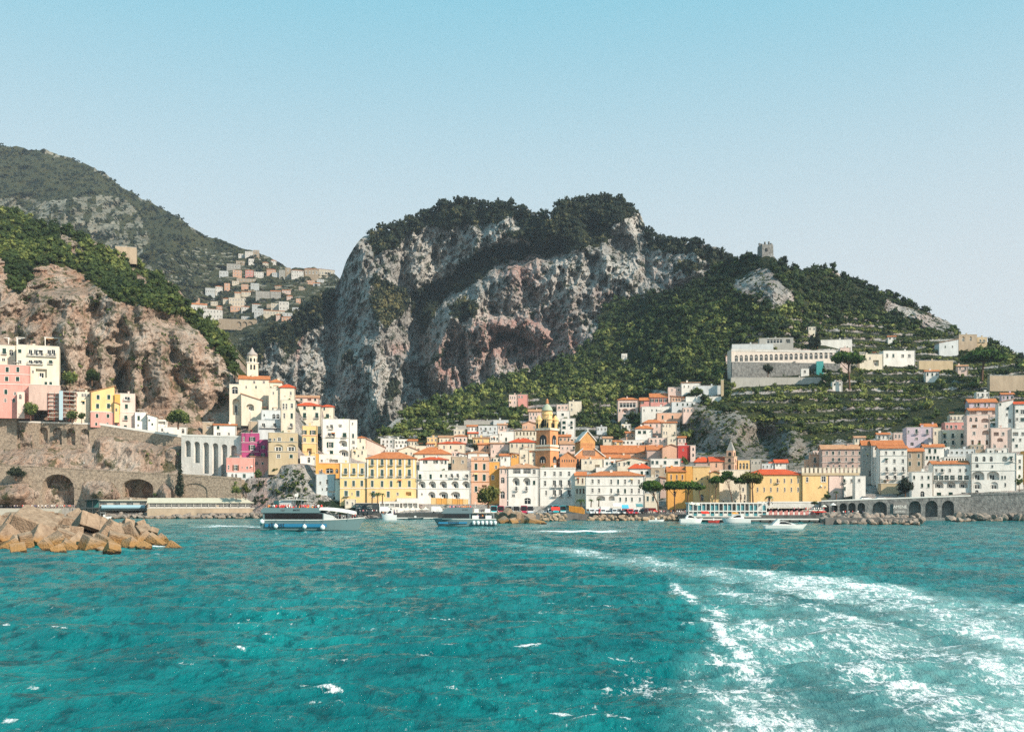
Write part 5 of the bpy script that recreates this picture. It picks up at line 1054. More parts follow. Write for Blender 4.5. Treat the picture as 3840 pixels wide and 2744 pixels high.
H('small brick chapel with round window between bell tower and cathedral', 2100, 1716, 2160, 1752, 'K', 'G', 24, rows=[('a',1722,1732,4,(6,2104,2156))], tile='p', name='chapel', cat='chapel', k=0)

# hillside church with onion-topped tower
Yk = ground(960, 1530) - 4
Yk = min(Yk, 520)
H('large cream church body with orange roof and round windows', 896, 1421, 1010, 1535, 'C', 'g', 20, rows=[('w',1428,1437,8,[953,989]),('w',1446,1456,6,[923,960])], name='church', cat='church', Y=Yk, D=16, k=.95)
H('cream church apse wing under a low hipped roof', 1011, 1432, 1058, 1500, 'C', 'h', 14, rows=[('w',1468,1478,5,[1026])], name='church_apse', cat='church', Y=Yk + 3, D=10)
H('cream arcaded tower wing with glazed arch at the left of the church', 860, 1441, 904, 1566, 'C', 'f', rows=[('a',1449,1476,23,[881]),('O',1494,1556,26,[885])], name='church_wing', cat='church', Y=Yk - 6, D=9)
H('cream sloping buttress wall with one wide arch in front of the church', 905, 1500, 982, 1560, 'C', 'ml', 26, rows=[('O',1514,1539,28,[938])], name='stair_wall', cat='wall', Y=Yk - 8, D=4)
e, k = local('slender church bell tower with onion cap on the left hillside', 'bell_tower', 'bell tower', 946, 1404, Yk + 9, .35)
z = lambda v: (1404 - v) / k
w = 20 / k; MB().box(-w, w, -w, w, -6, z(1364)).build('shaft', [WALL['C']], e)
MB().box(-w * 1.12, w * 1.12, -w * 1.12, w * 1.12, z(1364), z(1361)).build('cornice', [TRIM], e)
q = MB()
for sx in (-.3, .3): q.box(sx * w - .45, sx * w + .45, -w - .1, -w - .02, z(1388), z(1370))
for sx in (-.3, .3): q.box(w + .02, w + .1, sx * w - .45, sx * w + .45, z(1388), z(1370))
q.build('belfry_window', [DARK], e)
MB().lathe([(w * .92, z(1361)), (w * .92, z(1339)), (w * 1.0, z(1338)), (w * 1.0, z(1336))], n=8).build('octagon', [WALL['C']], e)
q = MB()
for i in range(8):
    R = Matrix.Rotation(math.pi / 4 * i + .39, 4, 'Z'); q2 = MB(); arch_panel(q2, 0, 1.1, z(1359), z(1344), -w * .86, 0, th=.12); q.add([tuple(R @ Vector(v)) for v in q2.v], q2.f)
q.build('octagon_window', [DARK], e)
MB().lathe([(w * .96, z(1336)), (w * 1.02, z(1331)), (w * .9, z(1325)), (w * .5, z(1320)), (w * .28, z(1312)), (.02, z(1302))], n=12).build('onion_dome', [mat('dome plaster', (.42,.36,.33), .8, .2, noise=(1.2, .8, (.25,.22,.2)))], e, smooth=True)

# spired church near the promenade
e, k = local('pink brick church tower with a grey pyramid spire near the monastery', 'spired_tower', 'church tower', 2741, 1775, ground(2741, 1775) - 2, -.5)
z = lambda v: (1775 - v) / k; w = 18 / k
MB().box(-w, w, -w, w, -4, z(1713)).build('shaft', [WALL['S']], e); w2 = w * .74
MB().box(-w2, w2, -w2, w2, z(1713), z(1689)).build('belfry', [WALL['S']], e)
q = MB()
for zz in (1736, 1713): q.box(-w * 1.06, w * 1.06, -w * 1.06, w * 1.06, z(zz), z(zz) + .35)
q.build('cornice', [WALL['Q']], e)
q = MB()
for a in range(4):
    R = Matrix.Rotation(a * math.pi / 2, 4, 'Z'); q2 = MB(); arch_panel(q2, 0, 1.5, z(1711), z(1695), -w2 - .06, 0, th=.1)
    for va, vb in ((1735, 1719), (1762, 1742)): arch_panel(q2, 0, 1.3, z(va), z(vb), -w - .06, 0, th=.1)
    q.add([tuple(R @ Vector(v)) for v in q2.v], q2.f)
q.build('belfry_window', [DARK], e)
MB().lathe([(w2 * 1.42, z(1689)), (.08, z(1652))], n=4, rot=math.pi / 4).build('spire', [mat('spire stone', (.36,.34,.31), .9, .1, noise=(1.5, .8, (.2,.19,.18)))], e)
MB().tube((0, 0, z(1652)), (0, 0, z(1647)), .15).build('finial', [TRIM], e)

SITES.append((2820, 900, 2915, 985))
# ruined watch tower on the ridge
Yt = float(YF(2870, 975)) - 10
e, k = local('squarish ruined stone watch tower with broken battlements on the ridge', 'watch_tower', 'tower', 2870, 975, Yt)
z = lambda v: (975 - v) / k; r = 25 / k
MB().lathe([(r * 1.34, -14), (r * 1.27, z(960)), (r * 1.22, z(922))], n=4, rot=.95).build('wall', [STONE_G], e)
for i in range(9):
    t = 2 * math.pi * i / 9 + .2; h = (6, 3, 7, 5, 7, 2, 6, 7, 4)[i]; cx, cy = r * .86 * math.cos(t), r * .86 * math.sin(t)
    MB().tube((cx, cy, z(920) - .1), (cx, cy, z(920) + h / k * 1.2), r * .17, r * .15, 5).build('merlon', [STONE_G], e)
MB().box(-1.2, .4, -r - .2, -r + .8, z(948), z(938)).build('window', [DARK], e)

# roof pergolas of the cream block
for (ua, ub, lab) in ((62, 117, 'middle'), (168, 222, 'right'), (0, 30, 'left')):
    Yp = ground(142, 1447) - 1
    e, k = local({'middle': 'white roof pergola frame in the middle of the cream block', 'right': 'white roof pergola with orange awning on the cream block', 'left': 'white roof pergola frame over the left cream wing'}[lab], 'pergola', 'pergola', ua, 1296, Yp, .4)
    L = (ub - ua) / k; h = 30 / k
    for px in (0, L - .4):
        for py in (0, 4.5): MB().box(px, px + .4, py, py + .4, 0, h).build('post', [TRIM], e)
    for py in (0, 4.5): MB().box(-.4, L + .4, py - .02, py + .42, h, h + .35).build('beam', [TRIM], e)
    if lab == 'right': MB().box(.4, L - .4, .2, 4.4, h - .5, h - .35).build('awning', [WALL['O']], e)

# scaffolds on the coast road
RUST = mat('rusty steel', (.22,.05,.03), .8, .2, noise=(1., .6, (.1,.04,.03)))
for (ua, ub, vt, lab) in ((181, 224, 1470, 'rust red steel frame tower left of the lift shaft'), (237, 281, 1463, 'rust red steel frame tower right of the lift shaft')):
    e, k = local(lab, 'scaffold', 'scaffold', ua, 1574, 492, .4); L = (ub - ua) / k; h = (1574 - vt) / k
    for i, px in enumerate((0, L / 2, L)):
        for py in (0, 3.5): MB().box(px - .15, px + .15, py - .15, py + .15, 0, h).build('post', [RUST], e)
    for j in range(7):
        zz = h * (j + .7) / 7; MB().box(-.2, L + .2, -.25, 3.7, zz, zz + .16).build('platform', [TRIM], e)
        for py in (0, 3.5): MB().tube((0, py, zz), (L / 2, py, zz - h / 7), .08, n=4).tube((L / 2, py, zz), (L, py, zz - h / 7), .08, n=4).build('brace', [RUST], e)
e, k = local('pale blue lift shaft between the two steel frames', 'lift_shaft', 'lift shaft', 229, 1574, 491, .4)
MB().box(-.9, .9, 0, 2, 0, 109 / k).build('shaft', [mat('pale blue metal', (.35,.47,.52), .5, .4)], e); MB().box(-1, 1, -.1, 2.1, 109 / k, 110.5 / k).build('cap', [METAL], e)

# ---- arcaded and retaining walls
def AW(label, name, u0, v0, u1, v1, vb, Y0, Y1, arches, m, depth=4., ad=3., cap=TRIM, caph=.9, kind='O', cat='wall', capy=.35):
    A = P(u0, 0, Y0); B = P(u1, 0, Y1); d = Vector((B.x - A.x, B.y - A.y)); L = d.length; d /= L
    zb = Zv(vb, (Y0 + Y1) / 2); zt0, zt1 = Zv(v0, Y0), Zv(v1, Y1); sl = (zt1 - zt0) / L
    def S(u):
        a = (u - CU) / F; s = (a * A.y - A.x) / (d.x - a * d.y); return s, A.y + s * d.y
    e = empty(name, (A.x, A.y, zb), math.atan2(d.y, d.x)); tag(e, label, cat)
    ops = []
    for uc, w, vt, vo in arches:
        s, Yc = S(uc); hw = w / F * Yc / 2; za = Zv(vo, Yc) - zb - sl * s; zz = Zv(vt, Yc) - zb - sl * s
        ops.append((s - hw, s + hw, max(za, .05 - min(sl * s, 0)), zz, kind, ad))
    b = MB(); top = zt0 - zb
    facade(b, L, -3, top, ops)
    b.add([(0, 0, top), (L, 0, top), (L, depth, top), (0, depth, top), (0, 0, -3), (L, 0, -3), (L, depth, -3), (0, depth, -3)], [(0, 1, 2, 3), (1, 5, 6, 2), (4, 0, 3, 7)])
    b.v = [(x, y, z + sl * x) for x, y, z in b.v]
    b.build('wall', [m], e)
    if cap:
        c = MB().box(0, L, -.15, capy, top, top + caph); c.v = [(x, y, z + sl * x) for x, y, z in c.v]; c.build('parapet', [cap], e)
    return e
LOWA = [(218,120,1777,1890),(517,116,1795,1866)]
AW('stone road viaduct with two huge arches above the breakwater', 'road_wall', -200, 1732, 620, 1779, 1925, 466, 466, LOWA, STONE, 13, 10., STONE, .5)
AW('stone road wall with a blind walled-up arch behind the cypress', 'road_wall', 620, 1779, 905, 1797, 1915, 466, 464, [(733,92,1811,1872)], STONE, 5, .5, STONE)
AW('stone arcade with four tall dark arches under the coast road', 'arcade_wall', 60, 1583, 362, 1592, 1672, 496, 497, [(163,33,1601,1666),(215,33,1603,1666),(266,33,1605,1668),(318,32,1607,1668)], STONE, 4, 2.5, TRIM, .8)
AW('rubble stone retaining wall beside the four-arch arcade', 'retaining_wall', 362, 1592, 682, 1640, 1660, 497, 495, [], STONE, 4, 2.5, TRIM, 1.1)
AW('steep stone ramp wall rising at the far left edge', 'ramp_wall', -60, 1512, 62, 1567, 1640, 494, 494, [], STONE, 3, 2.5, STONE)
AW('whitewashed arcade with six tall arches below the white cottage', 'white_arcade', 680, 1634, 905, 1640, 1795, 483, 479, [(704,24,1651,1712),(738,24,1655,1735),(772,24,1658,1775),(807,24,1661,1792),(841,24,1665,1794),(876,26,1669,1794)], STONE_W, 5, 3.2, TRIM, .8)
AW('grey stone sea wall with deep arches along the right shore', 'sea_wall', 3080, 1880, 3640, 1860, 1962, 392, 386, [(3098,22,1892,1922),(3130,22,1890,1922),(3162,27,1886,1926),(3195,27,1884,1926),(3230,27,1884,1926),(3299,52,1880,1932),(3431,44,1877,1936),(3493,45,1876,1938),(3555,44,1876,1940)], STONE_G, 9, 3., TRIM, .5)
AW('plain grey sea wall section beside the deep arches', 'sea_wall', 3640, 1857, 3960, 1848, 1962, 386, 380, [], STONE_G, 20, 3., STONE_G, .8)
AW('stone balustrade wall under the yellow monastery', 'terrace_wall', 2840, 1884, 3085, 1884, 1935, 396, 396, [], STONE_W, 6, 3., TRIM, .5)

# text on the sea wall
def text_part(name, s, size, m, parent, loc, rot=(math.radians(90), 0, 0), ext=.02, sx=1.):
    cu = bpy.data.curves.new(name, 'FONT'); cu.body = s; cu.size = size; cu.extrude = ext; cu.align_x = 'CENTER'
    to = bpy.data.objects.new(name + '_tmp', cu); COL.objects.link(to); bpy.context.view_layer.update()
    me = bpy.data.meshes.new_from_object(to.evaluated_get(bpy.context.evaluated_depsgraph_get())); bpy.data.objects.remove(to)
    me.materials.clear(); me.materials.append(m)
    o = bpy.data.objects.new(name, me); COL.objects.link(o); o.location = loc; o.rotation_euler = rot; o.scale = (sx, 1, 1); o.parent = parent
    return o
e, k = local('boarded shop front with painted white lettering in the sea wall', 'shop_board', 'sign', 3375, 1925, 388.4)
MB().box(-2.6, 2.6, 0, .12, 0, 42 / k).build('board', [mat('grey board', (.20,.19,.18), .8, .2)], e)
text_part('lettering', 'AMENE', 1.7, TRIM, e, (0, -.03, 2.1), sx=1.0); text_part('lettering', '(JOHNIS)', 1.0, TRIM, e, (0, -.03, .5))
# ---- small houses filling the gaps of the old centre
def IH(label, u, v, w, h, col, roof='f', rh=6, tile='o', n=2, fl=1, wk='w'):
    hh = h / fl; ww = min(6., w / n * .42)
    H(label, u, v, u + w, v + h + 8, col, roof, rh, [(wk, v + hh * i + hh * .25, v + hh * i + hh * .7, ww, n) for i in range(fl)], tile=tile)
for a in [
 ('white cube house under the distant white block', 1446, 1682, 34, 16, 'W', 'f', 6, 'o', 3), ('cream house with orange roof left of the pink far house', 1530, 1652, 34, 22, 'C', 'g', 7, 'o', 3), ('salmon little house behind the wide hipped roof', 1612, 1680, 32, 22, 'S', 'g', 6, 'p', 2),
 ('pink house squeezed above the red roof front', 1692, 1692, 30, 24, 'B', 'f', 6, 'o', 2), ('white narrow house above the reddish palazzo', 1722, 1702, 28, 18, 'W', 'ml', 6, 'o', 2), ('ochre cube house on the upper left of the centre', 1600, 1640, 40, 20, 'Y', 'f', 6, 'o', 3),
 ('cream high house at the foot of the terraces', 1700, 1610, 44, 22, 'C', 'f', 6, 'o', 3), ('pale pink high house below the long pale wall', 1866, 1592, 36, 22, 'B', 'g', 6, 'p', 3), ('white house with orange roof beside the blue-white house', 1752, 1598, 38, 22, 'W', 'g', 7, 'o', 3),
 ('tan house between two red hipped roofs', 1880, 1690, 30, 18, 'T', 'f', 6, 'o', 2), ('cream stair house left of the orange box house', 1850, 1716, 26, 18, 'C', 'f', 6, 'o', 2), ('salmon gabled house behind the bell tower', 2096, 1636, 44, 24, 'S', 'g', 9, 'o', 3),
 ('white garden house below the tall green-shuttered house', 2150, 1640, 26, 20, 'W', 'f', 6, 'o', 2), ('pale house on the dark slope right of the tower house', 2236, 1600, 40, 18, 'N', 'f', 6, 'o', 3), ('cream cottage on the dark slope above the cathedral', 2262, 1642, 34, 20, 'C', 'g', 7, 'p', 2),
 ('yellow low house above the cathedral nave roof', 2300, 1655, 34, 18, 'Y', 'g', 6, 'o', 2), ('white little house in the slope gap under the veranda villa', 2330, 1590, 36, 20, 'W', 'f', 6, 'o', 3), ('salmon house left of the little white orange-roofed house', 2346, 1622, 34, 20, 'S', 'g', 6, 'o', 2),
 ('pale terrace house above the salmon two-window house', 2560, 1528, 40, 22, 'B', 'f', 6, 'o', 3), ('white house under the cream cube house', 2452, 1672, 34, 14, 'W', 'f', 6, 'o', 3), ('pink house right of the cream cube house', 2542, 1640, 30, 26, 'B', 'g', 6, 'o', 2),
 ('cream house between convent and grey tall house', 3205, 1640, 40, 24, 'C', 'g', 7, 'p', 3), ('white house above the long shaded orange roof', 3290, 1628, 46, 22, 'W', 'g', 8, 'o', 3), ('pale pink house left of the lilac house', 3352, 1622, 42, 28, 'B', 'f', 6, 'o', 3),
 ('white farmhouse with orange roof among the terraces', 3470, 1392, 52, 24, 'W', 'g', 7, 'o', 3), ('small white terrace house on the right hill', 3120, 1432, 40, 18, 'W', 'f', 6, 'o', 2), ('pink terrace cottage below the right ruins', 3590, 1372, 40, 20, 'B', 'g', 6, 'p', 2),
 ('cream hut high on the terraces', 3030, 1226, 30, 14, 'C', 'f', 6, 'o', 2), ('white hut near the right ridge terraces', 3330, 1262, 30, 14, 'W', 'g', 5, 'o', 2),
 ('white house wedged between villa and lilac house', 3520, 1676, 42, 22, 'W', 'f', 6, 'o', 3), ('tan house under the white arched house stack', 3640, 1668, 50, 22, 'T', 'f', 6, 'o', 3), ('lilac cube house at the upper right edge', 3756, 1478, 46, 26, 'L', 'g', 8, 'o', 3),
 ('white villa above the upper right orange roof', 3660, 1470, 50, 22, 'W', 'f', 6, 'o', 3), ('cream house climbing behind the ochre balcony house', 3560, 1556, 56, 24, 'C', 'f', 6, 'o', 4)]:
    IH(*a)
def area(S):
    dv = np.abs(np.gradient(S['V'], axis=0)); du = np.abs(np.gradient(S['U'], axis=1)); return dv * du

def forest():
    U, V = FS['U'], FS['V']; veg = FS['at']['veg']; ar = area(FS)
    clear = np.ones(U.shape)
    for (a, b, c, d) in SITES: clear[(U > a) & (U < c) & (V > b) & (V < d + 6)] = 0
    clearF = clear
    # left headland top: lush, close
    w = veg * (U < 905) * ar * clear
    p, i, r = pick(FS, 1900, w, 21); s = r.uniform(2.0, 4.4, len(p))
    t = np.clip(.45 + .42 * fbm(p[:, 0] / 40, p[:, 2] / 30, o=2) + r.normal(0, .2, len(p)), 0, 1)
    o = scatter_mesh('woodland', p, s, t, CR_ROUND, FOL_LIT, 1.0, 1); tag(o, kind='stuff', label='dense green woodland covering the headland above the left cliff')
    # right hill woods
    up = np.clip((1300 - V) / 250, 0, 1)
    w = veg * (U > 1300) * ar * clear * (.25 + (fbm(U / 38., V / 30., 2.9, o=3) > -.25)) * (1 - .93 * in_poly(U, V, [(2730,1360),(3200,1200),(3560,1290),(4300,1560),(3840,1640),(3300,1660),(2900,1640),(2700,1520)]))
    p, i, r = pick(FS, 5600, w, 22); uu = U.ravel()[i]; vv = V.ravel()[i]
    s = (1.2 + 4.6 * r.uniform(size=len(p)) ** 2.2) * (1 + .1 * up.ravel()[i])
    t = .47 + .42 * fbm(p[:, 0] / 45, p[:, 2] / 35, o=2) + r.normal(0, .24, len(p)) - .42 * up.ravel()[i] + .08 * (vv > 1380)  # darker uphill, paler at the foot: slope shade and sun put into tint
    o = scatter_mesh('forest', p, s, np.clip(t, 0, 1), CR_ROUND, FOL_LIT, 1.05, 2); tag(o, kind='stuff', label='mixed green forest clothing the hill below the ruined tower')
    # terraces: rows of vines and lemon trees along the walls
    zone = terr_mask(U, V) | in_poly(U, V, [(2640,1420),(2750,1400),(2780,1550),(2640,1530)])
    ph = terr_ph(FS['X'], FS['Z'])
    w = zone * ar * clear * np.exp(-((ph - .50) / .13) ** 2) * np.where(U < 2500, .5, 1.)
    p, i, r = pick(FS, 6200, w, 23); s = r.uniform(.9, 2.1, len(p)) * np.where(r.uniform(size=len(p)) < .12, 1.7, 1)
    t = .76 + .35 * fbm(p[:, 0] / 30, p[:, 2] / 12, o=2) + r.normal(0, .18, len(p))
    o = scatter_mesh('terrace_vines', p, s, np.clip(t, 0, 1), CR_LOW + CR_ROUND[:2], FOL_LIT, .8, 3); tag(o, kind='stuff', label='rows of vines and lemon trees growing along the stone terraces')
    # scrub on the cliffs
    bare = (1 - veg) * ar * clear
    w = bare * ((U < 900) * (V < 1560) * (fbm(U / 30., V / 45., 5.5, o=3) > .35) + (U < 900) * (V > 1600) * (V < 1880) * (fbm(U / 30., V / 30., 9.5, o=3) > .5) * .6
                + (U > 2500) * (V < 1740) * (.8 + 1.6 * (fbm(U / 26., V / 30., 4.5, o=3) > .1)) + blob(U, V, 1090, 1820, 100, 70) * 1.5)
    p, i, r = pick(FS, 3000, w, 24); s = r.uniform(.5, 2.1, len(p)); t = r.uniform(.1, .75, len(p))
    o = scatter_mesh('cliff_scrub', p, s, t, CR_LOW, FOL_LIT, .9, 4); tag(o, kind='stuff', label='tufts of scrub rooted in cracks of the warm cliffs')
    # mountain
    U, V = MS['U'], MS['V']; veg = MS['at']['veg']; ar = area(MS); top = MS['V'][0][None, :]
    w = veg * ar
    p, i, r = pick(MS, 4300, w, 25); s = 1.6 + 4.6 * r.uniform(size=len(p)) ** 1.7
    nt = fbm(p[:, 0] / 50, p[:, 2] / 40, o=2)
    li = blob(U, V, 1450, 1130, 70, 90).ravel()[i]
    t = np.clip(.32 + .25 * nt + r.normal(0, .27, len(p)) + .6 * li, 0, 1)  # li paints a sunlit patch into the pine tint
    o = scatter_mesh('pine_wood', p, s, t, CR_PINE, FOL_DARK, 1.2, 5, .15); tag(o, kind='stuff', label='dark pine wood along the summit and gullies of the grey mountain')
    w = (1 - veg) * ar * ((fbm(U / 26., V / 34., 3.3, o=4) > .22) + .08)
    p, i, r = pick(MS, 5200, w, 26); s = r.uniform(.7, 2.6, len(p)); t = r.uniform(0, .8, len(p))
    o = scatter_mesh('ledge_bushes', p, s, t, CR_LOW, FOL_DARK, .9, 6); tag(o, kind='stuff', label='dark bushes clinging to ledges of the grey mountain face')
    # crest trees that break the skyline
    w = ar * (V < top + 8) * (MS['U'] > 1390) * veg
    p, i, r = pick(MS, 420, w, 27); s = r.uniform(1.8, 5.6, len(p)); t = r.uniform(0, .5, len(p))
    o = scatter_mesh('crest_pines', p, s, t, CR_PINE, FOL_DARK, 1.2, 7, .8); tag(o, kind='stuff', label='pines breaking the skyline on the mountain crest')
    w = ar = area(FS) * clearF * (FS['V'] < FS['V'][0][None, :] + 6) * (FS['U'] > 2250) * FS['at']['veg']
    p, i, r = pick(FS, 260, w, 29); s = r.uniform(1.6, 4.0, len(p)); t = r.uniform(0, .5, len(p))
    o = scatter_mesh('ridge_trees', p, s, t, CR_ROUND, FOL_DARK, 1.15, 8); tag(o, kind='stuff', label='small dark trees along the ridge beside the ruined tower')
    # far ridge
    U, V = RS['U'], RS['V']; veg = RS['at']['veg']; ar = area(RS)
    vil = in_poly(U, V, [(760,960),(1300,1020),(1300,1330),(860,1330),(700,1120)])
    w = (veg * (1 - .72 * vil) + .55 * (1 - veg) * (fbm(U / 40., V / 40., 1.1, o=3) > .02)) * ar
    p, i, r = pick(RS, 6400, w, 28); s = r.uniform(2.4, 7.5, len(p)) * (.6 + .25 * (p[:, 1] / 1500))
    t = np.clip(.22 + .3 * fbm(p[:, 0] / 90, p[:, 2] / 70, o=2) + r.normal(0, .18, len(p)) + .4 * (V.ravel()[i] > 1150), 0, 1)
    o = scatter_mesh('ridge_wood', p, s, t, CR_LOW + CR_PINE[:2], FOL_DARK, 1.1, 9); tag(o, kind='stuff', label='distant wood and maquis covering the far ridge')
forest()
# ================================================================ SEA
def sea():
    f = 983.5
    # rows evenly spaced in view near the boat, stretching to the coast
    vs = np.concatenate([np.linspace(300, 60, 330), np.linspace(59.5, 13, 150)])   # render-pixel rows below the horizon
    Yr = f * CAMZ / vs
    Yr = np.concatenate([np.linspace(-60, Yr[0] - .3, 14), Yr, np.array([560, 700, 1200, 4000])])
    a = np.linspace(-.62, .62, 640); a = np.concatenate([[-30, -8, -3, -1.4, -.85], a, [.85, 1.4, 3, 8, 30]])
    Yc = np.maximum(Yr, 24)
    X = a[None, :] * Yc[:, None]; Y = np.broadcast_to(Yr[:, None], X.shape).copy()
    Yb = Y
    # chop: sharp-crested wind waves running towards the lower right, fading with distance where the mesh is coarse
    def wv(L, ang, ph, k=1.6):
        c, s = math.cos(ang), math.sin(ang); q = (X * c + Yb * s) / L; t = (-X * s + Yb * c) / L
        return q, t
    Z = np.zeros(X.shape)
    for L, amp, ang, sd in ((9.5, .34, 1.85, 1.), (4.6, .22, 1.45, 2.), (2.5, .13, 2.1, 3.), (1.3, .06, 1.2, 4.), (.7, .03, 1.9, 5.)):
        q, t = wv(L, ang, sd)
        n = 1 - np.abs(perlin(q * 1.3, t * .42, sd)) * 2.4
        fade = np.clip(L * 90 / (np.maximum(Yb, 5) + 1), 0, 1) ** .6
        Z += amp * (n - .25) * fade
    Z *= np.clip((620 - Yb) / 200, 0, 1)
    Z = Z - .1
    # foam: the wide wake of the boat we stand on, running back towards the harbour
    Yp = np.maximum(Y, 25.); U = CU + F * X / Yp; V = HV + F * CAMZ / Yp
    nl = fbm(X / 3.2, Y / 5., 2., o=4); n2 = fbm(X / 6., Y / 24., 6., o=4); n3 = fbm(X / 1.6, Y / 7., 8., o=3)
    Uw = U + (60 * n2 + 30 * nl) * np.clip((V - 2050) / 300., .15, 1)
    up = np.interp(U, [1700, 1900, 2361, 2753, 3180, 3505, 3840, 4300], [2006, 2030, 2076, 2118, 2160, 2208, 2252, 2310])
    lo = np.interp(U, [1700, 1900, 2361, 2668, 3010, 3351, 3840, 4300], [2018, 2046, 2128, 2176, 2248, 2330, 2460, 2600])
    Vw = V + 14 * nl * np.clip((V - 2000) / 150., .2, 1.6) + 10 * n2
    ea = np.clip((Vw - up) / (10 + (lo - up) * .16), 0, 1); eb = np.clip((lo - Vw) / (8 + (lo - up) * .5) + .45, 0, 1)
    foam = ea * eb * (.62 + .5 * n2 + .3 * n3) * np.interp(U, [1700, 2000, 2400, 3840], [.35, .55, .8, 1.0])
    bl = np.interp(V, [2140, 2182, 2301, 2404, 2506, 2609, 2744], [2440, 2490, 2575, 2600, 2560, 2470, 2440]); br = np.interp(V, [2140, 2182, 2301, 2404, 2506, 2609, 2744], [2470, 2530, 2745, 2840, 2920, 3000, 3060])
    g = np.clip((Uw + 50 * n3 - bl) / (20 + (br - bl) * .55), 0, 1) * np.clip((br - Uw) / (12 + (br - bl) * .4), 0, 1) * (V > 2120)
    foam = np.maximum(foam, g * (.86 + .42 * nl + .3 * n3))
    mid = np.clip((Uw + 70 * n3 - bl) / 260, 0, 1) * np.clip((V - lo) / 30, 0, 1) * (V > 2140)
    foam = np.maximum(foam, mid * (.47 + .45 * nl + .35 * n2))
    rt = np.clip((Uw - np.interp(V, [2240, 2330, 2472, 2600, 2744], [3500, 3420, 3480, 3540, 3560])) / 420, 0, 1) * np.clip((V - up) / 30, 0, 1)
    foam = np.maximum(foam, rt * (.66 + .5 * n2 + .35 * n3))
    foam = np.maximum(foam, blob(U, V, 2380, 2590, 210, 90) * (.34 + .5 * nl + .2 * n3)); foam *= (Y > 0) * np.interp(Y, [150, 215, 260], [1, .7, 0])
    milk = np.maximum(ea * eb * np.interp(U, [1700, 2400, 3840], [.3, .6, .8]), np.maximum(rt * 1.15, mid * .5)) * (.8 + .5 * n2) * (Y > 0); milk = np.clip(np.maximum(milk, g * .4), 0, 1)
    # other wakes and breaking crests (world positions)
    def streak(x, y, lx, ly, a, rot=0.):
        c, s = math.cos(rot), math.sin(rot); p = (X - x) * c + (Y - y) * s; q = -(X - x) * s + (Y - y) * c
        return a * np.exp(-(np.abs(p / lx) ** 2.4) - (q / ly) ** 2)
    def at(u, v): Yy = F * CAMZ / (v - HV); return (u - CU) / F * Yy, Yy
    for u, v, lu, k, rot in ((900,1976,130,.95,-.05),(2170,1993,150,.85,0),(1900,2004,60,.5,0),(1370,1996,26,.9,0),(850,1972,80,.6,0),
                        (1870,2307,55,.95,-.12),(1985,2428,62,1.,0),(2060,2318,110,.45,-.1),(1230,2610,75,.75,-.5),(540,2612,70,.8,-.5),(2090,2700,90,.8,-.35),(2260,2730,150,.6,-.2),
                        (215,2362,40,.7,-.2),(905,2449,42,.7,-.15),(1200,2362,36,.7,-.1),(800,2163,50,.6,0),(1390,2163,50,.6,0),(880,2212,18,.6,0),(1000,2222,20,.6,0),(1480,2212,18,.6,0),(1590,2222,20,.6,0),
                        (300,2285,20,.6,0),(670,2283,22,.6,0),(1270,2283,22,.6,0),(1630,2285,22,.75,0),(20,2362,26,.7,0),(120,2580,28,.6,0),(30,2695,45,.7,-.2),(1000,2374,20,.6,0),(420,2390,22,.6,0),(1540,2428,30,.5,0),
                        (1590,2444,36,.5,0),(640,2057,22,1.,0),(600,2052,30,.9,0),(590,2072,30,.5,0),(2230,2270,60,.4,0),(2420,2500,70,.7,-.2),(2330,2460,80,.5,0),(3060,2380,90,.8,.25),(2900,2410,60,.6,.2)):
        x, y = at(u, v); m = y / F
        foam = np.maximum(foam, streak(x, y, lu * m * (1.2 if y > 120 else 1), np.clip(lu * m * .22, .22, 1.6) * (1.2 if y < 120 else 3.2), k * (1.15 if y < 120 else 1.7), rot))
    r = np.random.default_rng(33)
    for _ in range(70):
        v = 1990 + 750 * r.uniform() ** 1.3; u = r.uniform(0, 3840); x, y = at(u, v)
        foam = np.maximum(foam, streak(x, y, r.uniform(.25, .8) * (1 + y / 60), r.uniform(.08, .2) * (1 + y / 30), r.uniform(.38, .62), r.uniform(-.4, .1)))
    Z += .10 * np.clip(foam, 0, 1) * np.clip(1 + nl, 0, 2) * .6
    V = np.stack([X, Y, Z], -1).reshape(-1, 3)
    m = bpy.data.materials.new('sea water'); m.use_nodes = True; nt = m.node_tree; b = nt.nodes['Principled BSDF']
    geo = nt.nodes.new('ShaderNodeNewGeometry'); pos = geo.outputs['Position']
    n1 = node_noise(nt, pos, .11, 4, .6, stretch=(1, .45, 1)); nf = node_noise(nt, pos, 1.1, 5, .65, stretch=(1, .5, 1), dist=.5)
    c = node_mix(nt, (.004, .135, .15), (.008, .235, .24), node_range(nt, n1, .38, .62))
    c = node_mix(nt, c, (.004, .065, .078), node_range(nt, nf, .5, .64, 0, .75))  # dark strokes put the shading of wave troughs into the colour
    c = node_mix(nt, c, (.40, .64, .62), node_range(nt, node_attr(nt, 'milk'), 0, 1, 0, .85))
    # lacy foam: distorted cell edges and fine froth, thresholded by how foamy the place is
    ds = node_noise(nt, pos, .8, 4, .6)
    vec = nt.nodes.new('ShaderNodeVectorMath'); vec.operation = 'ADD'
    sc = nt.nodes.new('ShaderNodeVectorMath'); sc.operation = 'SCALE'; sc.inputs['Scale'].default_value = 2.4
    cmb = nt.nodes.new('ShaderNodeCombineXYZ'); nt.links.new(ds, cmb.inputs[0]); nt.links.new(nf, cmb.inputs[1])
    nt.links.new(cmb.outputs[0], sc.inputs[0]); nt.links.new(pos, vec.inputs[0]); nt.links.new(sc.outputs[0], vec.inputs[1])
    ce = node_noise(nt, vec.outputs[0], 1.3, kind='voronoi', stretch=(1, .55, 1)); ce2 = node_noise(nt, vec.outputs[0], 3.4, kind='voronoi', stretch=(1, .6, 1))
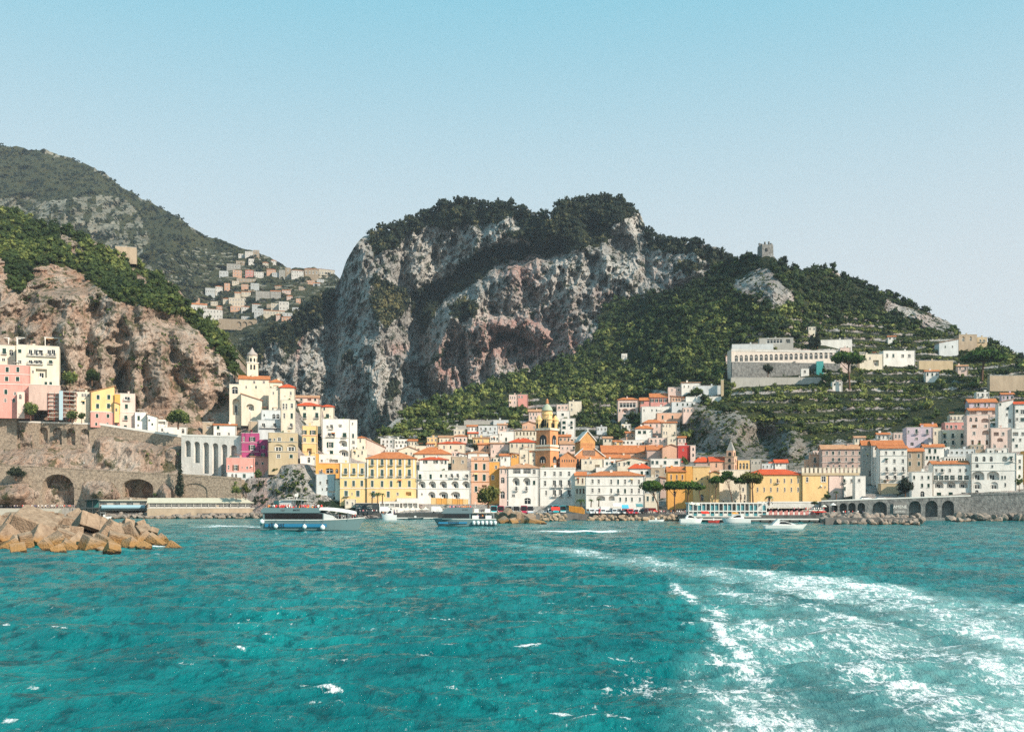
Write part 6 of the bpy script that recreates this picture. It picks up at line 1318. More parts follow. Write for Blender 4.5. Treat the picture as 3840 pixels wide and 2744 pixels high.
    fr = node_noise(nt, pos, 3.0, 6, .8, stretch=(1, .45, 1))
    lace = node_math(nt, 'ADD', node_math(nt, 'MULTIPLY', ce, 1.5), node_math(nt, 'MULTIPLY', ce2, 1.3))
    lace = node_math(nt, 'ADD', lace, node_math(nt, 'MULTIPLY', node_math(nt, 'SUBTRACT', .60, fr), 2.4))
    fa = node_attr(nt, 'foam')
    df = node_math(nt, 'SUBTRACT', node_math(nt, 'MULTIPLY', fa, 1.15), lace)
    fm = node_range(nt, df, -.02, .42)
    fm = node_math(nt, 'MULTIPLY', fm, node_range(nt, fa, .12, .35))
    # scattered flecks: small whitecaps, and sun glints painted into the water colour
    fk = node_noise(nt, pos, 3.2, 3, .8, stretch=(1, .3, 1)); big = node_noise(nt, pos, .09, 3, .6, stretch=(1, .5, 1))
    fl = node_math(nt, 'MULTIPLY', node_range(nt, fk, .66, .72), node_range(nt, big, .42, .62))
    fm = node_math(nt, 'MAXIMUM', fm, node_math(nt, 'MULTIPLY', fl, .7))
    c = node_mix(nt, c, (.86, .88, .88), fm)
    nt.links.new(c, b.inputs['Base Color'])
    nt.links.new(node_range(nt, fm, 0, 1, .10, .8), b.inputs['Roughness'])
    b.inputs['Specular IOR Level'].default_value = .2; b.inputs['IOR'].default_value = 1.2
    w1 = node_noise(nt, pos, 1.9, 7, .7, stretch=(1, .55, 1)); w2 = node_noise(nt, pos, .33, 4, .55, stretch=(1, .5, 1))
    h = node_math(nt, 'ADD', node_math(nt, 'MULTIPLY', w1, .5), node_math(nt, 'MULTIPLY', w2, .9))
    bp = nt.nodes.new('ShaderNodeBump'); bp.inputs['Strength'].default_value = 1.; bp.inputs['Distance'].default_value = .75
    nt.links.new(h, bp.inputs['Height']); nt.links.new(bp.outputs[0], b.inputs['Normal'])
    nr, nc = X.shape
    o = np_mesh('sea', V, grid_faces(nr, nc), m, {'foam': np.clip(foam, 0, 1.6), 'milk': milk}, smooth=True)
    o['kind'] = 'structure'
sea()
# ================================================================ WATERFRONT
CONC = mat('concrete', (.42,.39,.35), .9, .15, noise=(.6, .7, (.22,.20,.18)), bump=(1.5, .4))
CONC_D = mat('dark quay concrete', (.16,.15,.14), .9, .2, noise=(.5, .7, (.06,.06,.055)))
def uy(u, Y): return ((u - CU) / F * Y, Y)
q = MB().slab([uy(1180, 462), uy(1230, 452), uy(1320, 450), uy(1500, 442), uy(1640, 436), uy(1830, 424), uy(1850, 352), uy(2010, 352), uy(2030, 398), uy(2210, 402), uy(2545, 393), uy(2570, 376), uy(3090, 366), uy(3110, 391), uy(3240, 391), uy(3240, 430), uy(2400, 470), uy(1300, 490)], -2, 2.6)
o = q.build('quay', [CONC_D]); o['kind'] = 'structure'
q = MB().slab([uy(-300, 452), uy(300, 455), uy(300, 475), uy(-300, 475)], -2, 4.7)
o = q.build('promenade', [CONC]); o['kind'] = 'structure'
q = MB().slab([(-330, 452.1), (-207, 452.1), (-121, 262), (-96, 210), (-104, 196), (-330, 196)], -2, 4.55)
o = q.build('breakwater', [mat('pale concrete', (.56,.46,.36), .9, .15, noise=(.4, .8, (.36,.28,.2)))]); o['kind'] = 'structure'

def tide(m, top=1.3):
    nt = m.node_tree; bs = nt.nodes['Principled BSDF']; prev = bs.inputs['Base Color'].links[0].from_socket
    g = nt.nodes.new('ShaderNodeNewGeometry'); s = nt.nodes.new('ShaderNodeSeparateXYZ'); nt.links.new(g.outputs['Position'], s.inputs[0])
    n = node_noise(nt, g.outputs['Position'], 1.2, 4, .7); h = node_math(nt, 'ADD', s.outputs['Z'], node_math(nt, 'MULTIPLY', n, 1.6))
    c = node_mix(nt, prev, (.33,.17,.05), node_range(nt, h, top + 1.4, top + .4, 0, .75)); c = node_mix(nt, c, (.035,.03,.022), node_range(nt, h, 1.25, .95, 0, .95))
    nt.links.new(c, bs.inputs['Base Color']); return m
def rock_proto(seed, flat=.75):
    r = np.random.default_rng(seed); bmv = []
    # subdivided icosahedron, strongly jittered, few big facets
    v = [tuple(x) for x in _ico]; f = [tuple(t) for t in _icf]; mid = {}; V = list(map(np.array, v)); Fc = []
    def mp(a, b):
        k = (min(a, b), max(a, b))
        if k not in mid: p = V[a] + V[b]; V.append(p / np.linalg.norm(p)); mid[k] = len(V) - 1
        return mid[k]
    for a, b, c in f:
        ab, bc, ca = mp(a, b), mp(b, c), mp(c, a); Fc += [(a, ab, ca), (b, bc, ab), (c, ca, bc), (ab, bc, ca)]
    A = np.array(V); nrm = r.normal(size=(12, 3)); nrm /= np.linalg.norm(nrm, axis=1)[:, None]; dd = r.uniform(.42, .82, 12)
    for n_, d_ in zip(nrm, dd):       # chop flat faces
        t = A @ n_; over = np.maximum(t - d_, 0); A = A - over[:, None] * n_
    A += r.normal(0, .03, A.shape); A *= np.array([1, .85, flat]) * .62
    me = bpy.data.meshes.new('boulder'); me.from_pydata([tuple(p) for p in A], [], Fc); me.update(); return me
ROCKM = tide(mat('shore boulder', (.44,.33,.235), .9, .15, noise=(.9, .9, (.22,.16,.11)), bump=(3., .8)), .4)
ROCKG = tide(mat('grey shore boulder', (.33,.275,.23), .9, .15, noise=(.9, .9, (.13,.11,.10)), bump=(3., .8)), .2)
RK = [rock_proto(i) for i in range(7)]; RKG = [m.copy() for m in RK]
for m in RK: m.materials.append(ROCKM)
for m in RKG: m.materials.append(ROCKG)
def boulders(label, group, u0, u1, vt, vb, Ya, Yb, n, s0, s1, protos, seed, zt, name='boulder', wall_off=0):
    r = random.Random(seed)
    for i in range(n):
        t = (i + r.random()) / n; u = u0 + (u1 - u0) * t; h = r.random() ** .8
        Y = Ya + (Yb - Ya) * h; z = -.3 + zt * h + r.uniform(-.2, .25); s = r.uniform(s0, s1)
        o = bpy.data.objects.new(name, protos[r.randrange(7)]); COL.objects.link(o)
        o.location = ((u - CU) / F * Y, Y, z); o.scale = (s, s * r.uniform(.8, 1.2), s * r.uniform(.8, 1.1)); o.rotation_euler = (r.uniform(-.6, .6), r.uniform(-.6, .6), r.uniform(0, 6.3))
        sz = 'small' if s < s0 + (s1 - s0) * .33 else ('large' if s > s0 + (s1 - s0) * .67 else 'middling')
        where = ('left end', 'left half', 'right half', 'right end')[min(3, int(t * 4))]; lev = ('at the waterline', 'halfway up', 'on top')[min(2, int(h * 3))]
        tag(o, f'{sz} {label}, {where}, {lev}', 'boulder', group)
boulders('pale boulder under the long restaurant', 'boulders under the long restaurant', 400, 1010, 0, 0, 445, 451, 84, 2.0, 3.6, RKG, 3, 2.2)
boulders('sunlit boulder below the parked cars', 'boulders below the parked cars', 2205, 2560, 0, 0, 385, 394, 70, 1.5, 2.7, RK, 4, 2.3)
boulders('pale boulder right of the tilted cubes', 'boulders right of the concrete cubes', 1996, 2122, 0, 0, 372, 392, 34, 1.4, 2.6, RK, 5, 2.8)
boulders('brown boulder of the right mole', 'boulders of the right mole', 3082, 3460, 0, 0, 318, 334, 84, 1.9, 3.6, RKG, 6, 3.4)
q = MB().slab([uy(3095, 322), uy(3440, 324), uy(3450, 338), uy(3085, 360)], -2, 2.2); o = q.build('mole_core', [CONC_D]); o['kind'] = 'structure'
q = MB().slab([uy(400, 453), uy(1010, 453), uy(1010, 462), uy(400, 462)], -2, 2.4); o = q.build('restaurant_footing', [CONC_D]); o['kind'] = 'structure'
boulders('dark rock below the plain sea wall', 'rocks at the foot of the sea wall', 3560, 3860, 0, 0, 372, 384, 22, 2.2, 5., RKG, 9, 2.6)

# ---- big concrete blocks
BLK = tide(mat('weathered block concrete', (.37,.27,.19), .92, .12, noise=(.9, 1.0, (.19,.13,.09)), bump=(3.5, .9)))
def block_mesh(kind):
    b = MB()
    def bev(x0, x1, y0, y1, z0, z1, c=.03):
        vs = []
        for z, k in ((z0, c), (z0 + c, 0), (z1 - c, 0), (z1, c)):
            X0, X1, Y0, Y1 = x0 + k, x1 - k, y0 + k, y1 - k; e = c
            vs += [(X0 + e, Y0, z), (X1 - e, Y0, z), (X1, Y0 + e, z), (X1, Y1 - e, z), (X1 - e, Y1, z), (X0 + e, Y1, z), (X0, Y1 - e, z), (X0, Y0 + e, z)]
        fs = [tuple(range(7, -1, -1)), tuple(range(24, 32))] + [(j * 8 + i, j * 8 + (i + 1) % 8, (j + 1) * 8 + (i + 1) % 8, (j + 1) * 8 + i) for j in range(3) for i in range(8)]
        b.add(vs, fs)
    if kind == 0: bev(-.5, .5, -.5, .5, -.5, .5)
    elif kind == 1: bev(-.8, .8, -.42, .42, -.32, .32)
    elif kind == 2:
        bev(-.55, -.28, -.4, .4, -.6, .6); bev(.28, .55, -.4, .4, -.6, .6); b.box(-.28, .28, -.38, .38, .34, .58); b.box(-.28, .28, -.38, .38, -.58, -.34); b.box(-.28, .28, .2, .37, -.34, .34)
    elif kind == 3: bev(-1.05, 1.05, -.3, .3, -.25, .25)
    me = b.mesh('concrete_block', [BLK]); return me
BK = [block_mesh(i) for i in range(4)]
# (photo x, photo y of centre, width px, kind, roll, yaw, pitch)
BL = [(28,1985,95,1,1.0,.3,.2),(70,1960,70,1,.2,.2,.1),(125,1990,120,0,-.6,.7,.25),(32,2045,52,1,1.35,.5,.1),(100,2040,60,1,1.2,-.6,.2),(155,2030,70,0,.5,.3,.4),(185,2058,60,1,-.9,.4,.2),(215,2035,50,0,.3,.9,.3),
 (228,1990,100,1,-.1,.15,.05),(290,2018,92,3,-.9,.3,.15),(330,1978,76,2,-.35,.25,.3),(300,2050,60,0,.7,.5,.5),(385,2010,60,1,.95,.4,.2),(345,2055,64,0,.2,.9,.6),(405,2035,76,3,-.75,.3,.2),(450,2020,60,1,-.6,.5,.3),
 (508,2020,80,3,-1.0,.35,.2),(440,1995,44,0,.4,.6,.3),(420,1980,40,0,.9,.2,.5),(458,1983,40,1,.4,.8,.2),(490,2052,44,0,.6,.2,.4),(540,1998,40,0,.3,.7,.5),(552,2028,42,0,.8,.3,.3),(575,2000,38,1,.6,.5,.3),(585,2030,50,1,-.7,.3,.3),
 (615,2025,40,1,-.5,.6,.2),(650,2055,34,0,.5,.8,.4),(265,1955,50,1,-.3,.4,.1),(290,1945,42,0,.5,.3,.2),(325,1940,44,1,-.2,.5,.2),(240,1948,44,1,.1,.2,.1),(160,1945,50,2,1.5,.2,.2),(200,1938,46,1,.05,.1,.1),(45,1950,44,0,.1,.2,.2),(95,1955,50,1,-.1,.5,.1),
 (20,2015,60,0,.2,.3,.5),(250,2058,46,0,.9,.1,.3),(360,1962,40,0,.7,.3,.3),(390,1968,36,0,.3,.5,.2),(5,1970,60,1,.3,.6,.2),(-40,1980,80,0,.5,.3,.3),(-60,2030,90,1,.9,.3,.3),(-110,2000,90,0,.2,.6,.3),(525,1972,30,0,.3,.4,.4),(480,1968,30,0,.8,.4,.2),(70,2070,44,0,.4,.5,.6),(220,2070,40,0,.4,.2,.9),(420,2066,40,0,.9,.2,.4),(540,2060,36,0,.4,.9,.4)]
_adj = ['a square', 'a long flat', 'a hollow frame-shaped', 'a very long beam-like']
for i, (u, v, w, kd, ro, ya, pi) in enumerate(BL):
    v += 8 * (w > 80); Y = 134 + max(0, 2075 - v) * .52 + (u > 480) * 6 + (kd == 3) * 0
    s = w * 1.22 / F * Y / (1.0, 1.35, 1.1, 1.5)[kd]
    o = bpy.data.objects.new('concrete_block', BK[kd]); COL.objects.link(o)
    p = P(u, v, Y); o.location = p; o.scale = (s, s, s); o.rotation_euler = (pi * (1, 3.2, -1.5)[i % 3], -ro * (1, .45, 1)[(i // 2) % 3], ya * (1, 2.6, -2)[i % 3])
    side = 'outer tip' if u > 500 else ('middle' if u > 230 else 'left end'); lev = 'top row' if v < 1965 else ('waterline' if v > 2040 else 'middle row')
    tag(o, f'{["square","long flat","hollow framed","beam-like"][kd]} concrete block, {side} of the breakwater, {lev}', 'concrete block', 'concrete blocks of the breakwater')
# heap beneath the blocks, so that each rests on something
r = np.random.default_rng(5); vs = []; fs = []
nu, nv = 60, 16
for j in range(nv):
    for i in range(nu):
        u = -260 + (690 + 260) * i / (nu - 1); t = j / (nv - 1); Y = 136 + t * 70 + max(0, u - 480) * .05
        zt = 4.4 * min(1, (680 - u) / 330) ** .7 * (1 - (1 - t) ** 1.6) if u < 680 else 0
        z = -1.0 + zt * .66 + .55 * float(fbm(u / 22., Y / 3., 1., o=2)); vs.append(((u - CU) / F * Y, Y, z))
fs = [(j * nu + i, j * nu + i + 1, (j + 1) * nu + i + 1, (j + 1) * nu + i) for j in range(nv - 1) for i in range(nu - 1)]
o = mesh_obj('rubble_mound', vs, fs, [tide(mat('dark rubble', (.10,.075,.055), .95, .1, noise=(.9, .9, (.04,.03,.025)), bump=(3., .8)), .4)]); o['kind'] = 'structure'  # mound colour nearly black, standing in for shade deep between the blocks
# smaller broken blocks between
rr = random.Random(12)
for i in range(14):
    u = rr.uniform(-60, 600); t = rr.random(); Y = 137 + t * 50; zt = 4.0 * min(1, max(0, (680 - u) / 330)) ** .7 * (1 - (1 - t) ** 1.6)
    o = bpy.data.objects.new('boulder', RK[rr.randrange(7)]); COL.objects.link(o); s = rr.uniform(1.3, 2.6)
    o.location = ((u - CU) / F * Y, Y, -.4 + zt * .75); o.scale = (s, s, s * .9); o.rotation_euler = (rr.uniform(-1, 1), rr.uniform(-1, 1), rr.uniform(0, 6)); tag(o, ('small', 'large')[s > 1.95] + ' tan boulder wedged between the breakwater blocks, ' + ('left end', 'middle', 'outer end')[min(2, max(0, int(u / 200)))] + (', near the water' if t < .4 else ', higher up'), 'boulder', 'boulders between the breakwater blocks')
# tilted cubes beside the second ferry
for lab, u, v, w, ro, ya, pi, Y in (('pale concrete cube tilted on one corner, left of three', 1905, 1922, 30, .75, .5, .3, 345), ('blue-shaded concrete cube leaning in the middle', 1935, 1934, 32, .3, .9, .2, 343), ('pale concrete cube behind the leaning grey one', 1957, 1936, 28, -.5, .3, .3, 346),
        ('large pale cube with slanting top near the waterline', 1988, 1945, 34, .3, .7, .35, 338), ('broad sandy concrete slab lowest at the tip', 2010, 1962, 44, -.25, .3, .2, 334), ('dark rock lump below the tilted cubes', 1890, 1958, 36, .5, .2, .3, 336), ('brown wet block in the gap under the cubes', 1925, 1960, 30, .2, .5, .8, 334), ('dark grey block behind the ferry stern', 1875, 1935, 32, .2, .4, .1, 348), ('brown triangular block beside the sandy slab', 1965, 1962, 30, .8, .4, .2, 335)):
    o = bpy.data.objects.new('concrete_block', BK[0 if 'slab' not in lab else 1]); COL.objects.link(o); s = w / F * Y * (1 if 'slab' in lab else .92); o.location = P(u, v, Y); o.scale = (s, s, s); o.rotation_euler = (pi, -ro, ya); tag(o, lab, 'concrete block', 'concrete blocks beside the second ferry')

# ---- restaurant range on the left
PALE = mat('pale sheet roof', (.52,.50,.40), .7, .3, noise=(.5, .5, (.38,.35,.27)))
TILES['w'] = PALE
H('long glazed waterside restaurant with a pale sheet roof', 556, 1884, 986, 1906, 'G', 'g', 18, rows=[('W',1887,1902,24,(15,560,976))], tile='w', name='restaurant', cat='restaurant', Y=456, ext=2.2, D=9, k=.95)
H('brick base wall with a white rail under the long restaurant', 552, 1905, 984, 1926, 'T', name='base_wall', cat='wall', Y=454, ext=1, D=6, k=.95)
e, c = H('low waterside bar with a long pale blue boat-shaped counter', 372, 1878, 552, 1897, 'G', 'f', rows=[('W',1881,1894,24,(7,376,548))], name='bar', cat='bar', Y=455, ext=2, D=8, k=.95)
MB().box(-.5, c['L'] + .5, -1.3, 9, c['top'] + .1, c['top'] + .6).build('roof', [PALE], e)
MB().tube((1, -.8, 1.6), (c['L'] - 1, -.8, 1.6), .95, n=10).build('boat_shaped_counter', [mat('pale blue paint', (.30,.47,.55), .4, .4)], e)
e, k = local('dark open pavilion on stilts beside the low bar', 'pavilion', 'pavilion', 292, 1936, 440, .3)
DW = mat('dark timber', (.05,.06,.06), .7, .3); z = lambda v: (1936 - v) / k; L = 74 / k
MB().box(0, L, 0, 6, z(1905), z(1902)).build('deck', [DW], e); MB().prism([(-.6, z(1876)), (L + .4, z(1871)), (L + .4, z(1868)), (-.6, z(1874))], -.8, 6.5).build('roof', [DW], e)
for px in (.1, L / 3, 2 * L / 3, L - .3):
    for py in (.1, 5.6): MB().box(px, px + .22, py, py + .22, -1, z(1873)).build('post', [DW], e)
MB().box(L * .35, L - .4, 4.6, 5., z(1902), z(1874)).build('back_wall', [mat('teal panel', (.03,.13,.13), .5, .3)], e)
# service block behind the ferry, dark boat sheds
H('dark glazed boat station under the palace', 1332, 1886, 1420, 1912, mat('dark shed', (.035,.045,.05), .6, .4), 'f', rows=[('W',1891,1905,20,(4,1336,1416))], name='boat_station', cat='boat station', Y=446, ext=2, D=8)
H('white kiosk row with big panes beside the boat station', 1422, 1880, 1500, 1912, 'W', 'f', rows=[('W',1888,1902,16,(4,1424,1498))], name='kiosk', cat='kiosk', Y=447, ext=2)
H('white cafe front with a black scalloped awning', 1488, 1868, 1570, 1912, 'W', 'f', rows=[('o',1886,1904,16,(4,1492,1566))], name='cafe', cat='cafe', Y=449, ext=2)
H('pale buff sea-level rooms under the lower palace wing', 1292, 1872, 1335, 1915, 'C', 'f', rows=[('w',1878,1890,8,[1302]),('w',1882,1896,6,[1322])], Y=452)
# mustard hoarding and tents
e, k = local('mustard yellow hoarding wall below the arcade house', 'hoarding', 'hoarding', 1616, 1890, 441)
L = 140 / k
for i in range(7): MB().box(L * i / 7 + .04, L * (i + 1) / 7 - .04, 0, .15, 0, (24 - i * .8) / k).build('panel', [WALL['O'] if i % 3 else WALL['Y']], e)
for i in range(8): MB().box(L * i / 7 - .04, L * i / 7 + .04, -.05, .2, -2, 23 / k).build('post', [IRON], e)
CANV = mat('canvas', (.74,.68,.56), .9, .1)
def tent(label, u, v, w, h, Y, m=CANV, group=None, cat='tent'):
    e, k = local(label, 'tent', cat, u, v, Y); s = w / k / 2
    MB().add([(-s, -s, h / k * .5), (s, -s, h / k * .5), (s, s, h / k * .5), (-s, s, h / k * .5), (-s * .3, -s * .3, h / k * .68), (s * .3, -s * .3, h / k * .68), (s * .3, s * .3, h / k * .68), (-s * .3, s * .3, h / k * .68), (0, 0, h / k)],
             [(0,1,5,4),(1,2,6,5),(2,3,7,6),(3,0,4,7),(4,5,8),(5,6,8),(6,7,8),(7,4,8)]).build('canopy', [m], e)
    for sx in (-s, s):
        for sy in (-s, s): MB().tube((sx, sy, 0), (sx, sy, h / k * .5), .06, n=4).build('post', [METAL], e)
    if group: e['group'] = group
for i, (u, lab) in enumerate(((1527, 'first cream peaked tent from the left on the pier'), (1547, 'second cream peaked tent from the left on the pier'), (1569, 'third cream peaked tent from the left on the pier'), (1596, 'widest cream peaked tent in the row on the pier'), (1634, 'cream peaked tent standing apart on the right'), (1650, 'last cream peaked tent near the ferry'))):
    tent(lab, u, 1922, 30 if i == 3 else 23, 24, 424, group='cream peaked tents on the pier')
# pier planks in front of the tents
e, k = local('low timber pier with a white edge below the tents', 'pier', 'pier', 1470, 1955, 418); L = 165 / k
MB().box(0, L, 0, 12, 1.35, 1.7).build('deck', [CONC], e); MB().box(0, L, -.12, 0, 1.35, 1.72).build('edge_beam', [TRIM], e)
for i in range(9): MB().box(L * i / 8, L * i / 8 + .4, .5, .9, -1.5, 1.35).build('pile', [DW], e)
q = MB()
for i in range(40): q.box(L * .3 + L * .7 * i / 40, L * .3 + L * .7 * i / 40 + .12, 1, 1.1, 1.7, 3.7)
q.box(L * .3, L, 1, 1.12, 3.7, 3.8); q.build('fence', [DW], e)

# ---- beach club, two white storeys over a dark deck
e, k = local('white two-storey beach club with glass panels over the water', 'beach_club', 'beach club', 2583, 1942, 371, -.02)
z = lambda v: (1942 - v) / k; L = 290 / k
for zz, t in ((z(1938), .35), (z(1918), .45), (z(1888), .5)): MB().box(0, L, 0, 9, zz, zz + t).build('floor_slab', [TRIM], e)
for i in range(19): x = L * i / 18; MB().box(x - .14, x + .14, .05, .33, z(1938), z(1888)).build('post', [TRIM], e)
GLB = mat('blue glass panel', (.08,.27,.30), .15, .6)
for i in range(18):
    if i % 3 != 1: MB().box(L * i / 18 + .2, L * (i + 1) / 18 - .2, .5, .58, z(1918) + .5, z(1894)).build('glass_panel', [GLB], e)
    MB().box(L * i / 18 + .2, L * (i + 1) / 18 - .2, .12, .2, z(1938) + .4, z(1938) + 1.4).build('railing_panel', [GLB if i % 2 else TRIM], e)
MB().box(0, L, 6, 6.3, z(1938), z(1888)).build('back_wall', [WALL['N']], e)
e, k = local('dark bathing deck with red railing flowers right of the beach club', 'bathing_deck', 'deck', 2876, 1942, 371, -.03); L = 220 / k; z = lambda v: (1942 - v) / k
MB().box(0, L, 0, 9, z(1934), z(1930)).build('deck', [DW], e); MB().box(0, L, 0, .2, z(1950), z(1934)).build('skirt', [DW], e)
RF = mat('red flowers', (.45,.07,.06), .8, .2, noise=(4., 1., (.7,.5,.45)))
for i in range(34): x = L * (i + .5) / 34; MB().box(x - .35, x + .3, -.1, .1, z(1930), z(1930) + 1.1 + .3 * (i % 3)).build('railing_panel', [RF if i % 3 else TRIM], e)
for i in range(8): MB().box(L * i / 7 - .1, L * i / 7 + .1, 4, 4.2, z(1930), z(1905)).build('post', [TRIM], e)
MB().box(0, L * .75, 2, 8, z(1905), z(1903)).build('canopy', [CANV], e)
MB().box(0, L * .75, 7.6, 7.8, z(1930), z(1905)).build('back_wall', [mat('dark cafe interior', (.12,.06,.045), .8, .2)], e)
e, k = local('long low dark quay edge with a white stripe below the beach club', 'landing', 'landing stage', 2556, 1964, 352, -.02); L = 550 / k
MB().box(0, L, 0, 10, 1.5, 1.9).build('deck', [CONC_D], e); MB().box(0, L, -.1, 0, 1.5, 1.95).build('edge_beam', [TRIM], e)
for i in range(16): MB().box(L * i / 15, L * i / 15 + .5, .6, 1.1, -1.5, 1.5).build('pile', [DW], e)
def parasol(label, u, v, w, Y, m, h=2.6):
    e, k = local(label, 'parasol', 'parasol', u, v, Y); r = w / k / 2
    MB().tube((0, 0, 0), (0, 0, h), .05, n=5).build('pole', [METAL], e)
    MB().lathe([(r, h * .8), (r * .55, h * .93), (.03, h * 1.04)], n=8).build('canopy', [m], e)
parasol('large cream parasol left of the red awning at the beach club', 2594, 1925, 26, 362, CANV, 4.2); parasol('large cream parasol touching the red awning at the beach club', 2615, 1926, 24, 362, CANV, 4.)
parasol('white flat parasol on the right bathing terrace', 3124, 1922, 26, 372, TRIM, 3.6); parasol('cream parasol above the red flower railing', 3090, 1925, 24, 368, CANV, 3.2)
REDC = mat('red canvas', (.75,.05,.03), .8, .2); BLUEC = mat('sky blue canvas', (.08,.45,.70), .8, .2); ORC = mat('orange canvas', (.75,.32,.05), .8, .2)
for lab, u0, u1, v0, v1, m, Y in (('bright red awning in front of the beach club', 2632, 2660, 1916, 1929, REDC, 361), ('small orange awning on the lower beach club storey', 2748, 2770, 1920, 1929, ORC, 366), ('sky blue awning panel between white tents on the quay', 2333, 2358, 1892, 1911, BLUEC, 420), ('red market awning on the quay left of the pines', 2434, 2462, 1904, 1921, REDC, 405),
        ('orange-red tarpaulin on the quay beside the ochre container', 2068, 2100, 1900, 1917, REDC, 415), ('dark red awning right of the bathing deck', 3052, 3100, 1916, 1921, REDC, 368), ('long white awning of the cafe terrace on the quay', 2300, 2335, 1886, 1906, TRIM, 425), ('teal canopy above the vans on the quay', 2386, 2412, 1888, 1904, GLB, 422), ('white slanted canopy over the right terrace', 3010, 3095, 1911, 1916, CANV, 372), ('red and white awning of the beach kiosk', 2409, 2434, 1903, 1918, RF, 409)):
    e, k = local(lab, 'awning', 'awning', u0, v1, Y); L = (u1 - u0) / k; h = (v1 - v0) / k
    MB().add([(0, 0, h * .45), (L, 0, h * .45), (L, 2.2, h), (0, 2.2, h), (0, 0, h * .25), (L, 0, h * .25), (L, 2.4, h * .9), (0, 2.4, h * .9)], [(0,1,2,3),(4,5,1,0),(1,5,6,2),(3,7,4,0),(7,6,5,4),(2,6,7,3)]).build('canopy', [m], e)
    for x in (.1, L - .1): MB().tube((x, .1, -.6), (x, .1, h * .4), .05, n=4).build('post', [METAL], e)
e, k = local('rusty ochre open container tilted on the quay', 'container', 'container', 2133, 1917, 404, -.15); L = 58 / k; h = 22 / k
MB().prism([(0, 0), (L, -h * .45), (L, h * .3), (L * .82, h * .75), (0, h)], 0, 2.6).build('body', [mat('ochre steel', (.60,.30,.05), .6, .3, noise=(1., .8, (.35,.14,.03)))], e)
q = MB()
for i in range(9): q.box(L * .09 * i + .2, L * .09 * i + .35, -.1, 0, h * .1 - i * .1, h * .85 - i * .08)
q.build('ribs', [ORC], e)
# ================================================================ PEOPLE
SKIN = mat('skin', (.55,.33,.24), .6, .3); HAIR = mat('dark hair', (.05,.03,.02), .7, .2); TROU = mat('dark trousers', (.05,.06,.09), .8, .1)
def person_mesh(seated, shirt):
    """one continuous skinned body with tapering limbs; skin modifier over a joint skeleton"""
    hip = .86 if not seated else .48
    J = {'pel': (0, 0, hip, .13), 'wai': (0, 0, hip + .16, .12), 'che': (0, -.02, hip + .38, .145), 'nec': (0, -.01, hip + .55, .06), 'hea': (0, -.03, hip + .66, .095), 'top': (0, -.02, hip + .78, .085)}
    for s, n in ((-1, 'l'), (1, 'r')):
        J['sh' + n] = (s * .19, -.02, hip + .48, .06); J['el' + n] = (s * .25, -.02 - (.05 if not seated else .1), hip + .2, .045); J['ha' + n] = (s * .24, -.12 - (.12 if seated else 0), hip - .02 + (.12 if seated else 0), .035)
        J['th' + n] = (s * .1, 0, hip - .06, .09)
        if seated: J['kn' + n] = (s * .12, -.44, hip, .065); J['an' + n] = (s * .12, -.46, .08, .045); J['fo' + n] = (s * .12, -.6, .04, .04)
        else: J['kn' + n] = (s * .11, -.03, .46, .065); J['an' + n] = (s * .12, .02, .08, .045); J['fo' + n] = (s * .13, -.12, .04, .04)
    E = [('pel', 'wai'), ('wai', 'che'), ('che', 'nec'), ('nec', 'hea'), ('hea', 'top')]
    for n in 'lr': E += [('che', 'sh' + n), ('sh' + n, 'el' + n), ('el' + n, 'ha' + n), ('pel', 'th' + n), ('th' + n, 'kn' + n), ('kn' + n, 'an' + n), ('an' + n, 'fo' + n)]
    ks = list(J); me = bpy.data.meshes.new('pm'); me.from_pydata([J[k][:3] for k in ks], [(ks.index(a), ks.index(b)) for a, b in E], [])
    o = bpy.data.objects.new('pm', me); COL.objects.link(o); md = o.modifiers.new('s', 'SKIN'); sv = me.skin_vertices[0].data
    for i, k in enumerate(ks): sv[i].radius = (J[k][3], J[k][3] * .85); sv[i].use_root = (k == 'pel')
    bpy.context.view_layer.update()
    m2 = bpy.data.meshes.new_from_object(o.evaluated_get(bpy.context.evaluated_depsgraph_get())); bpy.data.objects.remove(o)
    m2.name = 'person'; m2.materials.clear()
    for m in (SKIN, shirt, TROU, HAIR): m2.materials.append(m)
    for p in m2.polygons:
        c = p.center; z = c.z - hip
        p.material_index = 3 if (z > .69 or (z > .6 and c.y > 0)) else (0 if z > .52 else (1 if z > -.02 and abs(c.x) < .30 and not (abs(c.x) > .21 and z < .18) else (0 if (abs(c.x) > .21 and z < .2 and z > -.2 and not seated) or c.z < .1 else 2)))
        p.use_smooth = True
    return m2
SHIRTS = {'red': (.65,.04,.04), 'white': (.75,.73,.7), 'navy': (.04,.06,.15), 'pink': (.72,.25,.3), 'black': (.03,.03,.03), 'orange': (.7,.25,.06)}
PM = {(s, c): person_mesh(s, mat(c + ' shirt', v, .8, .1)) for c, v in SHIRTS.items() for s in (False, True)}
_pg = random.Random(8)
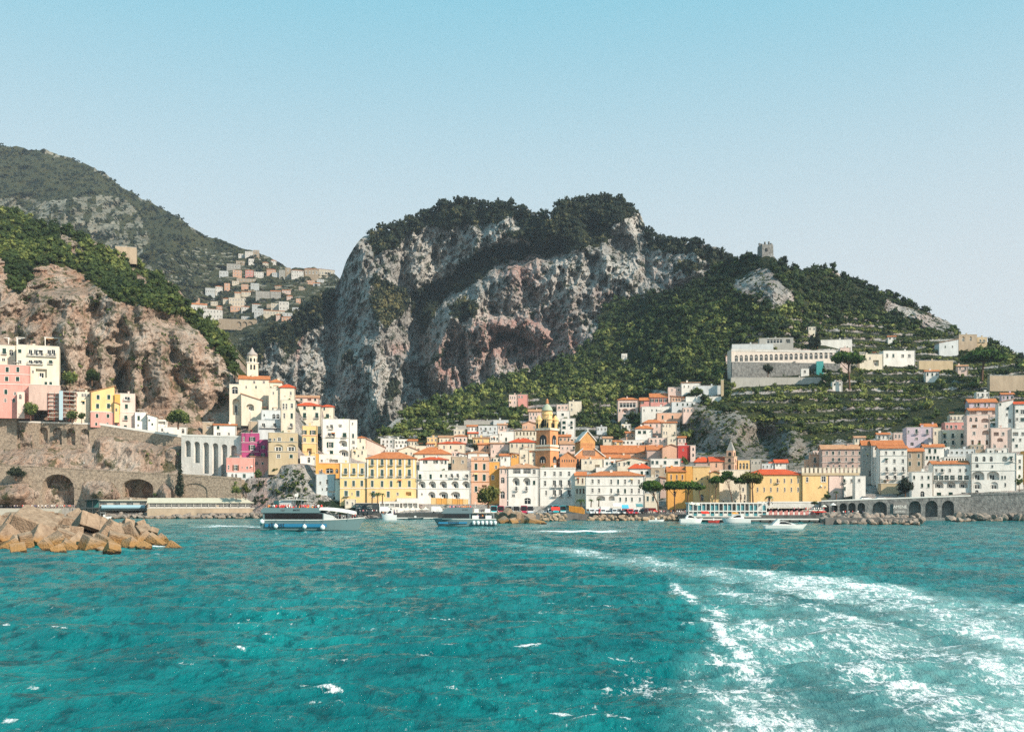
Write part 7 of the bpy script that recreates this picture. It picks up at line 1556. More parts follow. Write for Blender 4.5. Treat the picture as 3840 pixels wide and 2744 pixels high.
def person(loc, c, seated, where, group, rz=None, sc=1., t=None):
    if t is not None: where += (', left end', ', left half', ', right half', ', right end')[min(3, int(t * 4))]
    for a_, b_ in (('on the upper deck of the larger ferry', 'larger ferry upper deck'), ('on the bow of the larger ferry', 'larger ferry bow'), ('in the queue along the left promenade', 'left promenade queue'), ('on the lower terrace of the beach club', 'beach club terrace'), ('on the bathing deck behind the red flowers', 'red-flowered bathing deck'), ('on the quay behind the smaller ferry', 'quay behind smaller ferry'), ('on the quay under the pines', 'quay under the pines')): where = where.replace(a_, b_)
    o = bpy.data.objects.new('person', PM[seated, c]); COL.objects.link(o); o.location = loc; o.rotation_euler = (0, 0, _pg.uniform(-1.2, 1.2) if rz is None else rz); o.scale = (sc, sc, sc)
    tag(o, f'{"seated" if seated else "standing"} person in a {c} top, {where}', 'person', f'people in {c} tops {group}' + (', seated' if seated else ', standing'))
CK = list(SHIRTS)

# ================================================================ BOATS
HULLC = mat('pale grey green hull', (.15,.235,.245), .35, .5); HULLW = mat('white hull', (.74,.74,.72), .3, .5); BLUEP = mat('bright blue stripe', (.02,.20,.36), .4, .5)
WINB = mat('smoked cabin glass', (.012,.012,.014), .12, .7); FEND = mat('white fender', (.66,.74,.74), .4, .4); INK = mat('black lettering', (.015,.015,.02), .6, .3); ANTI = mat('dark antifouling', (.02,.05,.06), .6, .3)
def hull(L, Bm, z_deck, m, parent, sheer=.4, rake=.13, name='hull', m2=None):
    """planked hull from stations; x from stern 0 to bow L"""
    N = 16; vs = []; fs = []; mi = []
    for i in range(N + 1):
        t = i / N; w = Bm / 2 * (1 - max(0, (t - .5) / .5) ** 2.3); w = max(w, .02); zd = z_deck + sheer * max(0, t - .5) ** 2 * 4
        xo = L * t; ring = [(0, -.55), (.62, -.45), (.88, .28), (.93, z_deck * .45), (1.0, zd)]
        for s in (-1, 1):
            for wy, z in (ring if s == -1 else ring):
                flare = rake * L * max(0, t - .6) / .4 * (1 - (z + .5) / (zd + .5)); vs.append((xo - flare, s * w * wy, z))
    for i in range(N):
        a, b = i * 10, (i + 1) * 10
        for j in range(4):
            fs.append((a + j, b + j, b + j + 1, a + j + 1)); mi.append(1 if j == 0 else 0); fs.append((a + 5 + j + 1, b + 5 + j + 1, b + 5 + j, a + 5 + j)); mi.append(1 if j == 0 else 0)
        fs.append((a + 4, b + 4, b + 9, a + 9)); mi.append(0)
    fs.append((0, 1, 2, 3, 4, 9, 8, 7, 6)); mi.append(0)
    h = mesh_obj(name, vs, fs, [m, ANTI], parent, mi, smooth=False); q = MB()
    for i in range(N):
        for k in (4, 9): q.tube(vs[i * 10 + k], vs[(i + 1) * 10 + k], L * .0045, n=5)
    q.build('gunwale', [TRIM], h); return h
def side_pt(L, Bm, x):
    t = x / L; return Bm / 2 * (1 - max(0, (t - .5) / .5) ** 2.3)

e = empty('passenger_ferry', (0, 0, 0)); tag(e, 'larger grey passenger ferry with a crowded upper deck and white bow canopy', 'ferry')
Yf = 250.; pe = P(992, 1886, Yf); e.location = (pe.x, Yf, 0); e.rotation_euler = (0, 0, -.10)
L, Bm = 26., 6.4
hull(L, Bm, 2.75, HULLC, e, .6, .085)
s = -Bm / 2
MB().box(1.2, 17, s - .03, -s + .03, 1.05, 1.85).build('blue_stripe', [BLUEP], e)
MB().box(.6, 16.2, s + .35, -s - .35, 2.75, 4.55).build('cabin', [HULLC], e)
MB().box(1.1, 16.0, s + .30, -s - .30, 3.05, 4.4).build('cabin_windows', [WINB], e)
MB().prism([(15.9, 2.78), (19.6, 2.78), (18.3, 3.9), (16.0, 4.5)], s + .6, -s - .6).build('wheelhouse_front', [HULLW], e)
MB().prism([(.3, 4.58), (15.0, 4.58), (15.6, 4.9), (15.0, 5.85), (.9, 5.85), (.1, 5.2)], s + .05, -s - .05).build('upper_deck_bulwark', [HULLC], e)
q = MB(); n = 10
for i in range(n + 1):
    t = i / n; x = 15.2 + 8.4 * t; zz = 5.85 - 1.05 * t ** 1.8; w = (Bm / 2) * (1 - t ** 3 * .6)
    q.v += [(x, -w, zz - .45), (x, -w * .7, zz + .1), (x, w * .7, zz + .1), (x, w, zz - .45), (x, w, zz - .62), (x, -w, zz - .62)]
for i in range(n):
    for j in range(6): a = i * 6 + j; b2 = i * 6 + (j + 1) % 6; q.f.append((a, b2, b2 + 6, a + 6)); q.m.append(0)
q.f += [tuple(range(5, -1, -1)), tuple(range(n * 6, n * 6 + 6))]; q.m += [0, 0]
q.build('bow_canopy', [TRIM], e)
for x in (17.2, 19.8, 22.4):
    for sy in (-1, 1): MB().tube((x, sy * 2.1, 2.8), (x, sy * 2.3, 4.9), .06, n=5).build('canopy_post', [METAL], e)
MB().box(4.4, 7.6, -1.7, 1.7, 5.8, 7.75).build('bridge_box', [HULLW], e); MB().box(3.3, 4.35, -2.5, -.6, 5.8, 7.6).build('dark_funnel', [mat('dark teal funnel', (.02,.09,.10), .5, .4)], e)
MB().box(5.3, 10.6, -2.3, 2.3, 7.78, 7.95).build('sun_roof', [TRIM], e)
for x in (8.2, 10.3):
    for sy in (-2.1, 2.1): MB().tube((x, sy, 5.8), (x, sy, 7.8), .05, n=4).build('roof_post', [METAL], e)
MB().tube((8.4, 0, 7.9), (8.6, 0, 9.6), .09, n=5).tube((6.6, 0, 7.9), (6.6, 0, 8.5), .06, n=4).box(6.0, 7.4, -.1, .1, 8.4, 8.55).build('radar_mast', [TRIM], e)
MB().box(7.9, 8.8, -.04, .04, 8.7, 9.4).build('flag', [TRIM], e)
for x, zz, r in ((.7, 2.35, .62), (4.2, 1.25, .6), (11.6, 1.15, .58), (16.2, .95, .68)):
    sy = -side_pt(L, Bm, x) * 1.0 - r * .8; f = MB().lathe([(.05, -r), (r * .7, -r * .7), (r, 0), (r * .7, r * .7), (.12, r * .95), (.1, r * 1.2)], (x, sy, zz), 12).build('fender', [FEND], e, smooth=True)
    MB().tube((x, sy, zz + r), (x, sy + .3, 2.9), .03, n=4).build('rope', [INK], f)
text_part('lettering', 'alicost', 1.75, INK, e, (4.2, s - .06, 1.0), sx=.95); text_part('lettering', 'INCOZ', .55, INK, e, (9.4, s + .0, 5.1)); text_part('lettering', '1227', .6, mat('grey lettering', (.12,.14,.15), .6, .3), e, (5.9, s + .0, 5.05))
q = MB()
for i in range(14): x = 19 + i * .5; w = side_pt(L, Bm, x) - .05; q.tube((x, -w, 3.0), (x, -w, 3.95), .03, n=4)
for i in range(13): x = 19 + i * .5; q.tube((x, -side_pt(L, Bm, x) + .05, 3.95), (x + .5, -side_pt(L, Bm, x + .5) + .05, 3.98), .03, n=4)
q.build('bow_rail', [METAL], e)
def on(e, p): return e.matrix_basis @ Vector(p)
for i in range(46):
    x = 1.6 + 13. * (i + _pg.random()) / 46; c = _pg.choices(CK, (4, 3, 2, 2, 2, 1))[0]
    if 3.0 < x < 7.8: y = -2.5
    else: y = _pg.uniform(-2.6, 1.8)
    person(on(e, (x, y, 5.15)), c, _pg.random() < .4, 'on the upper deck of the larger ferry', 'on the upper deck of the larger ferry', t=i / 46)
for i in range(16):
    x = 18.6 + 5.4 * i / 16; c = _pg.choices(CK, (4, 3, 2, 3, 2, 1))[0]; w = side_pt(L, Bm, x) - .5
    person(on(e, (x, _pg.uniform(-w, w * .4), 2.85)), c, False, 'on the bow of the larger ferry', 'on the bow of the larger ferry', sc=.92, t=i / 16)

e2 = empty('passenger_ferry', (0, 0, 0)); tag(e2, 'smaller passenger ferry with an open cargo stern, moving left', 'ferry')
Y2 = 292.; L, Bm = 18.6, 5.4; pe = P(1860, 1886, Y2); e2.location = (pe.x, Y2, 0); e2.rotation_euler = (0, 0, math.pi + .06); s = Bm / 2
hull(L, Bm, 2.3, HULLC, e2, .35, .1)
MB().box(8.6, 17, s - .1, s + .03, 1.0, 1.5).build('blue_stripe', [BLUEP], e2)
MB().prism([(7.6, 2.3), (16.0, 2.3), (15.2, 4.0), (7.6, 4.0)], -s + .3, s - .3).build('cabin', [HULLC], e2)
MB().prism([(7.9, 2.6), (15.9, 2.6), (15.3, 3.8), (7.9, 3.8)], -s + .25, s - .25).build('cabin_windows', [WINB], e2)
MB().prism([(7.0, 4.0), (16.2, 4.0), (15.2, 5.3), (13.8, 5.7), (7.0, 5.7)], -s + .1, s - .1).build('upper_deck_bulwark', [mat('slate deck cover', (.13,.19,.21), .5, .4)], e2)
MB().box(.6, 7.6, -s + .2, s - .2, 4.15, 4.32).build('stern_canopy', [CANV], e2)
for x in (.8, 3.0, 5.4):
    for sy in (-1, 1): MB().tube((x, sy * 2.3, 2.3), (x, sy * 2.3, 4.15), .07, n=5).build('canopy_post', [METAL], e2)
for x, w in ((5.2, 1.3), (1.8, 1.5)): MB().box(x, x + w, .6, 2.1, 4.32, 5.4).build('liferaft_box', [HULLW], e2)
for x, w in ((5.2, 1.9), (1.4, 1.8)): MB().box(x, x + w, 1.2, 2.4, 2.3, 3.4).build('white_locker', [HULLW], e2)
for i in range(6): x = .4 + i * 1.25; MB().lathe([(.05, -.6), (.45, -.45), (.5, .3), (.3, .6), (.05, .65)], (x, s + .35, 1.2), 8).build('fender', [FEND], e2, smooth=True)
text_part('lettering', 'alicost', 1.25, INK, e2, (12.6, s + .05, .95), rot=(math.radians(90), 0, math.pi)); text_part('lettering', 'INCOZ', .5, INK, e2, (9.2, s - .08, 4.9), rot=(math.radians(90), 0, math.pi))
MB().tube((6.2, 0, 5.7), (6.2, 0, 7.4), .07, n=5).build('mast', [TRIM], e2)
for i in range(12): person(on(e2, (7.6 + i * .55, _pg.uniform(-1.2, 2.0), 4.9)), _pg.choice(CK), False, 'on top of the smaller ferry', 'on top of the smaller ferry', sc=.92)
for i in range(4): person(on(e2, (4.0 + i * .5, 1.7, 2.3)), _pg.choice(CK), False, 'on the stern deck of the smaller ferry', 'on the stern deck of the smaller ferry')

def motorboat(label, u0, u1, Y, h, rz=0., cabin=True, hullm=HULLW, mast=0., arch=False, canopy=None, sides=1):
    L = abs(u1 - u0) / F * Y; e = empty('motorboat', (0, 0, 0)); tag(e, label, 'motorboat' if not mast else 'boat')
    flip = u1 < u0; pe = P(u0, 1886, Y); e.location = (pe.x, Y, 0); e.rotation_euler = (0, 0, rz + (math.pi if flip else 0)); B = L * .3
    hull(L, B, h, hullm, e, .25 * h, .14)
    if cabin:
        MB().prism([(L * .22, h), (L * .78, h), (L * .62, h * 1.5), (L * .45, h * 1.95), (L * .3, h * 1.95), (L * .24, h * 1.4)], -B * .34, B * .34).build('cabin', [HULLW], e)
        MB().prism([(L * .33, h * 1.35), (L * .62, h * 1.25), (L * .58, h * 1.48), (L * .46, h * 1.8), (L * .36, h * 1.8)], -B * .36, B * .36).build('windscreen', [WINB], e)
    else:
        MB().box(L * .15, L * .75, -B * .3, B * .3, h * .98, h * 1.05).build('deck', [CONC], e); MB().box(L * .4, L * .52, -B * .18, B * .18, h * 1.05, h * 1.9).build('console', [HULLW], e)
    if arch: MB().prism([(L * .16, h), (L * .22, h), (L * .36, h * 2.3), (L * .52, h * 2.3), (L * .5, h * 2.45), (L * .3, h * 2.45)], -B * .38, B * .38).build('radar_arch', [HULLW], e)
    if canopy: MB().box(L * .2, L * .55, -B * .35, B * .35, h * 2.6, h * 2.7).tube((L * .22, 0, h), (L * .22, 0, h * 2.6), .05, n=4).tube((L * .53, 0, h), (L * .53, 0, h * 2.6), .05, n=4).build('canopy', [canopy], e)
    if mast: MB().tube((L * .45, 0, h), (L * .45, 0, h + mast), .07, .04, n=5).tube((L * .45, 0, h + 1), (L * .2, 0, h + 1.2), .05, n=4).build('mast', [TRIM], e)
    q = MB()
    for i in range(6): x = L * (.62 + .06 * i); w = B / 2 * (1 - max(0, (x / L - .5) / .5) ** 2.3) * .9; q.tube((x, -w, h * 1.05), (x, -w, h * 1.4), .025, n=4).tube((x, w, h * 1.05), (x, w, h * 1.4), .025, n=4)
    q.build('rail', [METAL], e)
    return e
eb = motorboat('white cabin cruiser crossing in open water at the right', 2866, 3024, 262, 1.15, -.05, arch=True)
person(on(eb, (3.4, -.4, 1.15)), 'navy', False, 'steering the white cabin cruiser', 'on the white cabin cruiser'); person(on(eb, (4.6, .5, 1.15)), 'white', False, 'aboard the white cabin cruiser', 'on the white cabin cruiser')
motorboat('white boat with a grey windscreen moored left of the beach club landing', 2550, 2637, 342, 1.5, .03)
motorboat('white fishing boat with a mast moored at the landing stage', 2812, 2704, 342, 1.6, .03, cabin=True, mast=5.)
motorboat('low pale dinghy below the parked cars', 2432, 2492, 366, .8, .02, cabin=False)
motorboat('small white cabin boat in front of the low bar', 366, 420, 425, 1.1, 0, cabin=False, canopy=TRIM)
motorboat('white excursion boat with people under the cafe', 1488, 1430, 400, 2.2, .1, cabin=True, canopy=TRIM, mast=4.)
for i in range(9): p = P(1436 + i * 5.5, 1886, 400); person((p.x, 400 + .3, 2.2), _pg.choice(CK), False, 'on the excursion boat under the cafe', 'on the excursion boat', sc=.95)
motorboat('dark-hulled tender lying at the pier below the tents', 1530, 1590, 412, .9, .0, cabin=False, hullm=ANTI)
motorboat('small boat with a red cover moored behind the fishing boat', 2655, 2700, 350, .9, 0, cabin=False, hullm=mat('red hull', (.4,.04,.03), .5, .4))

# ================================================================ VEHICLES
TYRE = mat('tyre rubber', (.02,.02,.02), .9, .1); RIM = METAL
CARC = {'white': (.75,.75,.75), 'silver': (.38,.40,.42), 'red': (.55,.03,.04), 'black': (.02,.02,.025), 'blue': (.03,.12,.32), 'grey': (.14,.15,.16)}
CM = {k: mat(k + ' car paint', v, .25, .6) for k, v in CARC.items()}
def wheels(e, xs, y, r, w=.22):
    for x in xs:
        for sy in (-1, 1):
            t = inst('wheel', WHEEL[0], e, (x, sy * y, r), (r, w, r)); inst('rim', WHEEL[1], t)
_w = MB(); _w.tube((0, -.5, 0), (0, .5, 0), 1, n=14); _w2 = MB(); _w2.tube((0, -.56, 0), (0, .56, 0), .6, n=10); WHEEL = (_w.mesh('wheel', [TYRE]), _w2.mesh('rim', [RIM]))
LAMP = mat('headlamp glass', (.7,.7,.66), .2, .6)
def _body(kind):
    b = MB()
    if kind == 'car': b.prism([(-2.05, .28), (2.05, .28), (2.1, .6), (1.95, .82), (.95, .95), (-1.9, .95), (-2.1, .7)], -.85, .85)
    else: b.prism([(-2.5, .35), (2.5, .35), (2.55, .95), (2.0, 1.15), (1.55, 2.1), (-2.4, 2.15), (-2.55, 1.2)], -.95, .95)
    return b
def _cab(kind):
    b = MB()
    if kind == 'car': b.add([(-1.75,-.8,.95),(1.0,-.8,.95),(.35,-.64,1.45),(-1.3,-.64,1.45),(-1.75,.8,.95),(1.0,.8,.95),(.35,.64,1.45),(-1.3,.64,1.45)], [(0,1,2,3),(1,5,6,2),(5,4,7,6),(4,0,3,7),(3,2,6,7)])
    return b
CABG = _cab('car').mesh('cabin_glass', [WINB]); _rf = MB(); _rf.box(-1.25, .3, -.62, .62, 1.45, 1.5)
BODY = {(k, c): _body(k).mesh('body', [CM[c]]) for k in ('car', 'van') for c in CM}
ROOF = {c: _rf.mesh('roof', [CM[c]]) for c in CM}
_l = MB(); _l.box(-.04, .04, -.16, .16, -.08, .08); LMESH = _l.mesh('headlight', [LAMP]); _g = MB(); _g.box(-.03, .03, -.75, .75, 0, .62); _g.v = [(x - (z) * .42, y, z) for x, y, z in _g.v]; WSM = _g.mesh('windscreen', [WINB])
_sw = MB(); _sw.box(-1.5, 1.2, -.97, .97, 1.3, 1.85); SWM = _sw.mesh('side_windows', [WINB])
def car(kind, c, loc, rz, label):
    e = empty('parked_' + kind, loc, rz); tag(e, label, kind, 'vehicles parked on the quay')
    inst('body', BODY[kind, c], e)
    if kind == 'car': inst('cabin_glass', CABG, e); inst('roof', ROOF[c], e); wheels(e, (-1.3, 1.3), .8, .32)
    else: inst('windscreen', WSM, e, (2.02, 0, 1.22)); inst('side_windows', SWM, e); wheels(e, (-1.6, 1.6), .9, .36)
    fx = 2.08 if kind == 'car' else 2.54
    for sy in (-.6, .6): inst('headlight', LMESH, e, (fx, sy, .68))
rc = random.Random(31)
COLN = ['white'] * 7 + ['silver'] * 2 + ['grey', 'black', 'red', 'blue']
rows = [(394.5, 2208, 2392, 16, 'front row'), (402, 2225, 2420, 14, 'second row from the water'), (411, 2210, 2330, 9, 'third row from the water'), (419, 2040, 2070, 2, 'row beside the blue canopy')]
for Y, ua, ub, n, lab in rows:
    for i in range(n):
        u = ua + (ub - ua) * (i + .5) / n; kd = 'van' if rc.random() < .28 else 'car'; c = rc.choice(COLN)
        if lab.startswith('front') and i in (12, 13): c = 'red'
        pl = 'left end' if i < n / 3 else ('right end' if i >= 2 * n / 3 else 'middle')
        car(kd, c, ((u - CU) / F * Y, Y, 2.6), -math.pi / 2 + rc.uniform(-.5, .5), f'{c} {kd} parked on the quay, {lab}, {pl}')
for u, c, l in ((3246, 'white', 'white car parked on the sea wall road, left of two'), (3304, 'white', 'white car parked on the sea wall road, right of two')):
    Y = 394; car('car', c, ((u - CU) / F * Y, Y, Zv(1874, Y) + .0), .1, l)
# buses, nose to the sea
BUSC = {'blue': (.03,.42,.48), 'crimson': (.50,.03,.09), 'white': (.72,.72,.72), 'lightblue': (.45,.60,.70)}
def bus(label, u, Y, c, stripe, h=3.3):
    e = empty('bus', ((u - CU) / F * Y, Y, 2.6), 0); tag(e, label, 'bus', 'buses parked nose to the sea')
    m = mat(c + ' bus paint', BUSC[c], .35, .5); m2 = mat(stripe + ' bus trim', BUSC[stripe], .35, .5)
    MB().prism([(-1.25, .35), (1.25, .35), (1.25, h - .25), (1.05, h), (-1.05, h), (-1.25, h - .25)], 0, 11).build('body', [m], e)
    MB().box(-1.12, 1.12, -.07, -.003, 1.35, h - .55).build('windscreen', [WINB], e)
    MB().box(-1.15, 1.15, -.06, -.003, h - .5, h - .2).build('destination_board', [INK], e)
    MB().box(-1.2, 1.2, -.12, -.003, .4, .85).build('bumper', [m2], e)
    for sx in (-1, 1):
        MB().box(sx * 1.0 - .16, sx * 1.0 + .16, -.15, -.125, .92, 1.12).build('headlight', [LAMP], e); MB().box(sx * 1.45 - .1, sx * 1.45 + .1, -.45, -.25, 1.7, 2.3).tube((sx * 1.2, -.05, 2.5), (sx * 1.45, -.35, 2.3), .04, n=4).build('mirror', [INK], e)
        MB().box(sx * 1.262 - .01, sx * 1.262 + .01, .8, 10.4, 1.5, h - .8).build('side_windows', [WINB], e)
    for y in (2.2, 8.2):
        for sx in (-1, 1): w = MB().tube((sx * 1.0, y, .5), (sx * 1.27, y, .5), .5, n=12).build('wheel', [TYRE], e)
for a in (('turquoise bus with white front, first from the left', 1852, 408, 'blue', 'white'), ('crimson bus, second from the left', 1878, 408, 'crimson', 'crimson'), ('white and pale blue bus, third from the left', 1908, 408, 'white', 'lightblue'), ('white bus in the middle of the row', 1936, 408, 'white', 'white'),
          ('bright crimson bus right of the middle', 1965, 407, 'crimson', 'crimson', 3.4), ('white bus with dark screen, last in the row', 1989, 408, 'white', 'lightblue'), ('turquoise coach parked sideways behind the orange tarpaulin', 2085, 428, 'blue', 'blue', 3.6), ('blue-grey coach beside the turquoise one', 2112, 430, 'blue', 'white', 3.4)):
    bus(*a)
# white delivery trucks near the tents
for u, Y, l in ((1445, 438, 'white box truck beside the kiosk row'), (1640, 430, 'white van-like truck behind the tents'), (2275, 426, 'white box truck below the long hotel')):
    e = empty('truck', ((u - CU) / F * Y, Y, 2.6), .2); tag(e, l, 'truck'); MB().box(-2.6, 1.4, 0, 2.2, .7, 3.0).build('box_body', [HULLW], e); MB().prism([(1.45, .5), (3.1, .5), (3.1, 1.4), (2.6, 2.3), (1.45, 2.3)], .05, 2.1).build('cab', [HULLW], e)
    MB().prism([(2.2, 1.35), (3.06, 1.4), (2.6, 2.2), (2.2, 2.2)], .0, 2.15).build('windscreen', [WINB], e)
    for x in (-1.6, 2.2): MB().tube((x, -.05, .45), (x, .25, .45), .45, n=12).build('wheel', [TYRE], e)

# people on the promenade, quay and terraces
for i in range(44):
    u = 2 + 285 * (i + _pg.random()) / 44; Y = _pg.uniform(453, 459); person(((u - CU) / F * Y, Y, 4.7), _pg.choice(['white', 'navy', 'black', 'white', 'red']), False, 'in the queue along the left promenade', 'queueing on the left promenade', t=i / 44)
for (ua, ub, Ya, Yb, z, n, wh) in ((1660, 1850, 424, 432, 2.6, 22, 'on the quay behind the smaller ferry'), (2420, 2570, 396, 410, 2.6, 18, 'on the quay under the pines'), (2600, 2860, 372.5, 376, 2.75, 24, 'on the lower terrace of the beach club'), (2880, 3090, 372, 378, 3.9, 26, 'on the bathing deck behind the red flowers'), (1340, 1500, 441, 444, 2.6, 14, 'in front of the boat station'), (3120, 3240, 372, 388, 2.6, 8, 'at the right end of the quay')):
    for i in range(n):
        u = ua + (ub - ua) * (i + _pg.random()) / n; Y = _pg.uniform(Ya, Yb); person(((u - CU) / F * Y, Y, z), _pg.choices(CK, (2, 4, 2, 1, 3, 1))[0], False, wh, wh, t=i / n)

# ================================================================ TREES AND PLANTS THAT STAND ALONE
BARK = mat('pine bark', (.17,.10,.065), .95, .1, noise=(2., .8, (.07,.045,.03)))
PINEG = foliage_material('stone pine foliage', (.02,.045,.010), (.055,.115,.018), (.14,.20,.03))
OLIVE = foliage_material('olive toned foliage', (.05,.06,.012), (.12,.125,.03), (.24,.21,.06))
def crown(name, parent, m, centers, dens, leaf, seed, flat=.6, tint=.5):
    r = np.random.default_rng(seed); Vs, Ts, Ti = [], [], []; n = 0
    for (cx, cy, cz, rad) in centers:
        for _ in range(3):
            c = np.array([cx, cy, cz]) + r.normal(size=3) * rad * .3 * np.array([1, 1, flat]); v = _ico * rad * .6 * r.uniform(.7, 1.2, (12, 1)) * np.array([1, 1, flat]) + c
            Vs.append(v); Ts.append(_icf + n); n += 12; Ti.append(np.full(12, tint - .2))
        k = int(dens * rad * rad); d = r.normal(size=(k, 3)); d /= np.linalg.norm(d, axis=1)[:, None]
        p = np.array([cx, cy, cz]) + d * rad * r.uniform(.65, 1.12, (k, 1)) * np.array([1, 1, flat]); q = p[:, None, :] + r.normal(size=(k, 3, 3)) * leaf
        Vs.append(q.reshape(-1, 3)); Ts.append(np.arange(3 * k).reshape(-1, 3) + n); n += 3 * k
        Ti.append(np.repeat(np.clip(tint + .25 * d[:, 2] + r.normal(0, .16, k), 0, 1), 3))  # leaf tint paler upward on each lobe, light from above put into colour
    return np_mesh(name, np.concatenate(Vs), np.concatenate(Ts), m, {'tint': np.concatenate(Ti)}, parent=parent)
def stone_pine(label, u, vb, Y, uc, vt, vcb, cw, m=PINEG, seed=1, lean=0., tint=.5, cat='pine tree', leaf=.3):
    """trunk base (u,vb); crown centred uc, from vt to vcb, cw px wide"""
    base = P(u, vb, Y); e = empty('stone_pine', base); tag(e, label, cat); k = F / Y; r = random.Random(seed)
    h0 = (vb - vcb) / k; h1 = (vb - vt) / k; R = cw / k / 2; cx = (uc - u) / k
    q = MB(); p0 = Vector((0, 0, -1)); pts = [p0, Vector((cx * .25 + r.uniform(-.3, .3), 0, h0 * .4)), Vector((cx * .6, .2, h0 * .75)), Vector((cx * .9, 0, h0 + (h1 - h0) * .15))]
    rad = [.34, .29, .24, .18]; sc = max(.6, R / 5)
    for i in range(3): q.tube(pts[i], pts[i + 1], rad[i] * sc, rad[i + 1] * sc, 7)
    q.build('trunk', [BARK], e)
    cs = []
    for i in range(7):
        t = 2 * math.pi * i / 7 + r.uniform(-.3, .3); rr2 = R * r.uniform(.5, .78); tip = Vector((cx + rr2 * math.cos(t), rr2 * math.sin(t) * .9, h0 + (h1 - h0) * r.uniform(.42, .6)))
        MB().tube(pts[2] if i % 2 else pts[3], tip, .13 * sc, .05 * sc, 5).build('limb', [BARK], e); cs.append((tip.x, tip.y, tip.z, R * r.uniform(.3, .42)))
    for i in range(7): t = r.uniform(0, 6.3); cs.append((cx + R * .4 * math.cos(t), R * .4 * math.sin(t), h0 + (h1 - h0) * r.uniform(.6, .8), R * r.uniform(.32, .44)))
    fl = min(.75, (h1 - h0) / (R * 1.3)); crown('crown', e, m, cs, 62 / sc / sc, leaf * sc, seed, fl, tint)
    return e
stone_pine('broad stone pine farthest left on the quay', 2470, 1916, 397, 2445, 1806, 1846, 90, seed=2)
stone_pine('dark stone pine second from the left on the quay', 2531, 1912, 400, 2530, 1806, 1842, 92, seed=3, tint=.4)
stone_pine('stone pine in the middle of the low quay group', 2578, 1905, 402, 2583, 1808, 1840, 90, seed=4)
stone_pine('small stone pine at the right of the low quay group', 2627, 1890, 404, 2622, 1818, 1840, 48, seed=5)
stone_pine('slim stone pine against the square yellow block', 2680, 1884, 420, 2688, 1786, 1818, 64, seed=6)
stone_pine('dark shaggy pine with leaning trunk before the monastery', 2748, 1884, 420, 2728, 1760, 1818, 62, seed=7, tint=.22)
stone_pine('stone pine with a forked trunk beside the leaning pine', 2778, 1884, 420, 2774, 1790, 1822, 52, seed=8)
stone_pine('large olive-toned stone pine in front of the yellow monastery', 2824, 1884, 420, 2820, 1772, 1818, 96, m=OLIVE, seed=9, tint=.42)
Yp = ground(3183, 1440) - 12
stone_pine('tall lone umbrella pine beside the arcaded convent', 3186, 1456, Yp, 3180, 1322, 1368, 122, seed=10, tint=.5)
stone_pine('dusky umbrella pine near the right ridge', 3682, 1425, ground(3680, 1425) - 10, 3690, 1318, 1362, 145, seed=11, tint=.35)
stone_pine('lone dark pine on the skyline right of the ruined tower', 2938, 1014, float(YF(2938, 1014)) - 6, 2937, 956, 1000, 36, m=FOL_DARK, seed=12, tint=.3)
stone_pine('small round pine on the skyline farther right', 2984, 1020, float(YF(2984, 1020)) - 4, 2985, 998, 1014, 22, m=FOL_DARK, seed=13, tint=.3)
def round_tree(label, u, v, Y, w, h, m=FOL_LIT, seed=1, tint=.5, name='tree', cat='tree', trunk=.25):
    e = empty(name, P(u, v, Y)); tag(e, label, cat); k = F / Y; R = w / k / 2; Hh = h / k; r = random.Random(seed)
    q = MB().tube((0, 0, -1.5), (0, 0, Hh * .45), R * .09, R * .06, 6)
    for i in range(4): t = i * 1.57 + .4; q.tube((0, 0, Hh * .3), (R * .5 * math.cos(t), R * .5 * math.sin(t), Hh * .6), R * .05, R * .02, 5)
    q.build('trunk', [BARK], e)
    cs = [(R * .55 * math.cos(t), R * .55 * math.sin(t), Hh * r.uniform(.35, .75), R * .45) for t in [i * .9 for i in range(7)]] + [(0, 0, Hh * .8, R * .45), (0, 0, Hh * .5, R * .55)]
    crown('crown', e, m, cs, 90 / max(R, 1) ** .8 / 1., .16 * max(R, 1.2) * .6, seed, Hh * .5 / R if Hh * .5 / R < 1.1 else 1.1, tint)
    return e
round_tree('big round green tree between the palazzo and the mansion', 1831, 1906, 418, 88, 84, OLIVE, 20, .45)
round_tree('round green shrub tree beside the white roadside house', 668, 1598, 488, 84, 62, FOL_LIT, 21, .6)
round_tree('green tree below the cream cottage on the coast road', 270, 1576, 488, 44, 36, FOL_LIT, 22, .65)
round_tree('second green tree on the road, nearer the yellow house', 306, 1576, 489, 32, 30, FOL_LIT, 23, .4)
round_tree('leafy tree at the foot of the pink retaining wall', 115, 1566, 487, 54, 58, FOL_LIT, 24, .65)
round_tree('green tree on the ledge right of the cream block', 262, 1446, 505, 56, 52, FOL_LIT, 25, .7)
round_tree('dark green tree on the ledge above the yellow house', 345, 1436, 508, 54, 52, FOL_LIT, 26, .3)
round_tree('dark tree at the lower left behind the promenade', 22, 1896, 461, 76, 62, FOL_DARK, 27, .5)
round_tree('dark bush in front of the left stone viaduct', 60, 1790, 462, 70, 38, FOL_DARK, 28, .4, trunk=.1)
round_tree('dark round tree against the white seafront block', 3395, 1862, 402, 62, 74, FOL_DARK, 29, .05)
round_tree('bright green tree at the right edge by the villa', 3822, 1835, 396, 30, 60, FOL_LIT, 30, .75)
round_tree('yellow-green tree below the pink villa rock', 885, 1862, 456, 40, 60, FOL_LIT, 31, .8)
round_tree('reddish green shrub next to the yellow-green tree', 922, 1862, 457, 34, 58, OLIVE, 32, .2)
round_tree('green shrub on the rock right of the pink villa', 968, 1812, 458, 32, 60, FOL_LIT, 33, .7)
round_tree('bright garden tree left of the glazed veranda villa', 2195, 1540, ground(2195, 1545) - 3, 46, 44, FOL_LIT, 34, .85)
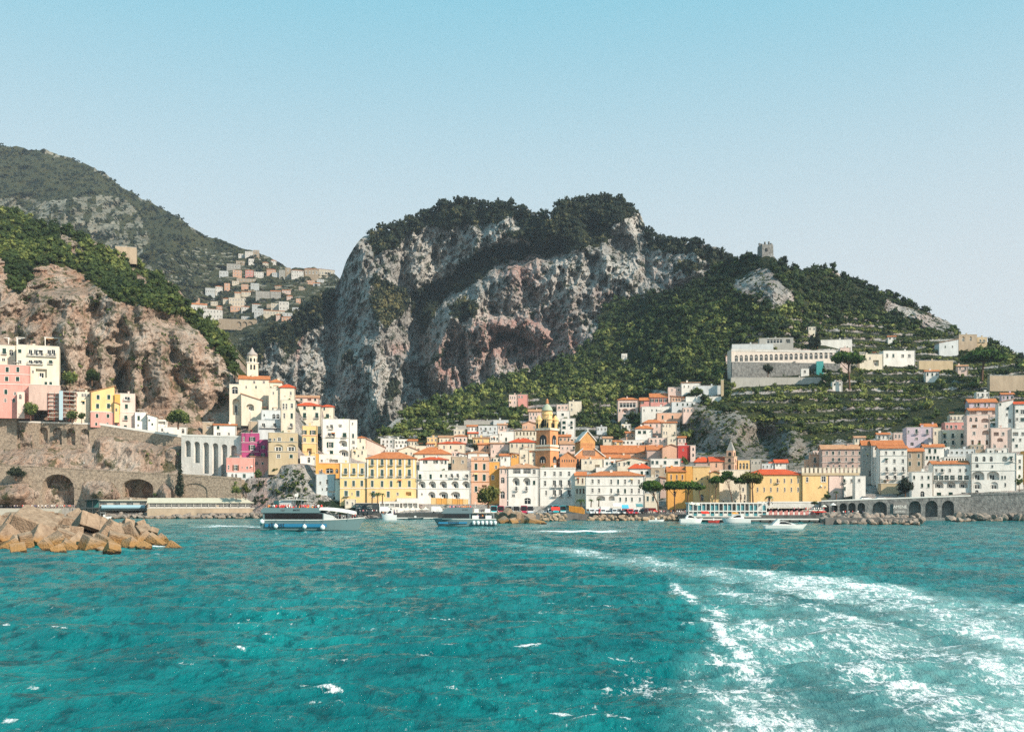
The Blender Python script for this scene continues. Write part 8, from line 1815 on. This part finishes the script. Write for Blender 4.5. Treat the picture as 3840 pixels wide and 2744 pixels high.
round_tree('light green tree below the garden of the cream tower house', 2215, 1556, ground(2215, 1556) - 5, 26, 26, FOL_LIT, 35, .8)
round_tree('dark shrub mass beside the yellow three-window house', 1782, 1694, ground(1782, 1694) - 4, 26, 30, FOL_DARK, 36, .3)
round_tree('small dark tree in front of the arcaded convent wall', 2880, 1408, ground(2880, 1408) - 12, 40, 44, FOL_DARK, 37, .3)
round_tree('round green tree beside the stone pillar', 2612, 1490, ground(2612, 1495) - 6, 50, 36, FOL_LIT, 38, .5)
round_tree('leafy tree at the bastion foot beside the palm', 3104, 1884, 398, 28, 48, FOL_LIT, 39, .7)
round_tree('bushy plant on the small terrace right of the beach club', 3055, 1894, 388, 30, 16, FOL_LIT, 40, .4)
def cypress(label, u, v, Y, w, h, seed):
    e = empty('cypress', P(u, v, Y)); tag(e, label, 'cypress'); k = F / Y; R = w / k / 2; Hh = h / k
    MB().tube((0, 0, -1), (0, 0, Hh * .3), R * .2, R * .15, 6).build('trunk', [BARK], e)
    cs = [(0, 0, Hh * (.1 + .82 * i / 11), R * (1.0 - .82 * (i / 11) ** 1.4) * (.75 if i == 0 else 1)) for i in range(12)]
    crown('crown', e, FOL_DARK, cs, 60 / max(R, .5), .22 * R ** .5, seed, 1.2, .25)
cypress('tall dark cypress standing before the walled-up arch', 675, 1868, 460, 34, 150, 50)
cypress('dark pointed cypress behind the arcaded convent', 3065, 1302, ground(3065, 1302) - 6, 26, 72, 51)
cypress('shorter dark cypress touching the taller convent cypress', 3044, 1300, ground(3044, 1302) - 5, 24, 46, 52)
cypress('slim cypress beside the teal lift tower', 3040, 1406, ground(3040, 1406) - 10, 8, 30, 53)
cypress('second slim cypress left of the teal lift tower', 3050, 1406, ground(3050, 1406) - 10, 7, 26, 54)
PALMG = mat('palm frond green', (.045,.075,.02), .7, .2)
def palm(label, u, v, Y, h, w, seed=1):
    e = empty('palm_tree', P(u, v, Y)); tag(e, label, 'palm tree'); k = F / Y; Hh = h / k; R = w / k / 2; r = random.Random(seed)
    MB().tube((0, 0, -1), (.1, 0, Hh * .5), .28, .22, 7).tube((.1, 0, Hh * .5), (0, 0, Hh * .82), .22, .2, 7).build('trunk', [BARK], e)
    for i in range(13):
        t = 2 * math.pi * i / 13 + r.uniform(-.2, .2); up = r.uniform(.2, 1.); q = MB(); prev = None
        for j in range(5):
            s = j / 4; x = R * s * 1.05; zz = Hh * .82 + R * (up * s * .9 - 1.1 * s * s); wd = R * .16 * (1 - abs(s - .4))
            c, sn = math.cos(t), math.sin(t); q.v += [(x * c - wd * sn, x * sn + wd * c, zz - wd * .4), (x * c, x * sn, zz + .05), (x * c + wd * sn, x * sn - wd * c, zz - wd * .4)]
            if j: a = (j - 1) * 3; q.f += [(a, a + 1, a + 4, a + 3), (a + 1, a + 2, a + 5, a + 4)]; q.m += [0, 0]
        q.build('frond', [PALMG], e)
palm('left palm of three on the cafe roof terrace', 1395, 1880, 440, 38, 26, 1); palm('middle and widest palm of three on the cafe roof terrace', 1416, 1880, 440, 38, 32, 2); palm('right small palm of three on the cafe roof terrace', 1434, 1880, 440, 36, 24, 3)
palm('palm tree in front of the white house below the merlons', 3135, 1884, 396, 50, 22, 4); palm('palm with drooping fronds at the yellow monastery foot', 2884, 1884, 396, 28, 36, 5); palm('shaggy palm beside the long hotel garage', 2178, 1900, 415, 32, 40, 6)
palm('low palm on the long hotel terrace, left of two', 2216, 1892, 420, 24, 20, 7); palm('low palm on the long hotel terrace, right of two', 2245, 1890, 420, 24, 20, 8)

# merlons of the terrace wall
Ym = 427.6
e, k = local('long terrace wall crowned with tall ochre merlons', 'merlon_wall', 'wall', 3007, 1778, Ym); L = 216 / k
MB().box(0, L, 0, .8, -.4, .6).build('wall', [WALL['Q']], e)
for i in range(14): x = L * i / 13.4; MB().box(x, x + 9.5 / k, .0, .8, .6, 24 / k).box(x - .15, x + 9.5 / k + .15, -.12, .92, 24 / k, 25.5 / k).build('merlon', [WALL['C']], e)
for u, l in ((3048, 'crenellated tower top, left merlon group'),):
    e, k = local('row of small merlons on the ochre crenellated tower', 'battlement', 'battlement', 3036, 1704, ground(3057, 1770) - 2.3); 
    for i in range(4): x = i * 11 / k; MB().box(x, x + 6 / k, 0, 1, -.1, 7 / k).build('merlon', [WALL['S']], e)
# lamp posts and masts
for u, v, Y, h, l in ((1722, 1925, 430, 58, 'tall lamp post at the arcade house corner'), (1903, 1915, 425, 36, 'green lamp post before the mansion'), (2662, 1900, 400, 130, 'thin flag mast between the quay pines'), (1238, 1906, 452, 34, 'dark lamp post beside the ferry bow'), (315, 1775, 455, 38, 'lamp mast on the road above the left viaduct'), (938, 1630, 474, 84, 'tall pole in front of the church stairs'), (2897, 1885, 396, 16, 'short lamp with a red sign by the monastery'), (3170, 1884, 396, 28, 'lamp post on the right promenade')):
    e, k = local(l, 'lamp_post', 'lamp post', u, v, Y); MB().tube((0, 0, -.5), (0, 0, h / k), .11, .07, 6).build('pole', [IRON], e); MB().lathe([(.05, 0), (.3, .15), (.22, .5), (.03, .6)], (0, 0, h / k), 8).build('lantern', [LAMP], e)
# ================================================================ LABELS OF LOOK-ALIKES, AIR
_ORD = ['leftmost', 'second from the left', 'third from the left', 'fourth from the left', 'fifth from the left', 'sixth from the left', 'seventh from the left', 'eighth from the left', 'ninth from the left']
_by = {}
for o in COL.objects:
    if o.parent is None and 'label' in o and 'category' in o: _by.setdefault(o['label'], []).append(o)
for lab, os_ in _by.items():
    if 1 < len(os_) <= 9 and len(lab.split()) <= 12:
        os_.sort(key=lambda o: o.location.x / o.location.y)
        for i, o in enumerate(os_): o['label'] = lab + ', ' + _ORD[i]
# sea haze: one closed box of thin even air round everything
hz = bpy.data.materials.new('sea haze'); hz.use_nodes = True; nt = hz.node_tree; nt.nodes.clear()
vo = nt.nodes.new('ShaderNodeVolumePrincipled'); vo.inputs['Color'].default_value = (.72, .86, 1.0, 1); vo.inputs['Density'].default_value = 0.00006; vo.inputs['Anisotropy'].default_value = 0.0
ou = nt.nodes.new('ShaderNodeOutputMaterial'); nt.links.new(vo.outputs[0], ou.inputs['Volume'])
o = MB().box(-8000, 8000, -300, 4200, -8, 1500).build('haze', [hz]); o['kind'] = 'stuff'
